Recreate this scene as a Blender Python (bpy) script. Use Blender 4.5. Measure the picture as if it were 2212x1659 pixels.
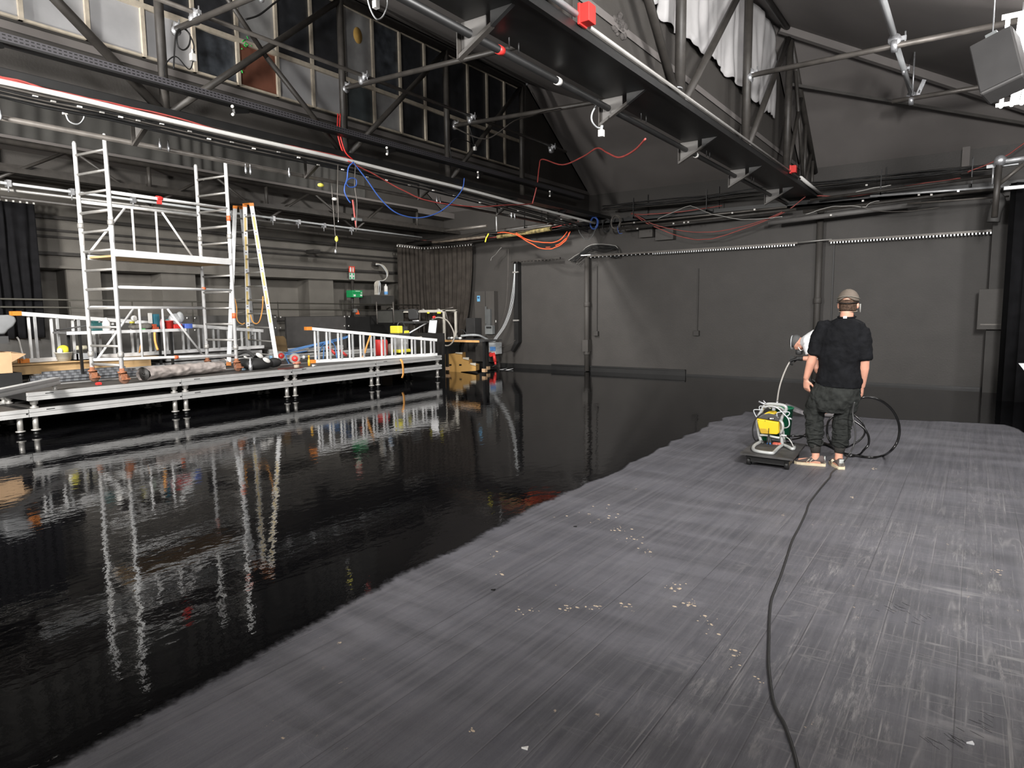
import bpy, bmesh, math, random
import numpy as np
from mathutils import Vector, Matrix, Quaternion, noise
random.seed(7)
for o in list(bpy.data.objects): bpy.data.objects.remove(o)
SC = bpy.context.scene; COL = SC.collection
# ------------------------------------------------------------------ camera
F = 1440.8; YAW, PIT, ROL = .6073, -.10863, -.01125; EYE = 1.57
cyw, syw = math.cos(YAW), math.sin(YAW)
FWD = Vector((-syw*math.cos(PIT), cyw*math.cos(PIT), math.sin(PIT)))
r0 = Vector((cyw, syw, 0)); u0 = r0.cross(FWD)
RGT = r0*math.cos(ROL)+u0*math.sin(ROL); UPV = -r0*math.sin(ROL)+u0*math.cos(ROL)
CAM = Vector((0, 0, EYE))
cd = bpy.data.cameras.new('camera'); cd.sensor_width = 36; cd.lens = F/2212*36; cd.clip_start = .05; cd.clip_end = 100
co = bpy.data.objects.new('camera', cd); COL.objects.link(co)
co.matrix_world = Matrix(((RGT.x, UPV.x, -FWD.x, CAM.x), (RGT.y, UPV.y, -FWD.y, CAM.y), (RGT.z, UPV.z, -FWD.z, CAM.z), (0, 0, 0, 1)))
SC.camera = co
# ------------------------------------------------------------------ world, exposure
w = bpy.data.worlds.new('world'); SC.world = w; w.use_nodes = True
w.node_tree.nodes['Background'].inputs[0].default_value = (.75, .8, 1, 1); w.node_tree.nodes['Background'].inputs[1].default_value = 0.0
SC.view_settings.view_transform = 'Standard'; SC.view_settings.look = 'None'; SC.view_settings.gamma = 1
SC.view_settings.exposure = 0.0; SC.view_settings.use_curve_mapping = False
# ------------------------------------------------------------------ lamps of the hall, and unseen fill lamps added among them
def area(name, loc, aim, sx, sy, power, col=(1, .96, .9)):
    d = bpy.data.lights.new(name, 'AREA'); d.shape = 'RECTANGLE'; d.size = sx; d.size_y = sy; d.energy = power; d.color = col
    o = bpy.data.objects.new(name, d); COL.objects.link(o); o.location = loc
    o.rotation_euler = (Vector(aim)-Vector(loc)).to_track_quat('-Z', 'Y').to_euler(); return o
area('ceiling_or_fill_light', (.22, 9.6, 4.76), (-.9, 9.4, 0), .4, 1.4, 45, (1, .98, .97))
area('ceiling_or_fill_light', (.8, -3.5, 3.5), (-8, 9, 2), .5, 1.0, 380, (1, .98, .95))  # unseen fill lamp added behind the camera
area('ceiling_or_fill_light', (1.0, 2, 3.6), (-3, 9, 6), .5, 1.0, 730, (1, .98, .96))  # unseen fill added in the right bay, aimed upward
area('ceiling_or_fill_light', (3.4, 5.5, 3.9), (-.5, 13.5, 5.4), .5, 1.0, 220, (1, .98, .97))  # unseen fill added to brighten the right bay's hip panel
area('ceiling_or_fill_light', (-5.0, 3.6, 5.2), (-9, 9, 3.6), .5, 1.0, 50, (1, .98, .95))  # unseen fill added high in the middle bay
area('ceiling_or_fill_light', (-5.5, 2.0, 3.75), (-5.7, 13, 6.3), .3, .8, 110, (1, .98, .95))  # unseen fill added to brighten the middle bay's roof end
area('ceiling_or_fill_light', (-8.80, 10.5, 4.62), (-10.5, 14.5, .8), .22, .4, 300, (1, .97, .93))
area('ceiling_or_fill_light', (-8.85, 5.5, 4.62), (-11.0, 13, .8), .25, .5, 110, (1, .97, .93))
area('ceiling_or_fill_light', (-8.85, .5, 4.62), (-12.5, 6, 1), .25, .6, 290, (1, .97, .93))
area('ceiling_or_fill_light', (-7.0, -.8, 3.4), (-11, 5, 2), .5, 1.0, 880, (1, .97, .93))  # unseen fill added to brighten the scaffold

# ------------------------------------------------------------------ helpers
def P(px, py, x=None, y=None, z=None):
    d = FWD+RGT*((px-1106)/F)-UPV*((py-829.5)/F)
    for v, i in ((x, 0), (y, 1), (z, 2)):
        if v is not None: return CAM+d*((v-CAM[i])/d[i])
def srgb(h):
    h = h.lstrip('#'); c = [int(h[i:i+2], 16)/255 for i in (0, 2, 4)]
    return tuple((v/12.92 if v <= .04045 else ((v+.055)/1.055)**2.4) for v in c)
MATS = {}
def mat(name, col, rough=.6, metal=0., var=.12, vscale=6., bump=.0, bscale=60., spec=.5, emit=None, estr=0, trans=0, alpha=1, rvar=0.):
    if name in MATS: return MATS[name]
    m = bpy.data.materials.new(name); m.use_nodes = True; nt = m.node_tree; b = nt.nodes['Principled BSDF']
    if isinstance(col, str): col = srgb(col)
    b.inputs['Roughness'].default_value = rough; b.inputs['Metallic'].default_value = metal
    b.inputs['Specular IOR Level'].default_value = spec
    tc = nt.nodes.new('ShaderNodeTexCoord')
    n = nt.nodes.new('ShaderNodeTexNoise'); n.inputs['Scale'].default_value = vscale; n.inputs['Detail'].default_value = 5
    nt.links.new(tc.outputs['Object'], n.inputs['Vector'])
    r = nt.nodes.new('ShaderNodeMapRange'); r.inputs[1].default_value = .3; r.inputs[2].default_value = .7
    r.inputs[3].default_value = 1-var; r.inputs[4].default_value = 1+var; nt.links.new(n.outputs[0], r.inputs[0])
    mx = nt.nodes.new('ShaderNodeVectorMath'); mx.operation = 'SCALE'; mx.inputs[0].default_value = col
    nt.links.new(r.outputs[0], mx.inputs['Scale']); nt.links.new(mx.outputs[0], b.inputs['Base Color'])
    if rvar:
        r2 = nt.nodes.new('ShaderNodeMapRange'); r2.inputs[1].default_value = .3; r2.inputs[2].default_value = .7
        r2.inputs[3].default_value = rough-rvar; r2.inputs[4].default_value = rough+rvar
        nt.links.new(n.outputs[0], r2.inputs[0]); nt.links.new(r2.outputs[0], b.inputs['Roughness'])
    if bump:
        n2 = nt.nodes.new('ShaderNodeTexNoise'); n2.inputs['Scale'].default_value = bscale; n2.inputs['Detail'].default_value = 4
        nt.links.new(tc.outputs['Object'], n2.inputs['Vector'])
        bp = nt.nodes.new('ShaderNodeBump'); bp.inputs['Strength'].default_value = bump; bp.inputs['Distance'].default_value = .01
        nt.links.new(n2.outputs[0], bp.inputs['Height']); nt.links.new(bp.outputs[0], b.inputs['Normal'])
    if emit:
        b.inputs['Emission Color'].default_value = (*emit, 1); b.inputs['Emission Strength'].default_value = estr
    if trans: b.inputs['Transmission Weight'].default_value = trans
    MATS[name] = m; return m
WALL = mat('black_wall_paint', (.062, .057, .052), .62, var=.10, vscale=2.5, bump=.25, bscale=35)
WALLD = mat('dark_wall_paint', (.040, .037, .034), .65, var=.15, vscale=3, bump=.2)
CEIL = mat('roof_lining_paint', (.16, .147, .140), .8, var=.08, vscale=1.2, bump=.1)
STEEL = mat('painted_dark_steel', (.040, .036, .032), .5, .0, var=.25, vscale=9, bump=.1)
STEELB = mat('black_steel', (.012, .012, .012), .45, .0, var=.2)
STEELG = mat('worn_grey_pipe', (.11, .10, .09), .45, .3, var=.3)
ALU = mat('aluminium', (.62, .63, .64), .38, .55, var=.10, vscale=14, rvar=.06)
ALUW = mat('bright_aluminium', (.78, .785, .785), .45, .15, var=.06, vscale=10)
ALUD = mat('dull_aluminium', (.40, .39, .37), .45, .5, var=.12)
GALV = mat('galvanised_steel', (.55, .56, .58), .35, .7, var=.22, vscale=30)
GREYT = mat('light_grey_tube_paint', (.52, .54, .55), .4, .1, var=.07)
WHITE = mat('white_plastic', (.75, .74, .71), .5, var=.05)
DECKALU = mat('deck_aluminium', (.46, .46, .455), .45, .2, var=.06, vscale=10)
CREAM = mat('cream_frame_paint', (.52, .46, .37), .6, var=.15, vscale=12)
BLK = mat('black_rubber', (.010, .010, .010), .45, var=.2)
BLKG = mat('glossy_black_hose', (.006, .006, .006), .22, var=.2)
RED = mat('red_plastic', (.62, .035, .03), .45, var=.08)
REDD = mat('dusty_red_cable', (.26, .06, .05), .6, var=.2)
REDC = mat('red_cable', (.40, .07, .06), .5, var=.2)
REDO = mat('orange_red_cable', (.75, .10, .03), .45, var=.12)
BLUE = mat('blue_cable', (.05, .12, .42), .45, var=.15)
BLUEP = mat('blue_paint', (.10, .26, .58), .45, var=.12)
ORNG = mat('orange_plastic', (.75, .24, .03), .5, var=.08)
YEL = mat('yellow_plastic', (.72, .48, .015), .42, var=.05)
LEMON = mat('lemon_yellow_plastic', (.78, .70, .06), .42, var=.05)
LADY = mat('yellow_ladder_strip', (.72, .55, .22), .5, var=.06)
GREEN = mat('green_plastic', (.02, .34, .11), .45, var=.06)
DGREEN = mat('dark_green_bucket', (.005, .12, .055), .4, var=.08)
GREYP = mat('grey_plastic', (.16, .17, .17), .5, var=.08)
DGREY = mat('dark_grey_plastic', (.045, .045, .045), .5, var=.08)
CARD = mat('cardboard', (.50, .33, .19), .85, var=.08, vscale=4)
PLY = mat('bare_plywood', (.47, .31, .15), .75, var=.14, vscale=5)
RUST = mat('rusty_castor', (.30, .12, .06), .7, var=.35, vscale=40)
PAPER = mat('white_paper', (.82, .82, .84), .8, var=.02)
BRASSY = mat('yellow_tag', (.72, .66, .10), .6, var=.1)
CONC = mat('flaking_concrete', (.13, .12, .105), .9, var=.35, vscale=12, bump=.5)
SKIN = mat('skin', (.60, .30, .21), .5, var=.12, vscale=9)

class MB:
    """collects shapes in one bmesh and links them as one mesh object"""
    def __init__(s): s.v = []; s.f = []; s.mi = []; s.ms = []; s.sm = []
    def _m(s, m):
        if m not in s.ms: s.ms.append(m)
        return s.ms.index(m)
    def add(s, vs, fs, m=None, smooth=False):
        b = len(s.v); s.v += [tuple(v) for v in vs]; k = s._m(m)
        for f in fs: s.f.append([b+i for i in f]); s.mi.append(k); s.sm.append(smooth)
        return s
    def box(s, a, b, m=None):
        x0, y0, z0 = a; x1, y1, z1 = b
        if x0 > x1: x0, x1 = x1, x0
        if y0 > y1: y0, y1 = y1, y0
        if z0 > z1: z0, z1 = z1, z0
        vs = [(x, y, z) for z in (z0, z1) for y in (y0, y1) for x in (x0, x1)]
        return s.add(vs, [(0, 2, 3, 1), (4, 5, 7, 6), (0, 1, 5, 4), (2, 6, 7, 3), (0, 4, 6, 2), (1, 3, 7, 5)], m)
    def obox(s, c, ax, ay, az, m=None):
        """oriented box: centre and three half-extent vectors"""
        c, ax, ay, az = map(Vector, (c, ax, ay, az))
        vs = [c+ax*i+ay*j+az*k for k in (-1, 1) for j in (-1, 1) for i in (-1, 1)]
        return s.add(vs, [(0, 2, 3, 1), (4, 5, 7, 6), (0, 1, 5, 4), (2, 6, 7, 3), (0, 4, 6, 2), (1, 3, 7, 5)], m)
    def bar(s, p, q, w_, h_, m=None, up=(0, 0, 1)):
        p, q = Vector(p), Vector(q); d = (q-p); u = Vector(up)
        sd = d.cross(u)
        if sd.length < 1e-6: sd = d.cross(Vector((1, 0, 0)))
        sd.normalize(); u = sd.cross(d).normalized()
        return s.obox((p+q)/2, d/2, sd*w_/2, u*h_/2, m)
    def path(s, pts, r, m=None, n=8, closed=False, caps=True, radii=None, flat=None):
        pts = [Vector(p) for p in pts]; N = len(pts); vs = []; fs = []
        def tang(i):
            a = pts[(i-1) % N] if (closed or i > 0) else pts[i]; b = pts[(i+1) % N] if (closed or i < N-1) else pts[i]
            t = b-a; return t.normalized() if t.length > 1e-9 else Vector((0, 0, 1))
        t0 = tang(0); u = t0.orthogonal().normalized()
        if flat: u = (Vector(flat)-t0*Vector(flat).dot(t0)).normalized()
        for i in range(N):
            t = tang(i); u = (u-t*u.dot(t))
            u = u.normalized() if u.length > 1e-6 else t.orthogonal().normalized()
            v = t.cross(u); rr = radii[i] if radii else r
            ru, rv = (rr if isinstance(rr, tuple) else (rr, rr))
            for k in range(n):
                a = 2*math.pi*k/n; vs.append(pts[i]+u*ru*math.cos(a)+v*rv*math.sin(a))
        for i in range(N if closed else N-1):
            j = (i+1) % N
            for k in range(n): fs.append((i*n+k, i*n+(k+1) % n, j*n+(k+1) % n, j*n+k))
        s.add(vs, fs, m, True)
        if caps and not closed:
            b = len(s.v)-len(vs); kk = s._m(m)
            s.f.append([b+k for k in range(n)][::-1]); s.mi.append(kk); s.sm.append(False)
            s.f.append([b+(N-1)*n+k for k in range(n)]); s.mi.append(kk); s.sm.append(False)
        return s
    def tube(s, p, q, r, m=None, n=10, r2=None):
        return s.path([p, q], r, m, n, radii=[r, r2 if r2 is not None else r])
    def lathe(s, prof, loc=(0, 0, 0), m=None, n=20, axis=(0, 0, 1)):
        """prof: (radius, height) list along axis"""
        ax = Vector(axis).normalized(); u = ax.orthogonal().normalized(); v = ax.cross(u); loc = Vector(loc); vs = []; fs = []
        for r, h in prof:
            for k in range(n):
                a = 2*math.pi*k/n; vs.append(loc+ax*h+(u*math.cos(a)+v*math.sin(a))*max(r, 1e-4))
        for i in range(len(prof)-1):
            for k in range(n): fs.append((i*n+k, i*n+(k+1) % n, (i+1)*n+(k+1) % n, (i+1)*n+k))
        fs.append(tuple(range(n))[::-1]); fs.append(tuple((len(prof)-1)*n+k for k in range(n)))
        return s.add(vs, fs, m, True)
    def prism(s, poly, off, m=None):
        """flat polygon (3D points) thickened by vector off"""
        poly = [Vector(p) for p in poly]; off = Vector(off); n = len(poly)
        vs = poly+[p+off for p in poly]
        fs = [tuple(range(n))[::-1], tuple(range(n, 2*n))]+[(i, (i+1) % n, n+(i+1) % n, n+i) for i in range(n)]
        return s.add(vs, fs, m)
    def ball(s, c, rx, ry=None, rz=None, m=None, nu=14, nv=9, mtx=None):
        ry = ry or rx; rz = rz or rx; vs = []; fs = []; c = Vector(c)
        for j in range(nv+1):
            th = math.pi*j/nv
            for i in range(nu):
                a = 2*math.pi*i/nu; p = Vector((rx*math.sin(th)*math.cos(a), ry*math.sin(th)*math.sin(a), rz*math.cos(th)))
                if mtx: p = mtx @ p
                vs.append(c+p)
        for j in range(nv):
            for i in range(nu): fs.append((j*nu+i, (j+1)*nu+i, (j+1)*nu+(i+1) % nu, j*nu+(i+1) % nu))
        return s.add(vs, fs, m, True)
    def build(s, name, m=None, parent=None, bevel=0, seg=2, origin=None, norm=False, label=None):
        me = bpy.data.meshes.new(name); vs = s.v
        if origin is None and parent is None and vs:
            a = np.array(vs); origin = (float(a[:, 0].mean()), float(a[:, 1].mean()), float(a[:, 2].min()))
        if parent is not None and origin is None: origin = tuple(parent_world(parent))
        vs = [(v[0]-origin[0], v[1]-origin[1], v[2]-origin[2]) for v in vs]
        me.from_pydata(vs, [], s.f)
        mats = s.ms if s.ms else [m]
        if s.ms and m is not None: mats = [x if x is not None else m for x in s.ms]
        for x in mats: me.materials.append(x)
        if len(mats) > 1: me.polygons.foreach_set('material_index', s.mi)
        me.polygons.foreach_set('use_smooth', s.sm)
        me.update()
        if norm or True:
            bm = bmesh.new(); bm.from_mesh(me); bmesh.ops.recalc_face_normals(bm, faces=bm.faces); bm.to_mesh(me); bm.free()
        o = bpy.data.objects.new(name, me); COL.objects.link(o)
        if parent is not None: o.parent = parent; o['w'] = list(origin)
        else: o.location = origin
        if parent is None: o['w'] = list(origin)
        if bevel:
            md = o.modifiers.new('bevel', 'BEVEL'); md.width = bevel; md.segments = seg; md.limit_method = 'ANGLE'
        if label: o['label'] = label
        return o
def parent_world(o): return o['w']
def tag(o, label=None, cat=None, group=None, kind=None):
    if label: o['label'] = label
    if cat: o['category'] = cat
    if group: o['group'] = group
    if kind: o['kind'] = kind
    return o
def empty(name, loc, label, cat, group=None):
    o = bpy.data.objects.new(name, None); COL.objects.link(o); o.location = loc; o['w'] = list(loc); o.empty_display_size = .1
    return tag(o, label, cat, group)
def struct(mb, name, m, bevel=0): return tag(mb.build(name, m, bevel=bevel), kind='structure')
def copy_tree(root, loc=None, rotz=None, label=None, group=None):
    r = root.copy(); COL.objects.link(r)
    if loc is not None: r.location = loc; r['w'] = list(loc)
    if rotz is not None: r.rotation_euler = (0, 0, rotz)
    if label: r['label'] = label
    if group: r['group'] = group
    for ch in [c for c in bpy.data.objects if c.parent == root]:
        c = ch.copy(); COL.objects.link(c); c.parent = r
        for g in [k for k in bpy.data.objects if k.parent == ch]:
            d = g.copy(); COL.objects.link(d); d.parent = c
    return r
def smooth_pts(pts, k=6, closed=False):
    pts = [Vector(p) for p in pts]; out = []; n = len(pts)
    rng = range(n if closed else n-1)
    for i in rng:
        p0 = pts[(i-1) % n] if (closed or i > 0) else pts[i]; p1 = pts[i]; p2 = pts[(i+1) % n]
        p3 = pts[(i+2) % n] if (closed or i+2 < n) else p2
        for j in range(k):
            t = j/k; out.append(.5*((2*p1)+(-p0+p2)*t+(2*p0-5*p1+4*p2-p3)*t*t+(-p0+3*p1-3*p2+p3)*t**3))
    if not closed: out.append(pts[-1])
    return out
def cable(name, pts, r, m, label=None, cat='cable', group=None, k=6, parent=None, wob=0., n=6):
    pts = smooth_pts(pts, k)
    if wob:
        s0 = random.random()*50
        for i in range(1, len(pts)-1):
            pts[i] = pts[i]+Vector(noise.noise_vector(Vector((i*.35, s0, 0))))*wob
    o = MB().path(pts, r, None, n).build(name, m, parent)
    if label: tag(o, label, cat, group)
    return o
def sag(p, q, d, n=8):
    p, q = Vector(p), Vector(q)
    return [p.lerp(q, i/n)-Vector((0, 0, d*4*(i/n)*(1-i/n))) for i in range(n+1)]
# ================================================================== SETTING
ZC = 3.82; YB = 15.3; XL = -14.2; XR = 4.5; YF = -5.0
# ---- dry floor: dark painted hardboard sheets laid in planks along the hall
m = bpy.data.materials.new('worn_grey_floor'); m.use_nodes = True; nt = m.node_tree; N = nt.nodes; L = nt.links; B = N['Principled BSDF']
tc = N.new('ShaderNodeTexCoord'); geo = N.new('ShaderNodeNewGeometry')
def nn(t, **k):
    n = N.new(t)
    for a, b in k.items():
        if a in n.inputs: n.inputs[a].default_value = b
    return n
def mapping(sc, src=None, rot=(0, 0, 0)):
    mp = N.new('ShaderNodeMapping'); mp.inputs['Scale'].default_value = sc; mp.inputs['Rotation'].default_value = rot; L.new((src or geo.outputs['Position']), mp.inputs['Vector']); return mp.outputs[0]
def noise_(sc, scale, det=5, ro=.55, rot=(0, 0, 0)):
    n = nn('ShaderNodeTexNoise', Scale=scale, Detail=det, Roughness=ro); L.new(mapping(sc, rot=rot), n.inputs['Vector']); return n.outputs[0]
def rng(x, a, b, c, d):
    r = N.new('ShaderNodeMapRange'); r.inputs[1].default_value = a; r.inputs[2].default_value = b; r.inputs[3].default_value = c; r.inputs[4].default_value = d; L.new(x, r.inputs[0]); return r.outputs[0]
def mth(op, a, b=None):
    n = N.new('ShaderNodeMath'); n.operation = op
    for i, v in enumerate((a, b)):
        if v is None: continue
        if isinstance(v, (int, float)): n.inputs[i].default_value = v
        else: L.new(v, n.inputs[i])
    return n.outputs[0]
def mixc(f, a, b):
    n = N.new('ShaderNodeMix'); n.data_type = 'RGBA'
    if isinstance(f, float): n.inputs[0].default_value = f
    else: L.new(f, n.inputs[0])
    for i, v in ((6, a), (7, b)):
        if isinstance(v, tuple): n.inputs[i].default_value = (*v, 1)
        else: L.new(v, n.inputs[i])
    return n.outputs[2]
big = rng(noise_((1, .8, 1), .9, 4, .6), .35, .65, 0, 1)                    # broad old wash marks
shade_band = rng(noise_((.30, 2.6, 1), 1.5, 4, .6, (0, 0, .12)), .42, .60, 0, 1)       # shadow stripes painted into the colour, across the boards
streak = rng(noise_((9, .22, 1), 3.2, 5, .65), .42, .72, 0, 1)               # rub marks along the boards
worn_mask = rng(noise_((2.2, .16, 1), 1.1, 5, .65), .36, .58, .08, 1)
sep = N.new('ShaderNodeSeparateXYZ'); L.new(geo.outputs['Position'], sep.inputs[0])
near = mth('MULTIPLY', rng(sep.outputs['X'], -1.5, .1, .10, 1), rng(sep.outputs['Y'], 4.0, 8.0, 1, .22))   # heavier wear on the walked side
sc1 = rng(noise_((22, .35, 1), 2.2, 6, .75, (0, 0, .12)), .56, .66, 0, 1)
def ridge(sc, s_, w_, rot): return rng(mth('ABSOLUTE', mth('SUBTRACT', noise_(sc, s_, 2, .5, rot), .5)), 0, w_, 1, 0)
sc2 = mth('MAXIMUM', ridge((.5, 4, 1), 1.0, .007, (0, 0, .62)), ridge((.6, 4, 1), .8, .006, (0, 0, 1.15)))
sc3 = mth('MAXIMUM', ridge((.5, 3.5, 1), 1.1, .007, (0, 0, -.75)), ridge((5, .35, 1), 1.0, .010, (0, 0, .1)))
brk = rng(noise_((1, 1, 1), 2.2, 3, .6), .47, .60, 0, 1)
sc2 = mth('MULTIPLY', sc2, brk); sc3 = mth('MULTIPLY', sc3, rng(noise_((1, 1, 1), 2.6, 3, .6), .46, .60, 0, 1))
speck = mth('MULTIPLY', rng(noise_((1, .12, 1), 34, 8, .8), .50, .62, 0, 1), rng(noise_((1, .25, 1), 5, 5, .7), .45, .58, 0, 1))
scr = mth('MAXIMUM', mth('MAXIMUM', sc1, mth('MULTIPLY', sc2, .7)), mth('MAXIMUM', mth('MULTIPLY', sc3, .7), speck))
worn = mth('MULTIPLY', mth('MAXIMUM', mth('MULTIPLY', mth('MAXIMUM', sc1, speck), worn_mask), mth('MULTIPLY', mth('MAXIMUM', sc2, sc3), .5)), near)
mid = rng(noise_((1, .6, 1), 5, 6, .7), .3, .7, 0, 1)
col = mixc(big, (.078, .078, .090), (.150, .149, .166))
col = mixc(mth('MULTIPLY', mid, .55), col, (.070, .069, .078))
col = mixc(mth('MULTIPLY', shade_band, .62), col, (.055, .055, .062))
col = mixc(mth('MULTIPLY', streak, .45), col, (.175, .170, .180))
col = mixc(mth('MULTIPLY', worn, .8), col, (.37, .36, .35))
# board joints every 0.155 m, running to the back wall
bx = mth('FRACT', mth('DIVIDE', mth('ADD', sep.outputs['X'], 20.012), .1552))
joint = mth('LESS_THAN', bx, .028)
jn = rng(noise_((3, .5, 1), 1.1, 3), .42, .58, 0, 1)
joint = mth('MULTIPLY', joint, jn)
col = mixc(mth('MULTIPLY', joint, .6), col, (.025, .024, .026))
jl = mth('MULTIPLY', mth('MULTIPLY', mth('GREATER_THAN', bx, .965), rng(noise_((4, .6, 1), 1.3, 3), .46, .60, 0, 1)), mth('ADD', mth('MULTIPLY', near, .5), .12))
col = mixc(jl, col, (.27, .26, .26))
# dried plaster splashes
pl = mth('MULTIPLY', rng(noise_((1, .6, 1), 17, 5, .7), .665, .69, 0, 1), rng(noise_((.9, 2.4, 1), .75, 2), .54, .62, 0, 1))
col = mixc(pl, col, (.50, .40, .29))
L.new(col, B.inputs['Base Color'])
ro = mth('ADD', rng(noise_((6, .4, 1), 2, 5, .7), .3, .7, .44, .60), mth('MULTIPLY', worn, -.08))
L.new(ro, B.inputs['Roughness']); B.inputs['Specular IOR Level'].default_value = .55
bp = N.new('ShaderNodeBump'); bp.inputs['Strength'].default_value = .35; bp.inputs['Distance'].default_value = .004
hh = mth('SUBTRACT', mth('MULTIPLY', scr, .4), joint); hh = mth('ADD', hh, noise_((1, 1, 1), 90, 3)); L.new(hh, bp.inputs['Height']); L.new(bp.outputs[0], B.inputs['Normal'])
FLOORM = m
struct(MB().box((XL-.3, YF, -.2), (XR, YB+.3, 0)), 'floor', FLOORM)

# ---- fresh wet black paint: everything left of and behind a sprayed, feathered edge
edge_px = [(131, 1659), (234, 1601), (312, 1557), (415, 1499), (517, 1445), (610, 1391), (707, 1335), (812, 1275), (873, 1243), (961, 1203), (1029, 1166), (1088, 1133), (1156, 1096),
 (1229, 1064), (1268, 1045), (1322, 1025), (1345, 1016), (1361, 1000), (1412, 980), (1424, 968), (1443, 963), (1449, 953), (1475, 948), (1480, 941), (1512, 933), (1517, 926), (1530, 922), (1532, 913), (1560, 908), (1566, 901), (1603, 897), (1610, 889),
 (1655, 893), (1693, 897), (1760, 896), (1839, 900), (1936, 907), (2050, 911), (2171, 918), (2190, 924), (2205, 931), (2230, 948)]
edge = [P(a, b, z=0) for a, b in edge_px]
# densify with small ragged steps
e2 = []
for i in range(len(edge)-1):
    a, b = edge[i], edge[i+1]; n_ = max(1, int((b-a).length/.12))
    for j in range(n_):
        t = j/n_; p = a.lerp(b, t); q = noise.noise(Vector((p.x*5, p.y*5, 3)))*.035
        e2.append(p+Vector((q, -q, 0)))
e2.append(edge[-1])
e2 = [Vector((-1.6, -5, 0)), Vector((-1.62, -.2, 0))]+e2+[Vector((1.2, 9.2, 0)), Vector((XR, 8.6, 0))]
mb = MB(); nE = len(e2); vs = []; att = []
rows = (0, .25, .5, .75, 1)
for i, p in enumerate(e2):
    t = (e2[min(i+1, nE-1)]-e2[max(i-1, 0)]).normalized(); nrm = Vector((-t.y, t.x, 0))      # points into the wet side
    dist = (p-CAM).length; wdt = .055 if dist > 6 else .13
    for k in rows: vs.append(p+nrm*wdt*(k-.35)+Vector((0, 0, .0025))); att.append(k)
fs = []; R_ = len(rows)
for i in range(nE-1):
    for k in range(R_-1): fs.append((i*R_+k, (i+1)*R_+k, (i+1)*R_+k+1, i*R_+k+1))
core = [vs[i*R_+R_-1] for i in range(nE)]
poly = core+[Vector((XR, YB, .0025)), Vector((XL, YB, .0025)), Vector((XL, YF, .0025))]
b0 = len(vs); vs += poly[nE:]; att += [1.0]*3
fs.append([i*R_+R_-1 for i in range(nE)]+[b0, b0+1, b0+2])
me = bpy.data.meshes.new('wet_paint'); me.from_pydata([tuple(v) for v in vs], [], fs)
a_ = me.attributes.new('cover', 'FLOAT', 'POINT'); a_.data.foreach_set('value', att)
m = bpy.data.materials.new('wet_black_paint'); m.use_nodes = True; nt = m.node_tree; N = nt.nodes; L = nt.links; B = N['Principled BSDF']
geo = N.new('ShaderNodeNewGeometry')
B.inputs['Base Color'].default_value = (.0030, .0030, .0036, 1); B.inputs['Specular IOR Level'].default_value = .5; B.inputs['IOR'].default_value = 1.38
rgh = rng(noise_((.5, .9, 1), 1.3, 4), .35, .65, .018, .045); L.new(rgh, B.inputs['Roughness'])
bp = N.new('ShaderNodeBump'); bp.inputs['Strength'].default_value = .25; bp.inputs['Distance'].default_value = .006
h1 = mth('MULTIPLY', noise_((1, .55, 1), 12, 2, .45, (0, 0, -.2)), .8)
h2 = mth('MULTIPLY', noise_((5, .3, 1), 2.0, 3, .5), .25)
h3 = mth('MULTIPLY', noise_((1, 1, 1), 55, 2, .5), .10)
L.new(mth('ADD', mth('ADD', h1, h2), h3), bp.inputs['Height']); L.new(bp.outputs[0], B.inputs['Normal'])
at_ = N.new('ShaderNodeAttribute'); at_.attribute_name = 'cover'
nz = noise_((1, 1, 1), 22, 4, .7)
f_ = rng(mth('ADD', at_.outputs['Fac'], mth('MULTIPLY', mth('SUBTRACT', nz, .5), .9)), .25, .75, 0, 1)
tr = N.new('ShaderNodeBsdfTransparent'); mx = N.new('ShaderNodeMixShader'); L.new(f_, mx.inputs[0]); L.new(tr.outputs[0], mx.inputs[1]); L.new(B.outputs[0], mx.inputs[2])
L.new(mx.outputs[0], N['Material Output'].inputs['Surface']); WETM = m
me.materials.append(m); o = bpy.data.objects.new('wet_paint', me); COL.objects.link(o)
tag(o, 'glossy wet black paint coat mirroring the stage and ladders on the floor', 'paint')

# ---- walls
BACKW = mat('back_wall_paint', (.046, .042, .0385), .62, var=.10, vscale=2.5, bump=.25, bscale=35)
struct(MB().box((XL-.3, YB, 0), (XR, YB+.3, 4.47)), 'wall_back', BACKW)
struct(MB().box((XR, YF, 0), (XR+.2, YB+.3, 4.6)), 'wall_right', WALLD)
struct(MB().box((XL-.3, YF-.2, 0), (XR+.2, YF, 7.2)), 'wall_front', WALLD)
# left wall with shallow recessed bays between piers, a projecting ledge and a low dark dado
mb = MB()
XW = -14.2
bays = [(1.2, 2.3), (3.4, 5.7), (6.3, 7.5), (8.25, 11.3), (12.1, 14.6)]
z0, z1 = 1.50, 2.45
mb.box((XW-.6, YF, 0), (XW, YB, z0)); mb.box((XW-.6, YF, z1), (XW, YB, 4.25))
cur = YF
for a, b in bays:
    mb.box((XW-.6, cur, z0), (XW, a, z1)); mb.box((XW-.6, a, z0), (XW-.45, b, z1)); cur = b
mb.box((XW-.6, cur, z0), (XW, YB, z1))
LEFTW = mat('left_wall_paint', (.145, .135, .119), .62, var=.10, vscale=2.5, bump=.25, bscale=35)
struct(mb, 'wall_left', LEFTW)
for i, (zz, hh_, dd, mt) in enumerate(((2.46, .05, .10, WALL), (3.02, .04, .05, WALLD), (3.14, .04, .06, WALLD), (3.36, .06, .12, WALLD), (2.70, .06, .10, WALLD), (1.40, .10, .06, WALLD))):
    struct(MB().box((XW, YF, zz), (XW+dd, YB, zz+hh_)), 'trim_%d' % (i+1), LEFTW if mt is WALL else mt)
struct(MB().box((XL-.3, YF, 4.25), (-12.6, YB, 4.40)), 'ceiling', CEIL)
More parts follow.
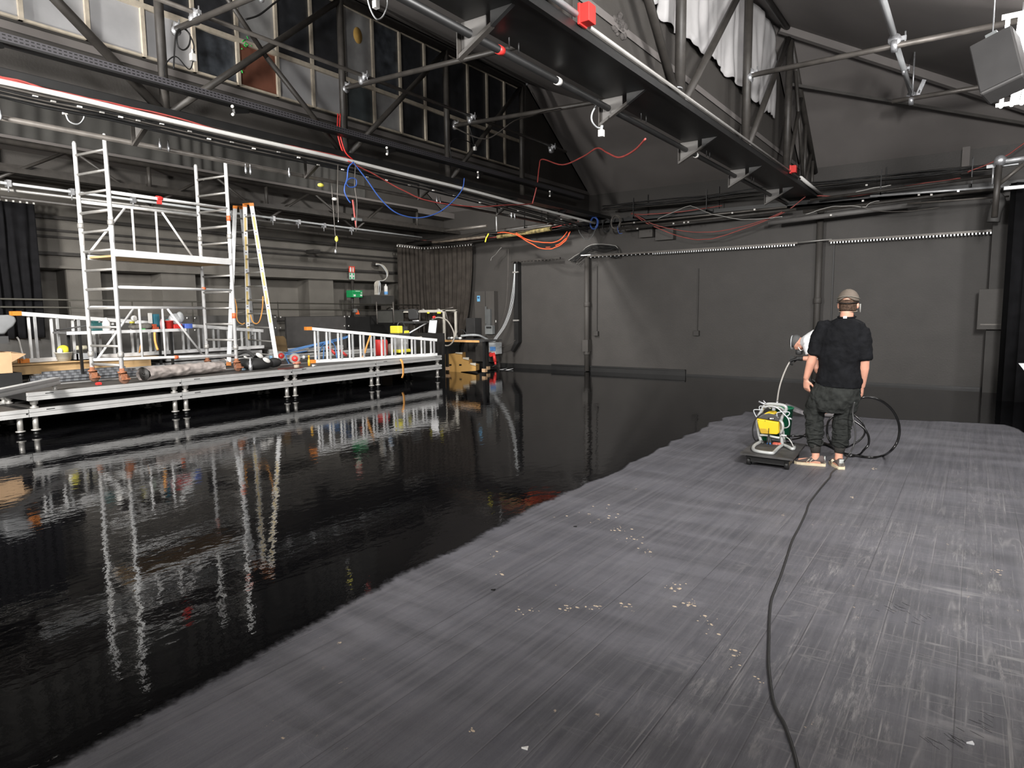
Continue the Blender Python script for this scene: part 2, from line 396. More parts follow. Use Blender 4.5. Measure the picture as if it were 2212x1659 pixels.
# base strip and painted skirting along the back wall
struct(MB().box((-11.0, YB-.05, 0), (-5.6, YB, .12)).box((-9.3, YB-.075, .12), (-5.6, YB-.0, .15)), 'baseboard_back', STEELB)
struct(MB().box((-5.6, YB-.02, 0), (XR, YB, .045)), 'baseboard_back', STEELB)
# back wall: boxed pier in the right corner, slight projecting panel
struct(MB().box((0.15, YB-.5, 0), (.62, YB, 3.4)), 'trim_7', WALLD)

# ---- saw-tooth roof bays: each main slope falls to the right, the end of each bay is hipped
def bay(x0, ztop, x1, zlow, yh):
    t = .08
    q = lambda *pts: pts
    struct(MB().prism([(x0, YF, ztop), (x0, yh, ztop), (x1, YB, zlow), (x1, YF, zlow)], (0, 0, t)), 'ceiling', CEIL)
    struct(MB().prism([(x0, yh, ztop), (x0, YB, zlow), (x1, YB, zlow)], (0, 0, t)), 'ceiling', CEIL)
bay(-3.2, 6.45, 1.7, 4.45, 12.53)
bay(-8.17, 6.40, -3.2, 4.45, 12.4)
bay(-12.97, 6.35, -8.17, 4.45, 12.3)
struct(MB().box((1.7, YF, 4.45), (XR, YB+.3, 4.60)), 'ceiling', CEIL)
# hip rafter and purlins of the right bay
def beam(p, q, w_, h_, label, group=None, m=STEEL):
    return tag(MB().bar(p, q, w_, h_).build('roof_beam', m), label, 'beam', group)
beam((-3.0, 12.45, 6.32), (1.7, 15.2, 4.38), .10, .16, 'sloping hip rafter from the truss top down to the right corner', m=CEIL)
beam((-3.0, 13.35, 5.62), (1.4, 15.12, 4.42), .05, .05, 'thin rod under the sloping roof panel at the far right', m=STEEL)
tag(MB().box((-.38, YB-.06, 4.0), (-.26, YB, 5.6)).build('roof_post', CEIL), 'narrow post rising against the roof panel above the back wall', 'post')
# ================================================================== UPPER WALLS OF THE ROOF STEPS
def poly_wall(name, xw, zb, ztop, yh, m, zs=None):
    pts = [(xw, YF, zb), (xw, YB, zb), (xw, YB, 4.45), (xw, yh, ztop), (xw, YF, ztop)]
    return struct(MB().prism(pts, (-.12, 0, 0)), name, m)
poly_wall('wall_right_upper', -3.22, ZC+.02, 6.45, 12.53, WALL)
poly_wall('wall_middle_upper', -8.20, ZC+.02, 6.40, 12.4, WALL)
poly_wall('wall_left_upper', -13.0, ZC+.02, 6.35, 12.3, WALL)
# ---- glazing of the middle step: steel frame, panes of board, dirty and painted glass
PW = mat('white_board_pane', (.40, .40, .41), .7, var=.06)
PWD = mat('dirty_white_pane', (.33, .33, .33), .5, var=.2, vscale=4)
PD = mat('dark_painted_glass', (.035, .037, .042), .3, var=.35, vscale=5)
PDM = mat('mottled_dark_glass', (.055, .062, .072), .35, var=.7, vscale=5)
PRB = mat('red_brown_board', (.20, .075, .045), .75, var=.10)
PRI = mat('ribbed_glass', (.08, .095, .10), .3, var=.4, vscale=3)
XG = -8.16; my = [1.2, 1.82, 2.43, 3.04, 3.67, 4.27, 4.89, 5.49, 6.10, 6.70, 7.30, 7.91, 8.52, 9.13, 9.73, 10.34, 10.94, 11.53, 12.14]
ZS, ZT, ZU = 4.56, 5.13, 6.22
low = [PW, PW, PW, PW, PW, PW, PDM, PRB, PW, PW, PRI, PWD, PD, PD, PD, PDM, PD, PD]
up = [PW, PW, PD, PW, PW, PD, PD, PWD, PD, PD, PWD, PDM, PD, PD, PD, PD, PD, PD]
names = {id(PW): 'white boarded', id(PDM): 'mottled dark', id(PRB): 'red-brown boarded', id(PRI): 'ribbed glass', id(PWD): 'dirty pale', id(PD): 'black painted'}
wn = 0
for i in range(len(my)-1):
    y0, y1 = my[i], my[i+1]; wn += 1
    wr = tag(MB().box((XG, y0-.022, ZS), (XG+.05, y0+.022, ZU)).box((XG, y0, ZT-.03), (XG+.055, y1, ZT+.03)).box((XG, y0, ZU-.03), (XG+.05, y1, ZU)).box((XG, y0, ZS), (XG+.04, y1, ZS+.025)).build('window_%d' % wn, CREAM), kind='structure')
    a = MB().box((XG-.01, y0+.022, ZS+.025), (XG+.014, y1-.022, ZT-.03)).build('pane', low[i], wr); b = MB().box((XG-.01, y0+.022, ZT+.03), (XG+.014, y1-.022, ZU-.03)).build('pane', up[i], wr)
st = tag(MB().lathe([(.09, 0), (.09, .004)], (XG+.016, 7.62, 5.83), ORNG and mat('faded_orange_sticker', (.62, .38, .10), .6), 22, (1, 0, 0)).build('sticker', None), 'round faded orange sticker on a pale upper window pane', 'sticker')
st.scale = (1, 1, 1.35)
# green spray marks on the frame beside the red-brown board
GM = mat('green_spray_paint', (.04, .62, .10), .6)
mb = MB()
def stroke(pts, r=.008): mb.path([P(a, b, x=XG+.056) for a, b in pts], r, None, 5)
for s in ([(528, 95), (531, 92), (536, 97), (531, 101), (527, 97)], [(536, 84), (533, 78)], [(543, 98), (543, 100)], [(530, 86), (524, 89), (524, 91)], [(537, 122), (539, 130), (535, 136), (531, 128)],
          [(527, 134), (522, 140), (528, 143), (523, 149)], [(530, 140), (536, 131)], [(522, 152), (524, 158)], [(522, 104), (523, 107)]): stroke(s)
tag(mb.build('graffiti', GM), 'bright green spray paint scribbles beside the red-brown pane', 'graffiti')
# green reflective tape pieces up on the pipe handled later
# ---- fabric hung over the glazing of the right and left steps
def fabric(name, xw, y0, y1, zb, zt, nfold, amp, m, label, seed, rag=.06, hipy=12.5):
    ny = int((y1-y0)/.035); nz_ = 14; vs = []; fs = []
    for j in range(nz_+1):
        for i in range(ny+1):
            y = y0+(y1-y0)*i/ny; t = j/nz_
            top = zt if y < hipy else zt-(y-hipy)*.72
            bot = zb+rag*noise.noise(Vector((y*1.3, seed, 0)))+rag*.6*noise.noise(Vector((y*5, seed, 2)))
            z = bot+(top-bot)*t
            ph = y*nfold*(1+.04*math.sin(y*2.1+seed))+.6*noise.noise(Vector((y*1.7, z*.5, seed)))+.25*z*math.sin(y*.9)
            x = xw+.05+amp*(math.sin(ph)*.6+noise.noise(Vector((y*6, z*1.2, seed)))*.8+.5*noise.noise(Vector((y*2, z*2.5, seed+7))))
            vs.append((x, y, z))
    for j in range(nz_):
        for i in range(ny): a = j*(ny+1)+i; fs.append((a, a+1, a+ny+2, a+ny+1))
    o = MB().add(vs, fs, None, True).build(name, m)
    md = o.modifiers.new('thick', 'SOLIDIFY'); md.thickness = .006
    return tag(o, label, 'fabric')
FAB = mat('dusty_grey_cloth', (.50, .49, .49), .9, var=.12, vscale=2)
FABD = mat('dark_dusty_cloth', (.075, .073, .068), .9, var=.15, vscale=3)
fabric('hanging_fabric', -3.2, 1.0, 12.9, 4.93, 6.38, 7, .045, FAB, 'pale dusty cloth hung over the high glazing at the right truss', 3, .12, 12.4)
fabric('hanging_fabric', -12.98, 1.2, 12.2, 4.44, 5.9, 17, .03, FABD, 'dark pleated cloth hung over the high glazing above the scaffold', 9, .03)
tag(MB().box((-12.99, 1.0, 4.30), (-12.86, 15.25, 4.44)).build('sill', CONC), 'flaking concrete sill under the pleated dark cloth', 'sill')
# rough plaster patch on the right upper wall
vs = []; c = Vector((-3.212, 6.66, 4.49))
mb = MB(); 
for k in range(26):
    a = random.random()*6.28; rr = random.random()**.5
    p = c+Vector((0, math.cos(a)*rr*.15, math.sin(a)*rr*.17)); mb.ball(p, .012+random.random()*.016, .03+random.random()*.03, .02+random.random()*.03, nu=7, nv=4)
tag(mb.build('plaster_patch', mat('rough_plaster', (.075, .068, .064), .9, var=.3, bump=.4)), 'rough round plaster patch on the upper wall beside the right truss', 'patch')

# ================================================================== TRUSSES
def truss(x, nodes_y, ztop, label, diags, cw=.46, w=.62, y1=15.25, side=-1, mchord=STEELB, post_r=.052):
    root = empty('roof_truss', (x, 8, ZC), label, 'truss')
    cx0, cx1 = x-cw, x+.12
    mb = MB().box((cx0, YF+.1, ZC-.02), (cx1, y1, ZC+.02)).box((cx0, YF+.1, ZC+.02), (cx0+.02, y1, ZC+.14)).box((cx1-.03, YF+.1, ZC-.03), (cx1+.015, y1, ZC+.05))
    mb.build('bottom_chord', mchord, root)
    MB().tube((x, YF+.1, ztop), (x, nodes_y[-1], ztop), .05).build('top_chord', STEEL, root)
    for y in nodes_y: 
        MB().tube((x, y, ZC+.02), (x, y, ztop), post_r, n=12).build('post', STEEL, root)
        MB().box((x-.09, y-.1, ZC+.02), (x+.09, y+.1, ZC+.06)).build('foot_plate', STEEL, root)
    for a, za, b, zb, r in diags: MB().tube((x, a, za), (x, b, zb), r, n=10).build('brace', STEEL, root)
    return root
T2 = truss(-7.7, [-.9, 1.65, 4.24, 6.88, 9.20, 11.52], 6.02, 'black lattice truss carrying the bundled white and red cables', 
  [(1.65, 6.0, 4.2, ZC+.04, .05), (4.28, ZC+.04, 6.88, 6.0, .042), (5.62, 4.86, 6.84, ZC+.04, .034), (5.62, 4.86, 4.9, 5.6, .03), (6.92, ZC+.04, 9.2, 6.0, .042), (9.24, ZC+.04, 11.5, 6.0, .042)], cw=.16)
T1 = truss(-2.9, [2.3, 5.0, 7.57, 10.19, 12.72], 6.30, 'wide lattice truss above the painted floor with cloth behind it',
  [(5.05, 6.25, 7.52, ZC+.04, .048), (7.62, ZC+.04, 10.15, 6.25, .048), (10.24, ZC+.04, 12.68, 6.25, .048), (2.35, 6.2, 4.95, ZC+.04, .048), (12.76, ZC+.04, 13.7, 5.45, .035), (14.2, ZC+.04, 13.2, 5.8, .03), (14.25, ZC+.04, 14.75, 4.62, .03)], post_r=.06)
for y, zt_ in ((14.2, 5.12), (14.95, 4.55)): MB().tube((-2.9, y, ZC), (-2.9, y, zt_), .03).build('post', STEEL, T1)
MB().tube((-2.9, 12.6, 6.3), (-2.9, 15.25, 4.35), .05).build('top_chord', STEEL, T1)
T3 = truss(-12.5, [1.5, 3.95, 6.5, 8.95, 11.4, 13.6], 4.28, 'far lattice truss behind the scaffold along the left aisle', [], cw=.12, mchord=STEEL, post_r=.035)
for a, b in ((3.95, 5.2), (6.5, 5.3), (6.5, 7.7), (8.95, 7.8), (8.95, 10.1), (11.4, 10.2), (11.4, 12.4), (3.95, 2.8), (1.5, 2.7)):
    MB().tube((-12.5, a, ZC-.25), (-12.5, b, 4.28), .026).build('brace', STEEL, T3)
# triangular hanger brackets under the chords of the two near trusses
def bracket(x, y, label, group):
    r = empty('pipe_bracket', (x, y, ZC-.3), label, 'bracket', group)
    MB().bar((x-.30, y, ZC-.02), (x-.30, y, ZC-.30), .05, .008, up=(1, 0, 0)).build('hanger_plate', STEEL, r)
    MB().prism([(x-.30, y-.02, ZC-.30), (x-.30, y-.02, ZC-.27), (x+.02, y-.02, ZC-.10), (x+.02, y-.02, ZC-.13)], (0, .05, 0)).build('arm', STEEL, r)
    MB().prism([(x-.29, y+.02, ZC-.27), (x-.29, y+.02, ZC-.02), (x-.05, y+.02, ZC-.02), (x-.05, y+.02, ZC-.14)], (0, .012, 0)).build('gusset', mat('grey_gusset', (.10, .095, .09), .6), r)
    MB().prism([(x+.02, y-.02, ZC-.02), (x+.22, y-.02, ZC-.02), (x+.02, y-.02, ZC-.13)], (0, .04, 0)).build('wedge', BLK, r)
    return r
for i, (y, lb) in enumerate(((4.25, 'nearest'), (6.62, 'second'), (8.93, 'third'), (11.15, 'fourth'), (13.4, 'farthest'))):
    bracket(-3.12, y, '%s triangular bracket holding the black pipe under the wide truss' % lb, 'brackets under the wide truss')
for i, (y, lb) in enumerate(((4.08, 'nearest'), (6.5, 'second'), (8.9, 'third'), (11.24, 'fourth'), (13.2, 'farthest'))):
    bracket(-7.83, y, '%s triangular bracket under the truss with red cables' % lb, 'brackets under the cable truss')
# ================================================================== PIPES, TRAYS, CLAMPS
def pipe(p, q, r, m, label, group=None, name='pipe', cat='pipe', n=12):
    return tag(MB().tube(p, q, r, None, n).build(name, m), label, cat, group)
pipe((-3.33, 1.2, 3.70), (-3.33, 15.0, 3.70), .033, STEELB, 'long black pipe hung under the wide truss, with a red tape ring')
for px_, py_, c, lb in ((1080, 108, RED, 'red'), (1205, 178, WHITE, 'white'), (1503, 334, WHITE, 'white far')):
    q = P(px_, py_, x=-3.33); tag(MB().lathe([(.037, -.03), (.037, .03)], (-3.33, q.y, 3.70), None, 14, (0, 1, 0)).build('tape_ring', c), '%s tape ring round the black pipe under the wide truss' % lb, 'tape')
pipe((-8.24, 1.0, 3.58), (-8.24, 13.7, 3.58), .028, STEELG, 'dark pipe running above the scaffold tops')
pipe((-7.30, 1.0, 4.90), (-7.30, 12.6, 4.90), .026, STEELG, 'long pipe in front of the high windows, laid over the cross tubes')
for y, z1_, lb in ((4.40, 4.72, 'nearest'), (6.90, 4.68, 'middle'), (9.36, 4.66, 'far')):
    pipe((-7.66, y, 4.80), (-3.9, y, z1_), .034, STEEL, '%s dark cross tube reaching from the cable truss towards the wide truss' % lb, 'cross tubes between the trusses')
pipe((-2.85, 10.2, 4.90), (.40, 10.2, 4.90), .036, STEELG, 'dark tube crossing the right bay with white tape on it')
pipe((-1.32, 12.85, 4.90), (.40, 12.85, 4.90), .036, STEELG, 'shorter tube crossing the right bay behind, with a free left end')
pipe((-1.05, 5.2, 4.99), (-1.05, 9.98, 4.99), .040, GREYT, 'light grey sloping-looking tube hanging from the top of the picture to the dark cross tube')
pipe((-1.05, 10.36, 4.97), (-1.05, 12.98, 4.97), .036, GREYT, 'light grey tube linking the two cross tubes in the right bay')
for x_ in (-.62, -.5, -.42, -.25):
    tag(MB().lathe([(.039, -.035), (.039, .035)], (x_+.9, 10.2, 4.914), None, 12, (1, 0, 0)).build('tape_ring', WHITE), 'white tape pieces on the dark tube crossing the right bay', 'tape', 'white tapes on the cross tube')
# clamps
def clamp(c, s_=1., label='', group=None, m=GALV):
    c = Vector(c); mb = MB(); k = .055*s_
    mb.lathe([(k, -.025*s_), (k*1.05, 0), (k, .025*s_)], c, None, 12, (0, 1, 0)); mb.lathe([(k, -.025*s_), (k*1.05, 0), (k, .025*s_)], c+Vector((0, 0, -.05*s_)), None, 12, (1, 0, 0))
    mb.box(c+Vector((k*.6, -.02*s_, -.02*s_)), c+Vector((k*1.7, .02*s_, .02*s_))); mb.tube(c+Vector((k*1.5, 0, -.05*s_)), c+Vector((k*1.5, 0, .06*s_)), .008*s_)
    o = mb.build('tube_clamp', m); return tag(o, label, 'clamp', group)
for y, lb in ((4.42, 'nearest'), (6.90, 'second'), (9.36, 'third'), (12.0, 'farthest')):
    clamp((-7.30, y, 4.88), 1.1, '%s steel clamp on the pipe in front of the high windows' % lb, 'clamps on the window-side pipe')
for y, lb in ((4.40, 'nearest'), (6.90, 'middle'), (9.36, 'far')):
    clamp((-7.66, y, 4.83), .95, '%s clamp joining a cross tube to the cable truss post' % lb, 'clamps on the cable truss posts')
clamp((-2.86, 10.2, 4.93), 1.2, 'steel clamp joining the taped tube to the wide truss post', None)
clamp((-1.05, 10.2, 4.97), 1.4, 'steel clamp where light grey and dark tubes cross', None)
clamp((-1.05, 12.88, 4.94), 1.3, 'lower steel clamp at the end of the light grey tube', None)
clamp((-1.05, 11.5, 4.98), .8, 'small loose clamp midway on the light grey tube', None)
pipe(P(1976, 112, y=12.7), P(1971, 205, y=12.7), .012, GALV, 'thin steel rod hanging beside the lower light grey tube', name='hanging_rod', cat='rod')
tag(MB().bar(P(1997, 172, y=13.0), P(1980, 210, y=13.0), .06, .01, up=(0, 1, 0)).build('perforated_strap', GALV), 'perforated metal strap above the short cross tube', 'strap')
# perforated cable tray in front of the cable truss
TRM = bpy.data.materials.new('perforated_tray'); TRM.use_nodes = True; nt = TRM.node_tree; N = nt.nodes; L = nt.links; B = N['Principled BSDF']
geo = N.new('ShaderNodeNewGeometry'); sep = N.new('ShaderNodeSeparateXYZ'); L.new(geo.outputs['Position'], sep.inputs[0])
fy = mth('FRACT', mth('MULTIPLY', sep.outputs['Y'], 22)); fz = mth('FRACT', mth('MULTIPLY', mth('SUBTRACT', sep.outputs['Z'], 4.06), 32))
hole = mth('MULTIPLY', mth('LESS_THAN', fy, .62), mth('LESS_THAN', mth('ABSOLUTE', mth('SUBTRACT', fz, .5)), .17))
L.new(mixc(hole, (.075, .072, .080), (.004, .004, .004)), B.inputs['Base Color']); B.inputs['Roughness'].default_value = .45
tr_ = empty('cable_tray', (-7.34, 8, 4.03), 'black perforated cable tray fixed across the posts below the high windows', 'cable tray')
MB().box((-7.37, 1.0, 4.055), (-7.36, 13.5, 4.125)).build('side', TRM, tr_)
MB().box((-7.48, 1.0, 4.035), (-7.36, 13.5, 4.055)).build('base', STEELB, tr_)
for y, lb in ((2.6, 'nearest'), (5.1, 'second'), (7.6, 'third'), (9.8, 'fourth'), (12.2, 'farthest')):
    b_ = empty('tray_arm', (-7.42, y, 3.95), '%s black arm with two white insulators under the cable tray' % lb, 'bracket', 'insulator arms under the tray')
    MB().bar((-7.40, y, 4.02), (-7.30, y-.26, 3.94), .03, .05).build('arm', STEELB, b_)
    for zz in (3.99, 3.90): MB().ball((-7.29, y-.28, zz), .019).build('insulator', WHITE, b_)
# thin tube lights/conduit on the edge of the wide truss
e_ = P(1163, 0, x=-2.73); f_ = P(1244, 60, x=-2.73)
pipe((-2.73, 1.0, 3.90), (-2.73, f_.y, 3.90), .026, GREYT, 'pale conduit along the near edge of the wide truss up to the red box')
pipe((-2.74, f_.y+.25, 3.885), (-2.74, 13.1, 3.885), .016, ALUD, 'thin metal rail along the edge of the wide truss between the two red boxes')
pipe((-2.73, 13.1, 3.90), (-2.73, 15.1, 3.86), .030, WHITE, 'short white tube at the far end of the wide truss')
for y, s_, lb in ((P(1268, 76, x=-2.70).y, .06, 'red box clipped on the near edge of the wide truss'), (P(1713, 386, x=-2.70).y, .05, 'small red box at the far end of the wide truss')):
    tag(MB().box((-2.74, y-s_, 3.86), (-2.65, y+s_, 3.86+s_*2.4)).box((-2.755, y-s_*1.05, 3.85), (-2.73, y+s_*1.05, 3.87+s_*2.4)).build('junction_box', RED, bevel=.006), lb, 'box')
for y in (7.5, 14.0): tag(MB().path([(-2.9+.07*math.cos(a), y-.05+.07*math.sin(a), 4.02) for a in [k*.5236 for k in range(12)]], .009, None, 6, closed=True).build('metal_ring', GALV), '%s ring round the foot of a post on the wide truss' % ('near bright' if y < 9 else 'far bright'), 'ring')
# safety hooks and dropping plugs along the black pipe
def drop_pair(y, lb):
    r = empty('hanging_hook', (-3.30, y, 3.7), lb, 'hook', 'cable hooks on the black pipe')
    for k, (dy, h) in enumerate(((0, .20), (.14, .13))):
        MB().tube((-3.27, y+dy, 3.72), (-3.27, y+dy, 3.72+h), .006, n=6).build('wire', STEELB, r)
        MB().lathe([(.008, 0), (.014, .02), (.010, .05), (.014, .07), (.004, .09)], (-3.27, y+dy, 3.72+h-.03), None, 8).build('connector', GALV, r)
    return r
for y, lb in ((4.72, 'nearest pair of hooks standing over the black pipe'), (7.35, 'second pair of hooks over the black pipe'), (9.6, 'third pair of hooks over the black pipe'), (11.9, 'fourth pair of hooks over the black pipe'), (13.9, 'farthest pair of hooks over the black pipe')): drop_pair(y, lb)
# far aisle rails above the curtain
pipe(P(0, 394, x=-12.38), P(911, 513, x=-12.38), .022, GREYT, 'white conduit running above the left curtain to the corner')
pipe(P(0, 408, x=-12.55), P(905, 517, x=-12.55), .024, ALUD, 'grey pipe just below the white conduit on the far truss')
pipe(P(0, 425, x=-12.6), P(800, 518, x=-12.6), .03, STEEL, 'dark pipe below the grey pipe on the far truss')
for px_ in (18, 155, 288, 500, 590, 645, 700, 760):
    q = P(px_, 394+px_*.133, x=-12.38); tag(MB().box((-12.44, q.y-.03, q.z-.05), (-12.34, q.y+.03, q.z+.05)).tube((-12.39, q.y, q.z-.13), (-12.39, q.y, q.z+.04), .012).build('pipe_clip', GALV), 'small metal clips spaced along the white conduit', 'clip', 'clips on the white conduit')
for px_, py_ in ((1, 252), (346, 317), (364, 322), (625, 378), (531, 370), (541, 372), (944, 435), (951, 437), (1105, 470), (1112, 472)):
    q = P(px_, py_, x=-8.2); tag(MB().tube(q+Vector((0, 0, .10)), q-Vector((0, 0, .03)), .007, None, 6).lathe([(.006, 0), (.018, .03), (.012, .09), (.004, .1)], q-Vector((0, 0, .03)), None, 8).build('snap_hook', GALV), 'small steel hooks hanging over the dark pipe above the scaffold', 'hook', 'hooks on the dark pipe')

# ================================================================== CABLES ON THE TRUSSES
XC = -7.55
cable('white_conduit', [P(a, b, x=XC) for a, b in ((-60, 163), (130, 204), (375, 262), (560, 304), (750, 346), (880, 378), (1000, 407), (1150, 447), (1285, 482))], .026, WHITE, 'white conduit tied along the cable truss from left edge to corner', 'conduit', k=4, n=10)
for k, (dx, col_, lb) in enumerate(((0, REDC, 'upper'), (.03, REDC, 'lower'))):
    cable('red_cable', [P(a, b-4+k*4, x=XC+.0) for a, b in ((-60, 155), (40, 178), (110, 198), (240, 226), (370, 256), (500, 292), (620, 318), (700, 334), (752, 346))], .0085, col_, '%s red cable lying along the white conduit on the left' % lb, wob=.012)
cable('red_cable', [P(a, b, x=XC+.03) for a, b in ((752, 348), (800, 372), (850, 400), (905, 427), (960, 440), (1030, 446), (1100, 443), (1150, 440))], .010, REDC, 'red cable sagging below the white conduit towards the corner', wob=.01)
cable('red_cable', [P(a, b, y=y) for a, b, y in ((1150, 440, 11.6), (1160, 400, 11.6), (1165, 360, 11.4), (1172, 344, 11.2), (1215, 356, 10.6), (1260, 338, 9.9), (1290, 320, 9.3), (1312, 330, 8.8), (1338, 340, 8.4), (1370, 325, 7.9), (1394, 300, 7.5))], .012, REDC, 'thin red cable looping across the dark gap to the black pipe')
for k in (0, 1): cable('red_cable', [P(a+k*5, b, x=-7.58+k*.02) for a, b in ((730, 246), (729, 280), (733, 305), (742, 330), (758, 346))], .010, RED, '%s of two bright red cables dropping beside the second truss post' % ('left' if k == 0 else 'right'))
cable('blue_cable', [P(a, b, x=-7.5) for a, b in ((762, 350), (790, 385), (820, 427), (850, 456), (880, 468), (910, 470), (945, 460), (975, 438), (998, 410), (1003, 385))], .010, BLUE, 'long blue cable hanging in a deep loop under the white conduit')
cable('blue_cable', [P(a, b, x=-7.5) for a, b in ((764, 350), (753, 362), (750, 385), (748, 396), (755, 404), (768, 402), (769, 388), (757, 385), (747, 395), (744, 412), (750, 428), (757, 438))], .010, BLUE, 'short curled blue cable end hanging from the white conduit')
cable('hanging_wire', [P(a, b, x=-7.5) for a, b in ((768, 352), (766, 400), (771, 440), (769, 500))], .007, STEELG, 'thin grey cord hanging straight beside the blue curl', 'cord')
# black bundle below the conduit
for k in range(9):
    oy = 8+k*3.0; rr = .010+.004*random.random()
    cable('black_cable', [P(a, b+oy*(1-.35*a/1280)+random.uniform(-1.5, 1.5), x=XC-.02-.012*k) for a, b in ((-60, 163), (100, 200), (240, 230), (375, 262), (560, 304), (750, 346), (880, 378), (1000, 407), (1150, 447), (1270, 480))], rr, STEELB if k % 3 else STEELG,
          'dark cables bundled under the white conduit on the cable truss', 'cable', 'dark cable bundle', k=4, wob=.012)
for k in range(26):
    a = 20+k*48+random.uniform(-10, 10); 
    if a > 1260: break
    q = P(a, 172+a*.242+random.uniform(12, 26)*(1-.4*a/1280), x=XC-.03)
    tag(MB().box(q-Vector((.008, .022, .008)), q+Vector((.008, .022, .008))).build('cable_tie', WHITE if k % 2 else ALUD), 'small pale ties and labels along the dark cable bundle', 'cable tie', 'ties on the cable bundle')
# plugs on loops
def plug_loop(pts, plane, end, lb, m=GREYT, r=.009, sock=.05):
    ax, v = plane; pp = [P(a, b, **{ax: v}) for a, b in pts]
    root = empty('hanging_socket', pp[-1], lb, 'socket')
    MB().path(smooth_pts(pp, 6), r, None, 6).build('lead', m, root)
    c = pp[-1]; MB().box(c-Vector((sock*.6, sock*.6, sock)), c+Vector((sock*.6, sock*.6, sock*.6))).lathe([(sock*.35, sock*.5), (sock*.2, sock*1.6)], c, None, 8).build('socket', WHITE, root, bevel=.005)
plug_loop([(792, -15), (797, 10), (806, 32), (816, 42), (828, 34), (837, 8), (832, -12), (822, -2), (812, 8)], ('x', -5.6), 0, 'white socket on a looped white lead at the top edge')
plug_loop([(1290, 225), (1279, 245), (1279, 262), (1290, 275), (1300, 272), (1305, 245), (1303, 262), (1299, 286)], ('x', -3.4), 0, 'white socket on a looped lead under the black pipe', sock=.045)
plug_loop([(375, 150), (380, 75), (395, 62), (410, 75), (408, 98), (396, 108), (384, 98), (384, 72), (400, 62), (418, 95), (416, 122)], ('x', -7.55), 0, 'grey socket with a coiled black lead on the nearest truss post', BLK)
plug_loop([(975, 345), (972, 312), (985, 300), (1010, 305), (1024, 312), (1020, 285), (1012, 262), (1026, 320)], ('x', -7.5), 0, 'white socket on a dark coiled lead near the far windows', BLK, sock=.04)
plug_loop([(172, 236), (182, 252), (170, 268), (150, 262), (142, 245), (140, 240)], ('x', -8.1), 0, 'pale plug with a short curled lead under the cable truss', sock=.035)
cable('black_cable', [P(a, b, x=-7.55) for a, b in ((420, 110), (410, 150), (380, 122), (357, 140), (356, 165))], .007, BLK, 'thin black lead dangling at the nearest truss post')
cable('black_cable', [P(a, b, x=-7.55) for a, b in ((530, 42), (560, 32), (595, 5), (620, -12))], .012, BLK, 'thick black cable crossing the upper window corner')
cable('hanging_wire', [P(a, b, x=-5.5) for a, b in ((980, 275), (1050, 300), (1110, 262), (1150, 250), (1180, 240), (1245, 228))], .008, STEELG, 'thin grey cable sagging across the dark roof end', 'cord')
for x_, a, b in ((-8.1, (1135, 190), (1130, 440)), (-7.0, (730, 355), (728, 460)), (-7.9, (1150, 200), (1163, 225))): pipe(P(*a, x=x_), P(*b, x=x_), .006, STEELG, {-8.1: 'thin cord dropping past the last window', -7.0: 'thin cord hanging left of the blue curl', -7.9: 'short thin wire near the last window top'}[x_], name='hanging_wire', cat='cord')
# pendants in front of the lower left wall
def pendant(pts, x, blob, m, lb, nm='pendant_wire'):
    r = empty(nm, P(*pts[-1], x=x), lb, 'cord'); MB().path(smooth_pts([P(a, b, x=x) for a, b in pts], 5), .006, None, 6).build('cord', STEELG, r)
    q = P(*pts[-1], x=x); MB().lathe([(.01, -blob), (blob*.6, -blob*.4), (blob*.5, blob*.5), (.01, blob)], q, None, 8).build('end_piece', m, r)
pendant([(716, 395), (720, 450), (724, 505), (727, 516)], -8.2, .045, BRASSY, 'thin cord with a yellow tag hanging before the left wall')
pendant([(727, 518), (726, 540), (725, 543)], -8.2, .03, GALV, 'small metal weight under the yellow tag')
pendant([(730, 425), (731, 445), (731, 478)], -8.3, .012, GALV, 'short thin cord right of the yellow-tagged cord')
cable('red_cable', [P(a, b, x=-8.0) for a, b in ((762, 432), (766, 465), (770, 492))], .014, REDC, 'red cable end hanging with a grey connector')
tag(MB().box(P(765, 462, x=-8.0)-Vector((.03, .03, .10)), P(774, 476, x=-8.0)+Vector((.03, .05, .03))).build('connector', GREYP), 'grey connector box hanging with the red cable end', 'connector')
for px_, py_, s_ in ((693, 400, .04), (723, 430, .035)):
    tag(MB().ball(P(px_, py_, x=-8.1), s_, s_*1.3, s_*.7).build('tag_label', BRASSY if s_ > .038 else WHITE), '%s tag under the dark pipe beside the blue curl' % ('yellow' if s_ > .038 else 'white'), 'tag')
tag(MB().box(P(661, 540, x=-13.9), P(692, 548, x=-13.6)).build('speaker_bracket', WALLD), 'small dark box mounted high on the left wall', 'box')

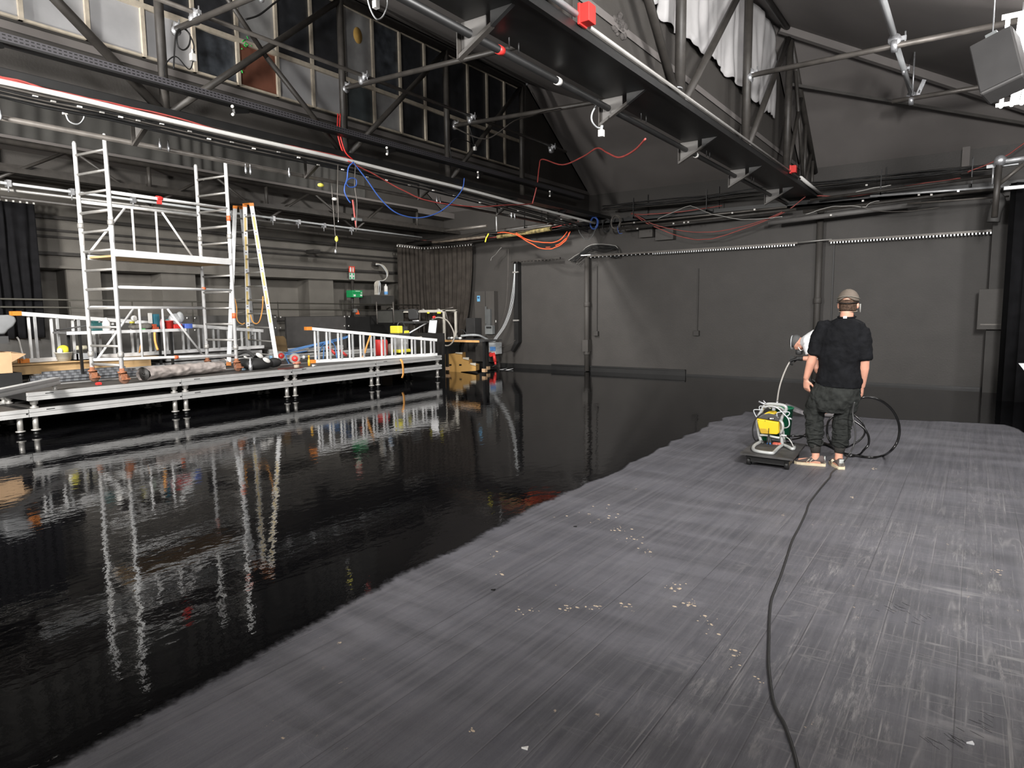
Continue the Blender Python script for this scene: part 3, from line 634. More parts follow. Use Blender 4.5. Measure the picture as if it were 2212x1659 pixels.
# ================================================================== BACK WALL SERVICES
tag(MB().box((-10.9, 14.78, 3.62), (XR, YB, 3.66)).box((-10.9, 14.78, 3.62), (XR, 14.82, 3.74)).build('service_shelf', STEELB), 'long dark steel shelf along the back wall under the cable runs', 'shelf')
pipe(P(1660, 482, y=14.7), P(1990, 440, y=14.7), .05, mat('grey_duct', (.13, .125, .12), .6), 'grey duct lying on the back wall shelf at the right', name='duct', cat='duct')
for k, (a, b, c, d, r, m_) in enumerate(((1330, 495, 1720, 452, .03, STEEL), (1340, 484, 1700, 447, .022, STEELG), (1735, 458, 2170, 405, .03, STEEL), (1880, 424, 2180, 402, .022, ALU), (1960, 440, 2180, 424, .016, STEELG), (1750, 432, 2160, 378, .026, STEEL))):
    pipe(P(a, b, y=14.65-.05*k), P(c, d, y=14.65-.05*k), r, m_, ['dark pipe left of the wide truss on the back wall', 'thin grey pipe above the dark pipe on the back wall', 'dark pipe right of the wide truss end', 'bright steel rail at the far right of the back wall', 'lower thin rail at the far right', 'upper dark pipe carrying the red cable at the right'][k])
def bcable(pts, y, r, m_, lb, group=None, wob=.01):
    y = y+.17 if y > 14.22 else y
    cable('cable', [P(a, b, y=y) for a, b in pts], r, m_, lb, 'cable', group, wob=wob)
bcable([(1765, 423), (1830, 424), (1900, 414), (1960, 402), (2010, 394), (2075, 385)], 14.3, .012, REDD, 'red cable along the upper pipe at the right of the back wall')
bcable([(2090, 372), (2140, 352), (2180, 332), (2225, 300)], 14.3, .012, REDD, 'red cable rising to the right edge')
bcable([(1363, 462), (1400, 463), (1440, 460), (1480, 456), (1560, 444)], 14.4, .012, REDD, 'red cable left on the back wall above the sagging ones')
bcable([(1365, 460), (1390, 478), (1415, 490), (1455, 506), (1500, 517), (1540, 515), (1590, 500), (1650, 478), (1700, 455), (1740, 425)], 14.5, .011, REDD, 'long red cable sagging in front of the back wall, the lower one')
bcable([(1370, 462), (1410, 484), (1460, 496), (1510, 502), (1570, 497), (1630, 482), (1690, 458)], 14.45, .010, REDD, 'second red cable sagging just above the lowest')
bcable([(1420, 474), (1450, 460), (1485, 446), (1500, 447), (1530, 460), (1560, 467), (1600, 474), (1650, 472), (1690, 468)], 14.35, .008, ALUD, 'pale cable waving along the back wall beam')
bcable([(1740, 463), (1790, 448), (1830, 445), (1870, 447)], 14.35, .008, ALUD, 'pale cable over the grey duct')
bcable([(1870, 448), (1880, 438), (1900, 434)], 14.35, .007, ALUD, 'short pale cable end over the grey duct')
bcable([(1860, 447), (1900, 456), (1960, 456), (2030, 448)], 14.35, .007, STEELG, 'thin dark cable sagging below the grey duct')
bcable([(1848, 415), (1880, 408), (1925, 400)], 14.3, .012, ALUD, 'pale bar-like cable crossing the red one')
for k in range(10):
    x0 = -7.4; pts = []
    for j in range(9):
        t = j/8; x = x0+(7.6)*t; pts.append((x+random.uniform(-.05, .05), 14.62-.035*(k % 4)-random.random()*.03, 3.93+.03*(k//3)+.03*math.sin(t*9+k)+random.uniform(-.015, .015)))
    cable('black_cable', pts, .010+.004*random.random(), STEELB if k % 2 else STEEL, 'dark cables bundled along the top of the back wall', 'cable', 'back wall cable bundle', k=4, wob=.012)
for k, (a, b) in enumerate(((1455, 483), (1478, 481), (1487, 480), (1370, 481), (1582, 460), (1630, 453), (1377, 494), (1795, 465), (1864, 434), (1872, 400), (1970, 403), (1985, 421), (2070, 413), (2012, 421), (1760, 432))):
    q = P(a, b, y=14.46); tag(MB().box(q-Vector((.018, .01, .014)), q+Vector((.018, .01, .018))).build('cable_tie', ALUD if k != 12 else ALU), 'small pale labels and ties on the back wall cable runs', 'cable tie', 'labels on the back wall runs')
# coils near the corner
def coil(c, r_, n_, m_, lb, tilt=0.):
    r = MB()
    c = Vector(c)
    for k in range(n_):
        rr = r_*(1+random.uniform(-.1, .08)); oy = random.uniform(-.03, .03)
        r.path([c+Vector((rr*.85*math.cos(a)+tilt*math.sin(a)*.02, oy+.01*math.sin(3*a), rr*1.15*math.sin(a))) for a in [j*math.pi/10 for j in range(20)]], .009, None, 5, closed=True)
    return tag(r.build('cable_coil', m_), lb, 'cable coil')
coil(P(1283, 482, y=14.6), .12, 9, BLUE, 'blue cable coil at the end of the cable truss')
coil(P(1330, 480, y=14.6), .14, 8, STEELG, 'grey cable coil right of the blue coil')
coil(P(1310, 487, y=14.7), .13, 6, STEELB, 'dark cable coil between the blue and grey coils')
bcable([(1246, 474), (1248, 490), (1255, 507), (1266, 517), (1277, 513), (1285, 498), (1286, 488)], 14.4, .007, GREYP, 'thin grey loop hanging left of the blue coil')
bcable([(1334, 488), (1335, 500), (1338, 504), (1344, 504)], 14.4, .006, BLUE, 'short blue tail under the grey coil')
for k, pts in enumerate(([(1225, 500), (1215, 514), (1195, 524), (1165, 523), (1140, 518), (1115, 503)], [(1230, 502), (1222, 520), (1205, 532), (1185, 538), (1165, 535), (1140, 522), (1112, 505)], [(1112, 506), (1090, 502), (1075, 503)], [(1232, 500), (1225, 512), (1212, 525), (1200, 530)])):
    bcable(pts, 14.0, .013, REDO, ['upper', 'lower', 'short left', 'short right'][k]+' bright orange-red cable drooping in the far left corner')
tag(MB().box(P(1182, 531, y=14.0)-Vector((.03, .02, .03)), P(1187, 537, y=14.0)+Vector((.03, .02, .03))).build('cable_plug', REDO), 'orange plug on the drooping corner cable', 'plug')
pipe(P(880, 528, y=14.5), P(1245, 476, y=14.7), .06, STEEL, 'thick dark pipe across the far left corner')
pipe(P(1075, 512, y=14.3), P(1190, 494, y=14.3), .055, mat('yellowed_wrapping', (.30, .24, .10), .85, var=.7, vscale=14), 'yellowed wrapped pipe section in the far corner')
pipe(P(935, 523, y=14.3), P(1050, 510, y=14.3), .05, mat('brown_wrapping', (.16, .13, .10), .85, var=.5, vscale=12), 'brown wrapped pipe section in the far corner')
pipe(P(960, 499, y=13.8), P(1052, 488, y=13.8), .04, STEELG, 'grey pipe stub above the far left corner')
pipe(P(1072, 468, y=13.8), P(1073, 500, y=13.8), .015, ALU, 'bright short hanger rod above the corner')
pipe(P(1100, 500, y=13.6), P(1240, 480, y=13.6), .02, STEELG, 'thin steel tube above the orange-red cables')
bcable([(1056, 505), (1050, 516), (1048, 523)], 13.8, .018, LEMON, 'yellow strap hanging in the far left corner')
bcable([(1083, 535), (1070, 550), (1062, 557), (1060, 563)], 14.6, .007, ALUD, 'pale wire hanging from the corner above the cabinet')
for k in range(6):
    bcable([(905+random.uniform(-10, 10), 520), (960, 518+k*2), (1040, 505+k*3+random.uniform(-4, 4)), (1120, 498+k*3+random.uniform(-4, 4)), (1190, 485+k*3), (1250, 470+k*4)], 14.2+.05*k, .011, STEELB if k % 2 else REDC if k == 2 else STEEL, 'tangled cables above the far left corner', 'corner cable tangle', .03)
for k, x_ in enumerate((-9.6, -6.6, -4.9, -1.6, -.2)): tag(MB().box((x_-.008, 14.44, 3.66), (x_+.008, 15.29, 3.70)).box((x_-.008, 14.44, 3.66), (x_+.008, 14.47, 4.12)).box((x_-.008, 15.26, 3.66), (x_+.008, 15.29, 4.3)).build('rack_hanger', STEELB), 'thin black rack hangers carrying the cable runs on the back wall', 'hanger', 'cable rack hangers')
# vertical pipes on the back wall
for (a, b), lb, z1_ in (((1268, 700), 'slim black downpipe left of centre on the back wall', 2.92), ((1764, 700), 'black downpipe behind the standing person', 3.6)):
    x_ = P(a, b, y=15.18).x; r = empty('downpipe', (x_, 15.18, .02), lb, 'pipe')
    MB().tube((x_, 15.18, .02), (x_, 15.18, z1_), .065, n=16).build('pipe', WALL, r)
    for zz in (1.72, .5): MB().lathe([(.075, -.06), (.082, -.05), (.082, .05), (.075, .06)], (x_, 15.18, zz), None, 16).build('collar', WALL, r)
    if z1_ < 3: MB().box((x_-.08, 15.08, .52), (x_+.08, 15.28, .82)).build('inspection_box', WALL, r)
dp = P(1270, 562, y=15.1); tag(MB().box((dp.x-.14, 14.98, 2.93), (dp.x+.14, 15.29, 2.96)).build('metal_plate', ALU), 'bright metal plate on top of the slim downpipe', 'plate')
# curtain track with runners
for x0_, x1_, lb, m_, nm in ((-10.45, -8.9, 'left piece of the curtain track, level with the cable duct', STEEL, 0), (-8.1, -3.15, 'long middle piece of curtain track with a row of bright runners', STEELG, 1), (-2.55, .75, 'right piece of curtain track with bright runners', STEELG, 1)):
    r = empty('curtain_track', ((x0_+x1_)/2, 15.05, 2.89), lb, 'curtain track')
    MB().box((x0_, 15.02, 2.90), (x1_, 15.08, 2.94)).build('rail', m_, r)
    run = MB(); n_ = int((x1_-x0_)/.055)
    for i in range(n_):
        x = x0_+.03+i*.055
        if nm and (x > -6.4): run.box((x, 15.025, 2.865), (x+.022, 15.07, 2.90))
        elif i % 2: run.box((x, 15.03, 2.875), (x+.02, 15.06, 2.90))
    tag(run.build('runners', ALU if nm else STEELG, r), kind='stuff')
pipe((-3.15, 15.05, 2.93), (-2.5, 15.05, 2.95), .014, ALUD, 'thin rod joining two curtain track pieces over the downpipe')
for (a, b, c), lb in (((1507, 580, 716), 'dark wall socket at the end of a thin vertical conduit'), ((1289, 575, 717), 'dark wall socket beside the slim downpipe'), ((1797, 520, 690), None)):
    x_ = P(a, 650, y=15.27).x; zt_ = P(a, b, y=15.27).z; zb_ = P(a, c, y=15.27).z
    if lb:
        r = empty('wall_socket', (x_, 15.27, zb_), lb, 'socket'); MB().box((x_-.012, 15.27, zb_), (x_+.012, 15.30, zt_)).build('conduit', WALLD, r); MB().box((x_-.075, 15.22, zb_-.10), (x_+.055, 15.30, zb_+.02)).build('socket_box', WALLD, r, bevel=.006)
    else: tag(MB().box((x_-.010, 15.27, .1), (x_+.010, 15.30, zt_)).build('conduit', STEELB), 'thin black vertical conduit right of the second downpipe', 'conduit')
for a, b, w_ in ((1385, 512, .32), (1420, 518, .42)):
    q = P(a, b, y=15.2); tag(MB().box((q.x-.02, 15.12, q.z-.02), (q.x+w_, 15.3, q.z+.24)).build('wall_box', WALL), '%s flat wall box under the sagging red cables' % ('smaller' if w_ < .4 else 'larger'), 'box')
# tall duct beside the cabinet with clips, cables falling from it
r = empty('cable_duct', (-10.33, 15.2, .7), 'tall black cable duct at the left end of the back wall track', 'duct')
MB().box((-10.42, 15.12, .72), (-10.28, 15.3, 2.9)).prism([(-10.42, 15.12, .72), (-10.28, 15.12, .72), (-10.48, 15.12, .45), (-10.54, 15.12, .5)], (0, .15, 0)).build('duct', STEELB, r)
for zz in (2.62, 1.32): MB().box((-10.43, 15.09, zz-.02), (-10.24, 15.12, zz+.02)).ball((-10.25, 15.07, zz), .022).build('clip', ALUD, r)
for k in range(4):
    o_ = k*1.9
    cable('grey_cable', [P(a, b, y=y) for a, b, y in ((1111+o_*.4, 570, 15.1), (1110+o_*.4, 600, 15.1), (1105+o_, 640, 15.05), (1098+o_, 675, 15.0), (1086+o_, 705, 14.9), (1070+o_, 728, 14.8), (1062+o_, 738, 14.7), (1050, 733-k, 14.4), (1035, 726-k, 14.1), (1015, 725-k, 13.9), (995, 727-k, 13.7))], .0055, GREYT, 'pale grey cables falling from the duct and crossing to the bench', 'cable', 'pale cable bundle by the cabinet')
cable('hanging_wire', [P(a, b, y=15.0) for a, b in ((1098, 535), (1097, 600), (1093, 660), (1082, 700), (1072, 722), (1060, 727), (1045, 722))], .006, STEELG, 'thin dark cable hanging left of the pale bundle', 'cord')
cable('hanging_wire', [P(a, b, y=15.1) for a, b in ((1113, 735), (1100, 744), (1085, 749), (1065, 748))], .006, STEELG, 'thin dark cable from the duct foot to the socket box', 'cord')
# draped black cables over the first downpipe head
for k in range(6):
    bcable([(1228+k*3, 562+k), (1250, 548+k*2), (1275, 530+k*2), (1305, 528+k*3), (1330, 532+k), (1335, 545+k*2), (1320, 556)], 15.0-.02*k, .012, STEELB if k else ALUD, 'black cables draped over the head of the slim downpipe', 'draped black cables', .02)

# ================================================================== CURTAINS
def curtain(path_, zt, zb, nfold, amp, m, lb, rag=0., cx=None, seed=1, squeeze=None):
    pts = []; L_ = 0
    for i in range(len(path_)-1):
        a, b = Vector(path_[i]), Vector(path_[i+1]); n_ = max(2, int((b-a).length/.02))
        for j in range(n_): pts.append(a.lerp(b, j/n_))
    pts.append(Vector(path_[-1])); n = len(pts); nz_ = 16; vs = []; fs = []
    for j in range(nz_+1):
        t = j/nz_
        for i, p in enumerate(pts):
            tn = (pts[min(i+1, n-1)]-pts[max(i-1, 0)]).normalized(); nr = Vector((-tn.y, tn.x))
            s_ = i/n; ph = s_*nfold*6.283+1.3*noise.noise(Vector((s_*9, t*1.2, seed)))
            a_ = amp*(.35+.65*t)*(1+.4*noise.noise(Vector((s_*15, seed, t))))
            q = p+nr*a_*math.sin(ph)+nr*.5*amp*noise.noise(Vector((s_*40, t*3, seed)))
            if squeeze: q = q.lerp(Vector(squeeze), .38*(t**2.2)*s_)
            vs.append((q.x, q.y, zt+(zb-zt)*t))
    for j in range(nz_):
        for i in range(n-1): k = j*n+i; fs.append((k, k+1, k+n+1, k+n))
    root = empty('curtain', (pts[0].x, pts[0].y, zb), lb, 'curtain')
    o = MB().add(vs, fs, None, True).build('cloth', m, root); md = o.modifiers.new('t', 'SOLIDIFY'); md.thickness = .008
    tr = MB(); rn = MB()
    tr.path([(p[0], p[1], zt+.06) for p in path_], .018, None, 6); tr.build('track', STEELG, root)
    for i in range(0, n, 5): p = pts[i]; rn.box((p.x-.012, p.y-.012, zt), (p.x+.012, p.y+.012, zt+.045))
    tag(rn.build('runners', WHITE, root), kind='stuff')
CUR = mat('dark_brown_curtain', (.042, .036, .031), .95, var=.25, vscale=5, spec=.15)
CURB = mat('black_curtain', (.008, .008, .009), .95, var=.3, vscale=5, spec=.12)
curtain([(-13.55, 13.9), (-13.55, 14.95), (-13.35, 15.05), (-11.75, 15.05)], 3.42, .62, 17, .055, CUR, 'dark brown curtain around the far left corner', seed=4, squeeze=(-12.9, 15.0))
curtain([(-13.5, 2.6), (-13.5, 5.0)], 3.50, 1.2, 16, .05, CURB, 'black curtain at the far left edge above the lying ladder', seed=8)
# ================================================================== STAGE DECKS
TD = .57
DECKTOP = mat('worn_black_deck_board', (.060, .056, .052), .6, var=.3, vscale=5)
def deck(x1, y0, ly, zt, legs, lb, group, dx=1.02, h=.105, stubs=None):
    r = empty('stage_deck', (x1-dx/2, y0+ly/2, zt-h), lb, 'stage deck', group)
    MB().box((x1-dx+.03, y0+.03, zt-.03), (x1-.03, y0+ly-.03, zt-.002)).build('board', DECKTOP, r)
    def rail(a, b, axis):
        m_ = MB()
        if axis == 'y':
            x, = a; s_ = b
            m_.box((x-.03, y0, zt-h), (x+.03, y0+ly, zt-h+.042)).box((x-.03, y0, zt-.045), (x+.03, y0+ly, zt)).box((x-.022, y0, zt-h+.04), (x+.022, y0+ly, zt-.04))
        else:
            y, = a; m_.box((x1-dx+.06, y-.025, zt-h), (x1-.06, y+.025, zt))
        return m_.build('rail', DECKALU if axis == 'y' else STEELB, r)
    rail((x1-.03,), 0, 'y'); rail((x1-dx+.03,), 0, 'y'); rail((y0+.026,), 0, 'x'); rail((y0+ly-.026,), 0, 'x')
    for k, yy in enumerate((y0+.085, y0+ly-.085)):
        for xx in (x1-.07, x1-dx+.10):
            m_ = MB()
            if legs: m_.tube((xx, yy, .06), (xx, yy, zt-h), .034, n=14).lathe([(.034, 0), (.056, .004), (.056, .018), (.034, .022)], (xx, yy, .055), None, 16).lathe([(.030, 0), (.034, .03), (.024, .035), (.024, .056)], (xx, yy, 0), BLK, 14)
            else: m_.lathe([(.05, 0), (.05, .02), (.028, .025), (.028, .05), (.045, .055), (.045, .085), (.055, .09), (.055, stubs or .10)], (xx, yy, zt-h-(stubs or .10)), None, 14)
            m_.build('leg' if legs else 'stacking_stub', ALUD, r)
    MB().box((x1-.001, y0+.20, zt-.028), (x1+.002, y0+.30, zt-.018)).box((x1-.001, y0+ly-.03, zt-.07), (x1+.002, y0+ly-.01, zt-.05)).build('lock_slot', BLK, r)
    return r
nm_ = ['nearest', 'second', 'third', 'fourth', 'farthest']
for i in range(5): deck(-10.2, 1.44+i*2.078, 2.07, .355, True, 'lower front stage deck, %s of five, standing on round feet' % nm_[i], 'lower front stage decks')
for i in range(4): deck(-10.2, 3.52+i*2.078, 2.07, TD, False, 'upper front stage deck, %s of four, stacked on the lower row' % (nm_[i] if i < 3 else 'farthest'), 'upper front stage decks', stubs=.108)
for i in range(5): deck(-11.24, 1.44+i*2.078, 2.07, .355, True, 'lower rear stage deck in the dark, %s of five' % nm_[i], 'lower rear stage decks')
for i in range(4): deck(-11.24, 3.52+i*2.078, 2.07, TD, False, 'upper rear stage deck behind the scaffold, %s of four' % (nm_[i] if i < 3 else 'farthest'), 'upper rear stage decks', stubs=.108)
# dark plinth and stacked spare decks behind
tag(MB().box((-13.6, 2.0, 0), (-12.32, 12.6, .57)).build('plinth', STEELB), 'dark platform behind the stage decks', 'platform')
for i, (y0, z) in enumerate(((4.2, .69), (6.3, .69), (6.5, .82), (8.6, .69), (8.7, .82), (10.7, .69))):
    fx = -.45 if i == 0 else 0; r = empty('spare_deck', (-12.6, y0, z-.1), 'spare aluminium-edged deck lying behind the ladders, %s' % ['under the plywood', 'middle lower', 'middle upper behind the black bag', 'right lower', 'right upper behind the blue truck', 'far right one'][i], 'stage deck')
    m_ = MB().box((-12.36-fx, y0, z-.105), (-12.31-fx, y0+2.02, z-.06)).box((-12.36-fx, y0, z-.05), (-12.31-fx, y0+2.02, z)).box((-12.37-fx, y0, z-.08), (-12.33-fx, y0+2.02, z-.03)); m_.build('rail', DECKALU, r)
    MB().box((-13.3, y0+.02, z-.1), (-12.37-fx, y0+2.0, z-.004)).build('board', DECKTOP, r)
# oblique aluminium profile end sticking in from the left
a_ = P(-60, 852, z=.74); b_ = P(122, 815, z=.74)
pr_ = empty('loose_rail', (b_.x, b_.y, .6), 'loose aluminium deck rail with rounded end pointing out at the left edge', 'rail')
d_ = (b_-a_).normalized(); n_ = Vector((-d_.y, d_.x, 0))
MB().bar(a_-Vector((0, 0, .02)), b_-Vector((0, 0, .02)), .10, .045).bar(a_-Vector((0, 0, .075)), b_-Vector((0, 0, .075)), .10, .045).bar(a_-Vector((0, 0, .05)), b_-Vector((0, 0, .05))-d_*.02, .08, .05).build('profile', DECKALU, pr_, bevel=.012)
MB().tube(b_-d_*.08-Vector((0, 0, .22)), b_-d_*.08-Vector((0, 0, .09)), .03).box(b_-Vector((.12, .1, .25)), b_-Vector((.02, .0, .2))).build('coupler', ALUD, pr_)

# ================================================================== ROLLING SCAFFOLD
p1, p2, p3, p4 = Vector((-11.0, 4.66, 0)), Vector((-10.27, 4.75, 0)), Vector((-11.36, 6.73, 0)), Vector((-10.62, 6.83, 0))
sc_ = empty('scaffold_tower', ((p1+p4)/2)+Vector((0, 0, TD)), 'silver rolling scaffold tower on rusty castors standing on the stage', 'scaffold')
def zt(px, py, p): return P(px, py, y=p.y).z
tops = [zt(161, 305, p1), zt(220, 290, p2), zt(423, 355, p3), zt(485, 345, p4)]
ztop_ = sum(tops)/4
for p, t_ in zip((p1, p2, p3, p4), tops):
    o = MB().path([p+Vector((0, 0, TD+.20)), p+Vector((0, 0, t_-.03)), p+Vector((0, 0, t_))], .03, None, 14, radii=[.03, .03, .018]).build('post', ALUW, sc_)
    MB().lathe([(.034, 0), (.034, .36)], p+Vector((0, 0, TD+2.05)), None, 14).build('spigot_sleeve', ALUW, sc_)
RP = .279
for a, b in ((p1, p2), (p3, p4)):
    for k in range(12):
        z = .845+k*RP
        MB().tube(a+Vector((0, 0, z)), b+Vector((0, 0, z)), .019 if k % 4 else .023, n=10).build('rung', ALUD, sc_)
def sbar(pa, pb, za, zb, r, m_=ALUW, nm='brace', off=0):
    a = pa+Vector((0, 0, za)); b = pb+Vector((0, 0, zb)); return MB().tube(a, b, r, n=10).build(nm, m_, sc_)
fr = lambda a, b, t: a.lerp(b, t)
# front side rails (p2-p4)
sbar(p2, p4, zt(236, 414, p2), zt(489, 451, p4), .024, nm='guard_rail')
sbar(p2, p4, zt(248, 620, p2), zt(502, 627, p4), .022, nm='guard_rail')
z_a, z_b = zt(245, 546, p2), zt(498, 566, p4)
MB().bar(p2+Vector((.02, .03, z_a)), p4+Vector((.02, -.03, z_b)), .05, .10).build('toe_board', ALUW, sc_)
MB().bar(p1+Vector((.05, .05, z_a-.03)), p3+Vector((.05, -.05, z_b-.03)), .04, .07).build('toe_board', ALUW, sc_)
MB().prism([p1+Vector((.08, .05, z_a-.05)), p2+Vector((-.03, .05, z_a-.05)), p4+Vector((-.03, -.05, z_b-.05)), p3+Vector((.08, -.05, z_b-.05))], (0, 0, .03)).build('platform', PLY, sc_)
# rear side truss guard (p1-p3), upper
zu0, zu1 = zt(180, 433, p1), zt(426, 466, p3); zl0, zl1 = zt(190, 546, p1), zt(430, 572, p3)
sbar(p1, p3, zu0, zu1, .024, nm='guard_rail')
def mid(t, z0, z1): return fr(p1, p3, t)+Vector((0, 0, z0+(z1-z0)*t))
for t0, t1 in ((.40, .40), (.60, .60)): MB().tube(mid(t0, zu0, zu1), mid(t1, zl0, zl1), .018).build('strut', ALUW, sc_)
for t0, t1 in ((.35, .04), (.65, .96)): MB().tube(mid(t0, zu0, zu1), mid(t1, zl0, zl1), .018).build('strut', ALUW, sc_)
# lower truss frame on the rear
yu0, yu1 = zt(192, 664, p1), zt(442, 665, p3); yl0, yl1 = zt(203, 778, p1), zt(450, 768, p3)
sbar(p1, p3, yu0, yu1, .024, nm='guard_rail'); sbar(p1, p4, yl0, yl1+.02, .024, nm='guard_rail')
def mid2(t, z0, z1): return fr(p1, p3, t)+Vector((0, 0, z0+(z1-z0)*t))
for t0, t1 in ((.40, .40), (.60, .60)): MB().tube(mid2(t0, yu0, yu1), mid2(t1, yl0, yl1), .018).build('strut', ALUW, sc_)
for t0, t1 in ((.36, .04), (.64, .96)): MB().tube(mid2(t0, yu0, yu1), mid2(t1, yl0, yl1), .018).build('strut', ALUW, sc_)
ORB = mat('orange_red_band', (.72, .14, .05), .5)
for p, z in ((p4, zt(492, 472, p4)), (p4, zt(504, 682, p4))): MB().lathe([(.034, -.045), (.034, .045)], p+Vector((0, 0, z)), None, 14).build('colour_band', ORB, sc_)
q = fr(p2, p4, .38)+Vector((0, 0, zt(330, 431, fr(p2, p4, .38)))); MB().lathe([(.030, -.05), (.034, -.02), (.034, .02), (.030, .05)], q, None, 12, (p4-p2)).box(q-Vector((.02, .03, .09)), q+Vector((.02, .03, 0))).build('red_latch', RED, sc_)
for t, zz in ((.72, zt(433, 624, fr(p2, p4, .72))),): q = fr(p2, p4, t)+Vector((0, 0, zz)); MB().lathe([(.026, -.025), (.026, .025)], q, None, 12, (p4-p2)).build('colour_band', ORB, sc_)
q = fr(p1, p4, .55)+Vector((0, 0, yl0+(yl1-yl0)*.55+.01)); MB().lathe([(.03, -.03), (.03, .03)], q, None, 12, (p4-p1)).build('colour_band', ORB, sc_)
for p in (p1, p2, p3, p4):
    for za in (1.0, 2.9): MB().lathe([(.038, -.04), (.045, -.02), (.045, .02), (.038, .04)], p+Vector((0, 0, za)), None, 12).build('coupler', ALUD, sc_)
    c = MB().lathe([(.05, .18), (.06, .19), (.06, .205), (.035, .21), (.035, .25)], p+Vector((0, 0, TD-.02)), None, 14).box(p+Vector((-.045, -.03, TD+.06)), p+Vector((-.03, .05, TD+.17))).box(p+Vector((.03, -.03, TD+.06)), p+Vector((.045, .05, TD+.17))).box(p+Vector((-.045, -.03, TD+.15)), p+Vector((.045, .05, TD+.175))).build('castor_fork', RUST, sc_)
    MB().lathe([(.03, -.022), (.07, -.022), (.075, -.012), (.075, .012), (.07, .022), (.03, .022)], p+Vector((0, .025, TD+.076)), None, 18, (1, 0, 0)).build('wheel', mat('brown_castor_wheel', (.16, .08, .05), .6, var=.3, vscale=30), c)
    MB().box(p+Vector((.045, .03, TD+.07)), p+Vector((.10, .07, TD+.085))).build('brake_pedal', RUST, c)

# ================================================================== STANDING DOUBLE LADDER
def stile(m_, a, b, w_, t_): m_.bar(a, b, w_, t_, up=(0, 1, 0)); return m_
lad = empty('double_ladder', P(540, 785, y=8.1), 'tall standing double ladder with orange caps and yellow-striped front stiles', 'ladder')
AL, AR = (P(529, 441, y=8.12), P(538, 779, z=TD+.02)), (P(543, 440, y=8.02), P(599, 787, z=TD+.02))
BL, BR = (P(508, 446, y=8.0), P(494, 790, z=TD+.02)), (P(521, 446, y=8.22), P(551, 765, y=9.0))
for (a, b), m_, yel in ((AL, ALUW, 1), (AR, ALUW, 1), (BL, ALU, 0), (BR, ALU, 0)):
    d = (b-a); s_ = MB().bar(a, b, .075, .03, up=(.8, -.6, 0)).build('stile', m_, lad)
    sd = d.cross(Vector((.8, -.6, 0))).normalized(); up_ = sd.cross(d).normalized()
    if yel:
        for k in range(7 if (a, b) == AL else 6):
            t0 = .08+k*.115; q0 = a+d*t0+up_*.017*(1 if up_.x > 0 else -1); q1 = a+d*(t0+.085)+up_*.017*(1 if up_.x > 0 else -1)
            MB().bar(q0, q1, .042, .004, up=(.8, -.6, 0)).build('strip', LADY, s_)
            qq = a+d*(t0-.016)+up_*.017*(1 if up_.x > 0 else -1); MB().bar(qq-d.normalized()*.008, qq+d.normalized()*.008, .03, .004, up=(.8, -.6, 0)).build('rivet_plate', DGREY, s_)
    MB().bar(a-d.normalized()*.01, a+d.normalized()*.05, .085, .04, up=(.8, -.6, 0)).build('top_cap', ORNG, lad)
    MB().bar(b-d.normalized()*.07, b, .085, .04, up=(.8, -.6, 0)).build('foot_cap', ORNG, lad)
MB().bar(AL[0], AR[0], .05, .03).bar(BL[0], BR[0], .05, .03).build('top_bar', ORNG, lad)
for k in range(11):
    t = .075+k*.087
    MB().tube(AL[0].lerp(AL[1], t), AR[0].lerp(AR[1], t), .014).build('rung', ALUD, lad); MB().tube(BL[0].lerp(BL[1], t), BR[0].lerp(BR[1], t), .014).build('rung', ALUD, lad)
STRAP = mat('orange_strap', (.80, .38, .10), .7)
def strap(pts, lb, w_=.02, name='strap'): return tag(MB().path(smooth_pts(pts, 5), w_, None, 6, radii=None, flat=(0, 0, 1)).build(name, STRAP), lb, 'strap')
strap([P(*q, y=7.9) for q in ((568, 640), (567, 665), (562, 690), (555, 699), (546, 695), (541, 680))], 'orange webbing loop hanging on the double ladder', .012)
strap([P(*q, y=7.7) for q in ((505, 640), (511, 662), (512, 690), (522, 700), (528, 698))], 'orange cord hanging between scaffold and double ladder', .01)

# ================================================================== LADDERS LYING ON EDGE
def lying(a, b, h0, h1, nr, gap, lb, pairs=True):
    """a,b: bottom rail ends; h0,h1 height of the upper rail over it at each end"""
    a, b = Vector(a), Vector(b); d = (b-a).normalized(); n = Vector((-d.y, d.x, 0)); r = empty('folding_ladder', a, lb, 'ladder')
    for s_ in (0, 1):
        o_ = n*gap*s_; tA, tB = a+Vector((0, 0, h0)), b+Vector((0, 0, h1))
        MB().bar(a+o_+Vector((0, 0, .03)), b+o_+Vector((0, 0, .03)), .028, .06).build('stile', ALUW, r); MB().bar(tA+o_, tB+o_, .028, .06).build('stile', ALUW, r)
        MB().bar(tA+o_-d*.07, tA+o_+d*.05, .036, .066).build('end_cap', ORNG, r)
        MB().bar(a+o_-d*.02+Vector((0, 0, .03)), a+o_+d*.1+Vector((0, 0, .03)), .034, .066).build('end_cap', ORNG, r)
        for k in range(nr):
            t = (k+.55)/nr+(.012 if s_ else 0); q0 = a.lerp(b, t)+o_; MB().bar(q0+Vector((0, 0, .05)), q0+Vector((0, 0, h0+(h1-h0)*t-.02)), .032, .032, up=tuple(d)).build('rung', ALUW if not s_ else ALU, r)
    return r
a_ = P(668, 784, z=TD); b_ = P(940, 768, z=TD)
lying((a_.x, a_.y, TD), (b_.x, b_.y, TD), .70, .36, 12, -.085, 'folding ladder lying on edge at the right half of the stage')
lying((-12.15, 4.12, .862), (-12.3, 8.5, .862), .76, .36, 14, -.085, 'longer folding ladder lying on edge behind the scaffold at the left')
strap([P(*q, y=9.9) for q in ((800, 725), (793, 745), (787, 765), (779, 780))], 'orange strap tied round the lying ladder')
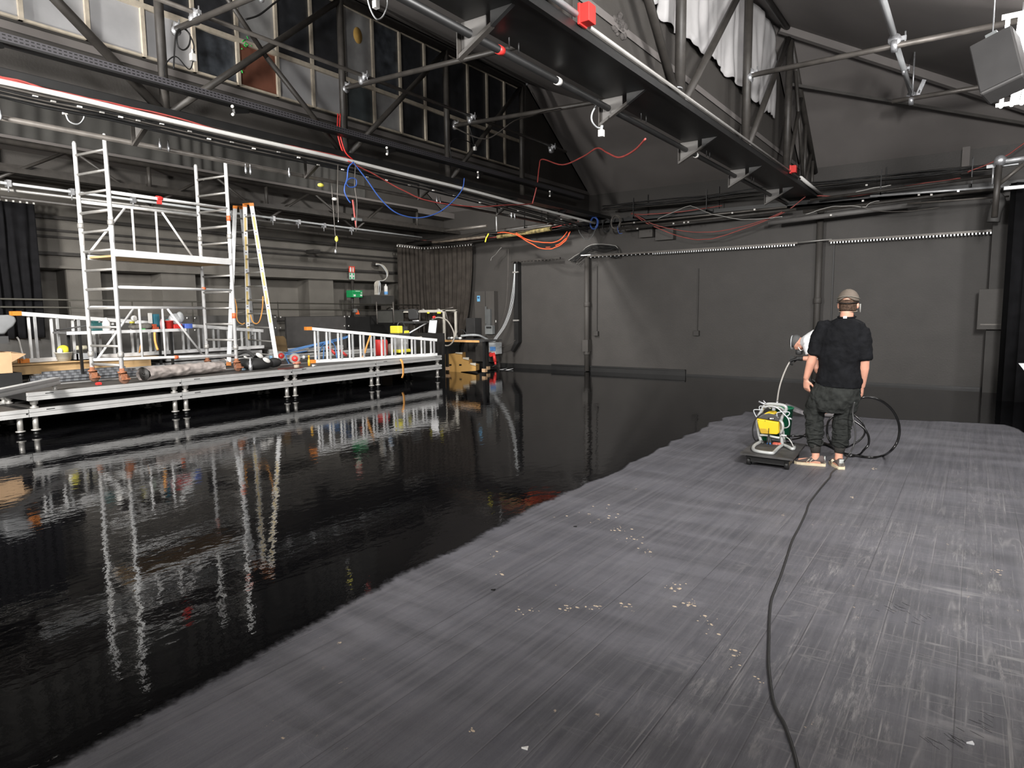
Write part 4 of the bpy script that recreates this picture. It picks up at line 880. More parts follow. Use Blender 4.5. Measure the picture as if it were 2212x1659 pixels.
q_ = [Vector((-10.16, 10.42, .57)), Vector((-10.13, 10.44, .50)), Vector((-10.13, 10.46, .38)), Vector((-10.14, 10.47, .24)), Vector((-10.16, 10.45, .16))]
tag(MB().path(smooth_pts(q_, 4), .03, None, 6, radii=[(.035, .008)]*17, flat=(0, 1, 0)).build('strap', STRAP), 'orange ratchet strap end hanging over the front stage rails', 'strap')
strap([P(*q, y=5.6) for q in ((334, 718), (335, 735), (338, 748), (341, 756))], 'short orange strap hanging under the tool table at the right', .018)
strap([P(*q, y=5.6) for q in ((306, 738), (303, 750), (301, 762))], 'thin orange strap end under the tool table', .01)
# ================================================================== TOOL TABLE AND THINGS ON IT
ty0, ty1, tz = 4.55, 6.45, 1.33
tb = empty('work_table', (-11.75, 5.5, TD), 'narrow black-legged table with pale edge carrying tools behind the scaffold', 'table')
MB().box((-12.0, ty0, tz-.03), (-11.5, ty1, tz)).build('table_top', mat('grey_table_top', (.14, .14, .14), .6), tb); MB().box((-11.505, ty0, tz-.045), (-11.49, ty1, tz+.004)).build('edge_strip', ALUW, tb)
for y in (4.75, 6.2):
    for x in (-11.55, -11.95): MB().box((x-.018, y-.018, TD), (x+.018, y+.018, tz-.03)).build('leg', BLK, tb)
def on_table(px, y_off=0): 
    y = P(px, 705, x=-11.6).y; return y
def small(name, mb, m, lb, cat, group=None, bevel=0): return tag(mb.build(name, m, bevel=bevel), lb, cat, group)
Y = on_table
small('tool_case', MB().box((-11.75, Y(198), tz), (-11.6, Y(222), tz+.13)).box((-11.72, Y(204), tz+.13), (-11.63, Y(216), tz+.16)), mat('teal_tool_plastic', (.02, .09, .09), .5), 'dark teal power tool case on the left of the tool table', 'tool case', bevel=.01)
small('spray_bottle', MB().lathe([(.055, 0), (.06, .02), (.06, .12), (.045, .16), (.018, .18), (.018, .21)], (-11.58, Y(229), tz), None, 16), WHITE, 'white plastic bottle on the tool table', 'bottle')
small('cordless_drill', MB().box((-11.72, Y(236), tz+.02), (-11.64, Y(258), tz+.09)).tube((-11.68, Y(256), tz+.055), (-11.68, Y(268), tz+.055), .02).box((-11.71, Y(238), tz), (-11.65, Y(244), tz+.12)), DGREY, 'dark tool lying right of the white bottle', 'tool', bevel=.008)
small('glove_pile', MB().ball((-11.65, Y(296), tz+.05), .09, .12, .05).ball((-11.6, Y(312), tz+.055), .07, .13, .055).ball((-11.7, Y(325), tz+.05), .07, .1, .06), mat('grey_cloth', (.20, .19, .17), .95, var=.3, vscale=20, bump=.4), 'heap of grey rags on the tool table', 'rags')
small('tape_roll', MB().lathe([(.03, -.02), (.05, -.02), (.05, .02), (.03, .02)], (-11.6, Y(291), tz+.19), None, 16, (1, .2, 0)), WHITE, 'white tape roll standing on the rag heap', 'tape roll')
small('yellow_tape', MB().lathe([(.02, 0), (.04, 0), (.04, .03), (.02, .03)], (-11.6, Y(286), tz+.11), None, 14), BRASSY, 'small yellow roll beside the white tape roll', 'tape roll')
small('green_sheet', MB().box((-11.54, Y(297), tz), (-11.50, Y(307), tz+.02)), mat('green_card', (.10, .55, .15), .6), 'small green piece at the tool table edge', 'card')
small('paint_carton', MB().box((-11.75, Y(336), tz), (-11.62, Y(347), tz+.26)), mat('petrol_carton', (.03, .16, .22), .6), 'petrol-blue carton standing on the tool table', 'carton', bevel=.004)
small('white_canister', MB().box((-11.74, Y(330), tz+.1), (-11.66, Y(334), tz+.28)), WHITE, 'thin pale board behind the petrol-blue carton', 'board')
small('pink_tube', MB().lathe([(.03, 0), (.035, .12), (.02, .16), (.01, .18)], (-11.55, Y(347), tz), None, 12), mat('pink_white_plastic', (.62, .40, .42), .5), 'pinkish bottle beside the petrol-blue carton', 'bottle')
small('hand_tool', MB().box((-11.6, Y(328), tz), (-11.53, Y(334), tz+.09)).box((-11.6, Y(334), tz), (-11.54, Y(339), tz+.04)), mat('orange_red_tool', (.5, .09, .04), .5), 'small red and black hand tool in front of the petrol-blue carton', 'tool')
small('red_tub', MB().lathe([(.06, 0), (.07, .13), (.075, .13), (.075, .145), (.05, .145)], (-11.58, Y(364), tz), None, 16), RED, 'tall red pot on the tool table', 'pot')
small('red_tray', MB().box((-11.68, Y(371), tz), (-11.53, Y(390), tz+.08)), RED, 'low red tray under the clear bag', 'tray', bevel=.012)
BAG = mat('clear_plastic_bag', (.55, .57, .58), .25, var=.2, bump=.6, bscale=25, alpha=1)
small('plastic_bag', MB().ball((-11.62, Y(382), tz+.17), .08, .13, .10).ball((-11.6, Y(390), tz+.20), .06, .07, .10), BAG, 'crumpled clear plastic bag on the red tray', 'bag')
small('aqua_bag', MB().ball((-11.66, Y(373), tz+.13), .06, .10, .05), mat('aqua_plastic', (.25, .50, .52), .4), 'pale aqua bundle left of the clear bag', 'bag')
small('blue_box', MB().box((-11.65, Y(395), tz), (-11.52, Y(411), tz+.085)), mat('clear_blue_box', (.10, .18, .62), .35), 'translucent blue box at the right end of the tool table', 'box', bevel=.006)
# dark rod pointing left through the ladder
small('handle_rod', MB().tube(P(118, 714, y=4.6), P(190, 703, y=4.9), .012).ball(P(121, 713, y=4.6), .02), DGREY, 'dark rod sticking out left of the tool table', 'rod')
# ================================================================== LEFT END OF THE STAGE
small('plywood_sheet', MB().box((-13.25, 3.3, .838), (-11.82, 6.1, .858)).box((-11.95, 3.7, .69), (-11.9, 6.0, .838)), PLY, 'bare plywood sheet under the white bucket behind the scaffold', 'plywood sheet')
c = Vector((-11.97, P(138, 770, x=-11.97).y, .858)); r = empty('bucket', c, 'off-white plastic tub with a yellow sponge bag on the plywood sheet', 'bucket')
MB().lathe([(.085, 0), (.12, .13), (.13, .13), (.13, .142), (.11, .142), (.10, .03)], c+Vector((0, 0, .0)), None, 20).build('tub', mat('offwhite_plastic', (.50, .48, .41), .5), r)
MB().ball(c+Vector((0, .0, .18)), .05, .09, .075).build('sponge_bag', LEMON, r); MB().ball(c+Vector((.03, -.06, .16)), .04, .04, .05).build('cloth', PAPER, r)
small('mallet', MB().lathe([(.03, -.075), (.036, -.07), (.036, .07), (.03, .075)], (-11.93, P(176, 752, x=-11.93).y, 1.06), None, 16, (0, 1, 0)).tube((-11.93, P(176, 752, x=-11.93).y, 1.05), (-11.93, P(176, 752, x=-11.93).y, .875), .016), mat('cream_rubber', (.60, .56, .42), .6), 'cream rubber mallet standing head up in a clear crate', 'mallet')
yq = P(182, 765, x=-11.93).y
small('clear_crate', MB().box((-12.03, yq-.15, .859), (-11.83, yq+.17, .875)).box((-11.85, yq-.15, .859), (-11.83, yq+.17, .97)).box((-12.03, yq-.15, .859), (-11.83, yq-.13, .97)).box((-12.03, yq+.15, .859), (-11.83, yq+.17, .97)).box((-12.03, yq-.15, .859), (-12.01, yq+.17, .97)), mat('milky_plastic', (.35, .36, .37), .3), 'shallow translucent crate holding the mallet', 'crate')
# cardboard box at the edge
cb = P(5, 800, x=-11.5); r = empty('cardboard_box', (-11.6, 3.3, .57), 'open cardboard box with a raised flap at the left edge of the stage', 'box')
MB().box((-11.75, 3.0, .775), (-11.3, 3.74, 1.07)).build('box_body', CARD, r); MB().prism([(-11.3, 3.74, 1.06), (-11.3, 3.74, .93), (-11.32, 3.93, 1.03)], (.01, 0, 0)).prism([(-11.3, 3.74, 1.07), (-11.7, 3.74, 1.07), (-11.7, 3.92, 1.03), (-11.3, 3.92, 1.03)], (0, 0, .006)).build('flap', CARD, r)
tag(MB().box((-12.1, 2.9, .572), (-11.3, 3.85, .77)).build('flight_case', STEELB), 'low black case under the open cardboard box', 'case')
# grey moulded chair seen from the side, white bent tube
r = empty('shell_chair', (-11.2, 2.9, .57), 'grey moulded shell chair at the far left edge above the box', 'chair')
pts = [P(a, b, x=-11.3) for a, b in ((-30, 682), (20, 680), (34, 684), (37, 694), (30, 705), (20, 712), (12, 722), (-30, 723))]
MB().prism(pts, (-.40, 0, 0)).build('shell', mat('pale_grey_shell', (.19, .195, .20), .4), r, bevel=.03, seg=3)
q = P(15, 726, x=-11.3); MB().box((-11.75, 2.5, q.z-.10), (-11.25, q.y, q.z)).build('seat_base', DGREY, r)
for yy in (2.75, 3.28): MB().tube((-11.35, yy, .57), (-11.4, yy-.03, q.z-.05), .012).build('leg', GALV, r)
small('bent_white_tube', MB().path(smooth_pts([P(a, b, x=-11.9) for a, b in ((36, 728), (41, 735), (44, 748), (48, 762), (53, 776))], 4), .013), WHITE, 'white bent tube leaning beside the shell chair', 'tube')
# bundle of perforated galvanised channels
GALVP = bpy.data.materials.new('slotted_galvanised'); GALVP.use_nodes = True; nt = GALVP.node_tree; N = nt.nodes; L = nt.links; B = N['Principled BSDF']
geo = N.new('ShaderNodeNewGeometry'); sep = N.new('ShaderNodeSeparateXYZ'); L.new(geo.outputs['Position'], sep.inputs[0])
h_ = mth('LESS_THAN', mth('FRACT', mth('MULTIPLY', sep.outputs['Y'], 9)), .42)
L.new(mixc(h_, (.36, .375, .40), (.20, .21, .225)), B.inputs['Base Color']); B.inputs['Metallic'].default_value = .6; B.inputs['Roughness'].default_value = .35
for k in range(6):
    x = -11.55-.085*(k % 3)+.03*(k//3); z = TD+.002+.046*(k//3)+.0
    zz = z+(k % 3)*.035
    m_ = MB().box((x-.035, 4.0+.05*k, zz), (x-.03, 5.75-.06*k, zz+.04)).box((x+.03, 4.0+.05*k, zz), (x+.035, 5.75-.06*k, zz+.04)).box((x-.035, 4.0+.05*k, zz+.036), (x+.035, 5.75-.06*k, zz+.042))
    small('slotted_channel', m_, GALVP, 'slotted galvanised channels bundled behind the scaffold castors', 'channel', 'slotted channels')
for k, (a, b, c, d, m_, lb) in enumerate((((95, 800), (28, 812), .66, .025, GREYT, 'pale square tube lying left of the slotted channels'), ((165, 785), (5, 815), .66, .02, STEELG, 'dark thin tube lying across at the left'), ((60, 822), (0, 828), .62, .02, STEELG, 'short dark bar at the left edge'), ((150, 812), (95, 818), .60, .022, GALV, 'short galvanised tube near the red clips'))):
    small('loose_tube', MB().tube(P(*a, z=c), P(*b, z=c), d), m_, lb, 'tube')
q = P(60, 788, z=.72); small('white_stand', MB().box((q.x-.05, q.y-.22, .70), (q.x+.05, q.y+.3, .735)).box((q.x-.03, q.y-.15, .57), (q.x+.03, q.y+.2, .70)), WHITE, 'white plastic block lying on the tubes left of the channels', 'block', bevel=.008)
q = P(62, 806, z=.66); small('white_stopper', MB().lathe([(.03, 0), (.035, .05)], (q.x, q.y, .655), None, 12), WHITE, 'small white cap on the left tubes', 'cap'); small('blue_clip', MB().box((q.x-.03, q.y-.06, .62), (q.x+.03, q.y+.03, .645)), BLUEP, 'small blue clip under the white cap', 'clip')
q = P(82, 808, z=.66); small('orange_wedge', MB().prism([(q.x, q.y-.12, .64), (q.x, q.y+.14, .64), (q.x, q.y+.02, .69)], (-.1, 0, 0)), mat('amber_plastic', (.75, .42, .12), .5), 'amber plastic wedge on the left tubes', 'wedge')
for k, (px_, py_, s_, lb) in enumerate(((160, 819, .03, 'left red clip lying by the castor'), (175, 818, .028, 'second red clip lying by the castor'), (213, 831, .03, 'red cap lying in front of the nearest castor'), (147, 817, .02, 'tiny red clip farthest left on the deck'))):
    q = P(px_, py_, z=TD); small('red_clip', MB().box((q.x-s_, q.y-s_*1.1, TD), (q.x+s_, q.y+s_*1.1, TD+.03)).tube((q.x, q.y-s_, TD+.03), (q.x, q.y+s_, TD+.03), .008), RED, lb, 'clip', bevel=.006)
# rolled silver tarpaulin
TARP = mat('silver_tarpaulin', (.46, .41, .385), .42, .25, var=.25, vscale=9)
a, b = Vector((-10.50, 5.16, TD+.10)), Vector((-10.78, 6.62, TD+.10)); d = (b-a).normalized(); u_ = Vector((0, 0, 1)); v_ = d.cross(u_)
vs = []; fs = []; NU, NV = 60, 40
for i in range(NU+1):
    t = i/NU
    for k in range(NV):
        an = 2*math.pi*k/NV; rr = .125*(1-.15*t)
        p = Vector((t*9, math.cos(an)*1.2, math.sin(an)*1.2)); rr *= 1+.16*noise.noise(p*1.1)+.10*noise.noise(p*2.7+Vector((9, 0, 0)))+.05*abs(noise.noise(p*5.5))
        q = a.lerp(b, t)+v_*math.cos(an)*rr*1.25+u_*math.sin(an)*rr*(.85 if math.sin(an) > 0 else .78)
        q.z = max(q.z, TD+.004); vs.append(q)
for i in range(NU):
    for k in range(NV): fs.append((i*NV+k, (i+1)*NV+k, (i+1)*NV+(k+1) % NV, i*NV+(k+1) % NV))
r = empty('rolled_tarpaulin', (a.x, a.y, TD), 'rolled crumpled silver tarpaulin lying at the front of the stage', 'tarpaulin')
MB().add(vs, fs, None, True).build('roll', TARP, r)
sp = [a+d*.012*k/6+v_*math.cos(k*.5)*(.012+.0022*k)*1.2+u_*math.sin(k*.5)*(.012+.0018*k) for k in range(44)]
MB().path(sp, .010, None, 6).lathe([(.108, 0), (.10, .02)], a+d*.02, None, 24, d).build('roll_end', mat('tarpaulin_inside', (.05, .048, .046), .6), r)
for k, (c0, r0_) in enumerate(((b+Vector((.02, .05, .06)), .05),)): MB().path([c0+Vector((-.1, 0, .05)), c0+Vector((0, .03, .07)), c0+Vector((.06, .05, .02))], .012).build('loose_flap', TARP, r)
# black tripod bag and tools near the far castor
bagc = P(562, 790, z=TD+.06)
small('black_bag', MB().ball((bagc.x, bagc.y-.05, TD+.10), .17, .34, .11).ball((bagc.x-.05, bagc.y-.3, TD+.13), .10, .16, .08).ball((bagc.x+.03, bagc.y+.28, TD+.10), .10, .15, .09), mat('black_bag_fabric', (.018, .018, .018), .7, bump=.5, bscale=18), 'black equipment bag heaped beside the double ladder', 'bag')
BAG_ = bpy.data.objects['black_bag']
childless = small('black_bar', MB().path(smooth_pts([P(a, b, y=7.4) for a, b in ((515, 765), (528, 760), (540, 763), (550, 772))], 4), .03, radii=None), DGREY, 'curved black bar rising over the black bag', 'bar')
for k, (px_, py_, lb) in enumerate(((561, 768, 'upper white oval panel on the black bag'), (576, 778, 'lower white oval panel on the black bag'), (531, 772, 'small white shoe-shaped piece left of the black bag'))):
    q = P(px_, py_, y=7.35); MB().ball(q, .02, .085 if k < 2 else .05, .04 if k < 2 else .02, mtx=Matrix.Rotation(-.5, 3, 'X')).build('patch', WHITE, BAG_, label=lb)
q = P(541, 790, y=7.1); small('chrome_canister', MB().lathe([(.035, 0), (.035, .10), (.022, .11), (.022, .17), (.012, .18), (.012, .23)], (q.x, q.y, TD), None, 14), GALV, 'small chrome bottle standing in front of the black bag', 'bottle')
q = P(524, 800, z=TD); small('blue_rag', MB().ball((q.x-.02, q.y+.04, TD+.05), .05, .05, .06), mat('pale_blue_plastic', (.35, .50, .62), .5), 'pale blue bottle beside the far castor', 'bottle')
q = P(590, 780, z=TD); small('blue_can', MB().lathe([(.035, 0), (.035, .13)], (q.x, q.y-.05, TD), None, 14), mat('light_blue_plastic', (.25, .42, .60), .5), 'light blue can behind the black bag', 'can')
# hand truck: brown plywood board, two pneumatic wheels, blue frame
ht = empty('hand_truck', (-11.1, 8.5, TD), 'blue hand truck on red-rimmed wheels with a brown board', 'hand truck')
for px_, py_, dep, rr in ((637, 772, 8.42, .105), (608, 772, 8.85, .105)):
    c = P(px_, py_, y=dep); c.z = TD+rr+.01; ax = Vector((.75, -.66, 0))
    w_ = MB().lathe([(.055, -.032), (rr-.012, -.035), (rr, -.018), (rr, .018), (rr-.012, .035), (.055, .032)], c, None, 26, ax).build('tyre', mat('grey_tyre', (.30, .29, .27), .8), ht)
    MB().lathe([(.015, -.036), (.060, -.036), (.060, .036), (.015, .036)], c, None, 20, ax).build('rim', RED, w_); MB().lathe([(.014, -.055), (.014, .055)], c, None, 12, ax).build('hub', GALV, w_)
bq = [P(a, b, y=8.6) for a, b in ((592, 726), (612, 726), (617, 733), (621, 760), (597, 758))]
MB().prism(bq, (-.02, .03, 0)).build('brown_board', mat('brown_plywood', (.11, .070, .030), .7), ht)
for (a, b), (c, d), dy in (((618, 762), (752, 726), 0), ((622, 757), (742, 729), .2), ((618, 766), (700, 752), .1)): MB().tube(P(a, b, y=8.7+dy), P(c, d, y=10.4+dy), .014).build('frame_tube', BLUEP, ht)
MB().path([P(615, 762, y=8.6), P(620, 778, y=8.5), P(625, 787, y=8.45)], .012).build('bracket', BLUEP, ht)
# blue folding trestle behind the right ladder
r = empty('blue_trestle', P(700, 782, z=TD), 'blue tubular trestle behind the lying right ladder', 'trestle')
for pts in ([(682, 780), (698, 745), (712, 738), (722, 745), (728, 775)], [(698, 780), (700, 748)], [(668, 752), (748, 730)], [(690, 748), (752, 728)]): MB().path(smooth_pts([P(a, b, y=9.7) for a, b in pts], 3), .013).build('tube', BLUEP, r)
for a, b in (((710, 750), (724, 765)), ((735, 757), (748, 768))): small('red_canister', MB().tube(P(*a, y=9.9), P(*b, y=9.9), .028), RED, 'red gas bottle lying behind the right ladder, %s one' % ('left' if a[0] < 720 else 'right'), 'gas bottle')
# small things at the deck edge
q = P(655, 789, z=TD); small('sealant_tube', MB().lathe([(.03, 0), (.03, .10), (.012, .12), (.008, .17)], (q.x-.25, q.y+.12, TD+.03), None, 14, (0, -1, 0)), mat('salmon_plastic', (.60, .22, .14), .5), 'salmon coloured cartridge lying by the wheel', 'cartridge')
q = P(668, 790, z=TD); small('yellow_cleaner_bottle', MB().lathe([(.025, 0), (.026, .10), (.015, .12), (.015, .17), (.02, .17), (.02, .20)], (q.x, q.y, TD), None, 14), mat('amber_bottle', (.78, .42, .03), .4), 'amber bottle standing at the left end of the right ladder', 'bottle')
q = P(675, 792, z=TD); small('white_nozzle', MB().lathe([(.02, 0), (.003, .10)], (q.x, q.y, TD+.02), None, 10, (0, 1, 0)), WHITE, 'white nozzle lying right of the amber bottle', 'nozzle')
q = P(641, 795, z=TD); small('sanding_cup', MB().lathe([(.05, 0), (.05, .06)], (q.x, q.y, TD), None, 16), mat('beige_cup', (.40, .33, .25), .7), 'beige cup standing below the red-rimmed wheel', 'cup')
small('dark_hose_ring', MB().path([(q.x+.02+.13*math.cos(k*.42), q.y-.15+.26*math.sin(k*.42), TD+.01) for k in range(15)], .008, closed=True), mat('dark_red_hose', (.10, .03, .025), .6), 'dark red hose ring lying at the deck edge', 'hose')
q = P(656, 775, y=9.0); small('white_ball_plug', MB().ball((q.x, q.y, TD+.09), .035), WHITE, 'round white plug left of the right ladder', 'plug')
# red barrel and vacuum cleaner
bc = Vector((-10.98, 10.75, TD)); bc = P(823, 768, z=TD)
small('red_barrel', MB().lathe([(.13, 0), (.16, .02), (.165, .33), (.15, .36), (.15, .37), (.10, .37)], (bc.x, bc.y, TD), None, 24), RED, 'red drum standing behind the right ladder', 'drum')
small('brown_pouch', MB().ball((bc.x+.02, bc.y+.28, TD+.14), .07, .09, .13), mat('taupe_cloth', (.22, .18, .15), .8), 'taupe cloth bundle beside the red drum', 'bundle')
vb = P(864, 764, z=TD); r = empty('vacuum_cleaner', (vb.x, vb.y, TD), 'yellow and grey workshop vacuum cleaner behind the right ladder', 'vacuum cleaner')
vx, vy = vb.x, vb.y
MB().box((vx-.18, vy-.20, TD+.03), (vx+.18, vy+.20, TD+.11)).build('base_skirt', LEMON, r, bevel=.02)
MB().prism([(vx-.15, vy-.17, TD+.11), (vx+.15, vy-.17, TD+.11), (vx+.15, vy+.19, TD+.11), (vx-.15, vy+.19, TD+.11)], (0, 0, .01)).box((vx-.15, vy-.16, TD+.11), (vx+.15, vy+.15, TD+.42)).build('tank', mat('tank_grey', (.28, .28, .27), .5), r, bevel=.03)
MB().box((vx-.17, vy-.20, TD+.42), (vx+.17, vy+.20, TD+.50)).build('collar', DGREY, r, bevel=.015)
MB().box((vx-.13, vy-.19, TD+.50), (vx+.15, vy-.03, TD+.68)).box((vx-.13, vy+.03, TD+.47), (vx+.15, vy+.20, TD+.56)).build('side_cover', LEMON, r, bevel=.02)
MB().box((vx-.14, vy-.05, TD+.48), (vx+.13, vy+.16, TD+.66)).path(smooth_pts([(vx, vy-.06, TD+.64), (vx, vy-.03, TD+.74), (vx, vy+.1, TD+.76), (vx, vy+.2, TD+.66)], 4), .018).build('motor_head', DGREY, r, bevel=.02)
m_ = MB()
for k, (dy, w_) in enumerate(((-.10, .05), (-.02, .04), (.05, .05))): m_.box((vx+.151, vy+dy, TD+.24), (vx+.156, vy+dy+w_, TD+.255)).box((vx+.151, vy+dy, TD+.27), (vx+.156, vy+dy+w_*.8, TD+.283))
m_.build('white_lettering', WHITE, r)
for k in (-.13, .15): MB().lathe([(.02, -.02), (.03, -.015), (.03, .015), (.02, .02)], (vx+.1, vy+k, TD+.03), None, 12, (1, 0, 0)).build('castor', BLK, r)
MB().tube((vx+.12, vy+.12, TD+.46), P(925, 696, y=vy+.9), .018, n=12).build('suction_wand', GREYT, r)
hp = [P(a, b, y=y) for a, b, y in ((925, 697, vy+.9), (938, 688, vy+1.0), (950, 686, vy+1.05), (965, 692, vy+1.1), (975, 706, vy+1.1), (981, 722, vy+1.1), (979, 737, vy+1.05), (970, 746, vy+1.0), (960, 746, vy+.95), (948, 738, vy+.8), (937, 731, vy+.6), (920, 728, vy+.35), (900, 729, vy+.2), (882, 730, vy+.15))]
MB().path(smooth_pts(hp, 5), .019, None, 8).build('hose', mat('taupe_hose', (.27, .25, .22), .5), r); q = hp[1]; MB().ball(q-Vector((0, 0, -.03)), .04, .06, .04).build('red_grip', RED, r)
# ================================================================== BEHIND THE FAR END OF THE STAGE
r = empty('steel_table', (-11.9, 14.2, .78), 'white steel-framed table stacked with pipes near the dark curtain', 'table')
A, B_ = P(855, 672, y=13.95), P(959, 672, y=13.95); tzz = A.z
MB().box((A.x, 13.95, tzz-.05), (B_.x, 14.01, tzz+.02)).box((A.x, 14.45, tzz-.05), (B_.x, 14.51, tzz+.02)).box((A.x, 13.95, tzz-.02), (A.x+.05, 14.51, tzz+.01)).box((B_.x-.05, 13.95, tzz-.02), (B_.x, 14.51, tzz+.01)).build('frame', mat('cream_steel', (.60, .57, .50), .5), r)
MB().box((A.x+.03, 13.98, tzz), (B_.x-.03, 14.48, tzz+.015)).build('table_top', GREYP, r)
for x in (A.x+.03, B_.x-.03):
    for y in (13.98, 14.48): MB().box((x-.025, y-.025, .80), (x+.025, y+.025, tzz-.05)).build('leg', mat('cream_steel', None), r)
tag(MB().box((A.x-.3, 13.9, 0), (B_.x-.02, 14.6, .80)).build('plinth', STEELB), 'black box standing under the white steel-framed table', 'box')
for k, (px_, py_, s_) in enumerate(((842, 664, .12), (865, 662, .08), (914, 666, .05), (947, 666, .06), (930, 668, .04))):
    q = P(px_, py_+6, y=14.1); small('tube_fitting', MB().path([q+Vector((-s_, 0, .03)), q+Vector((0, 0, .03+s_*.4)), q+Vector((s_, 0, .03))], .02), ALUD, 'small metal fittings lying on the white steel table', 'fitting', 'fittings on the steel table')
small('long_pole', MB().tube(P(808, 671, y=12.4), P(905, 670, y=12.8), .018), STEELB, 'thin black pole resting across the steel table', 'pole')
small('thin_stick', MB().tube(P(958, 668, y=13.0), P(979, 664, y=13.0), .012), STEELG, 'thin stick pointing right from the steel table', 'stick')
small('slanting_pole', MB().tube(P(962, 672, y=13.0), P(973, 715, y=13.2), .012), STEELG, 'slanting thin pole right of the steel table', 'pole')
for px_, s_ in ((925, 1), (948, 1.6)): q = P(px_, 675.5, y=12.88); small('yellow_label', MB().box((q.x-.035*s_, q.y, q.z-.02), (q.x+.035*s_, q.y+.01, q.z+.02)), LEMON, '%s yellow tag under the steel table edge' % ('left' if s_ == 1 else 'right'), 'tag')
# black office chair, seen above the vacuum
r = empty('office_chair', P(895, 720, y=12.4), 'black office chair with curved back in front of the steel table', 'chair')
bk = [P(a, b, y=12.3) for a, b in ((881, 668), (893, 667), (900, 672), (902, 680), (901, 689), (884, 690), (882, 686))]
MB().prism(bk, (0, .06, 0)).build('backrest', DGREY, r, bevel=.01); q = P(892, 694, y=12.4); MB().box((q.x-.25, 12.2, q.z-.06), (q.x+.25, 12.7, q.z)).build('seat', DGREY, r, bevel=.02)
MB().tube((q.x, 12.45, .15), (q.x, 12.45, q.z-.05), .025).build('column', STEELG, r)
for k in range(5): an = k*1.257; MB().tube((q.x, 12.45, .15), (q.x+.28*math.cos(an), 12.45+.28*math.sin(an), .05), .018).build('foot', STEELB, r)
# crate left of table
q0 = P(814, 672, y=12.3); q1 = P(848, 697, y=12.3)
r = empty('equipment_rack', (q0.x+.3, 12.3, q1.z), 'small dark equipment rack with thin posts beside the steel table', 'rack')
MB().box((q0.x, 12.3, q1.z), (q1.x, 12.7, q0.z)).build('case', mat('dark_case', (.05, .05, .045), .6), r)
for a in (813, 849): MB().tube(P(a, 652, y=12.28), P(a+2, 700, y=12.28), .014).build('post', STEELG, r)
# music stand with paper
r = empty('music_stand', P(933, 740, y=12.3), 'sheet of white paper clipped to a black stand by the vacuum hose', 'stand')
pp = [P(a, b, y=12.2) for a, b in ((928, 692), (944, 692), (941, 720), (925, 718))]
MB().prism(pp, (0, .004, 0)).build('paper', PAPER, r); MB().prism([P(a, b, y=12.21) for a, b in ((926, 690), (946, 690), (943, 722), (923, 720))], (0, .01, 0)).tube(P(935, 705, y=12.25), P(936, 740, y=12.3), .012).build('stand', STEELB, r)
small('leaning_card', MB().prism([P(a, b, y=12.5) for a, b in ((891, 692), (904, 691), (905, 696), (893, 698))], (0, .01, 0)), PAPER, 'small white card below the office chair back', 'card')
small('tripod_stand', MB().tube(P(907, 676, y=12.6), P(906, 718, y=12.6), .012).tube(P(916, 695, y=12.6), P(916, 718, y=12.6), .012), STEELG, 'pair of thin dark stand poles behind the suction wand', 'stand')
# black partition boards
small('partition_board', MB().box((P(846, 718, y=12.1).x, 12.08, 0), (P(960, 722, y=12.1).x, 12.11, P(900, 719, y=12.1).z)), STEELB, 'black board standing behind the far end of the ladder', 'board')
small('partition_board', MB().box((-13.3, 9.85, 0), (-13.25, 11.65, P(750, 683, x=-13.3).z)), mat('flat_black_board', (.055, .052, .05), .8), 'black board with white dots along the left wall', 'board')
small('partition_board', MB().box((-13.3, 11.65, 0), (-13.25, 13.6, P(752, 683, x=-13.3).z-.02)), STEELB, 'darker black board right of the dotted board', 'board')
for k, (a, b) in enumerate(((744, 684), (754, 684), (744, 704), (753, 704), (594, 685), (606, 685), (595, 708), (606, 708), (404, 687), (421, 687), (406, 712), (421, 713), (160, 691), (162, 720))):
    q = P(a, b, x=-13.24 if a > 650 else -13.58); small('white_pad', MB().lathe([(.018, 0), (.018, .008)], q, None, 10, (1, 0, 0)), WHITE, 'small white round pads in squares on the low black boards', 'pad', 'white pads on the black boards')
small('dado_board', MB().box((-13.64, 2.5, .57), (-13.6, 9.85, P(600, 680, x=-13.6).z)), mat('dark_dado_board', (.075, .072, .068), .7), 'long low dark panel behind the ladders along the left wall', 'panel')
# handrail along the left wall
RAILM = mat('dull_dark_rail', (.055, .052, .042), .6)
r = empty('handrail', (-13.4, 8, 1.5), 'thin two-bar metal handrail along the left wall', 'handrail')
for py0, py1 in ((645.6, 656), (663, 668)):
    a, b = P(0, py0, x=-13.4), P(905, py1+(3 if py0 < 650 else 3), x=-13.4); MB().tube(a, b, .015).build('rail', RAILM, r)
for px_ in (150, 285, 415, 545, 600, 740): q = P(px_, 652, x=-13.4); MB().tube(q, q-Vector((0, 0, .42)), .012).build('post', RAILM, r)
# emergency signs, first-aid box, control cabinet and cables on the left wall
def flat(name, pts, x, t, m, r=None): return MB().prism([P(a, b, x=x) for a, b in pts], (t, 0, 0)).build(name, m, r)
SGNR = mat('sign_red', (.72, .06, .03), .5, var=0); SGNG = mat('sign_green', (.03, .40, .16), .5, var=0); SW = mat('sign_white', (.78, .80, .76), .5, var=0)
r = empty('fire_sign', P(760, 581, x=-14.1), 'small red and white fire extinguisher sign on the left wall', 'sign')
def srect(nm, x0, y0, x1, y1, m, x=-14.04, t=.006): return flat(nm, ((x0, y0), (x1, y0+.6), (x1, y1+.6), (x0, y1)), x, t, m, r)
srect('plate', 753.5, 575, 766, 588, SGNR, -14.05)
srect('figure', 755.5, 578.5, 758.8, 587, SW, -14.043); srect('figure', 756.3, 576.6, 758.2, 578, SW, -14.043); srect('figure', 761.3, 578.5, 763.8, 587, SW, -14.043); srect('figure', 760.6, 577, 764.4, 577.6, SW, -14.043)
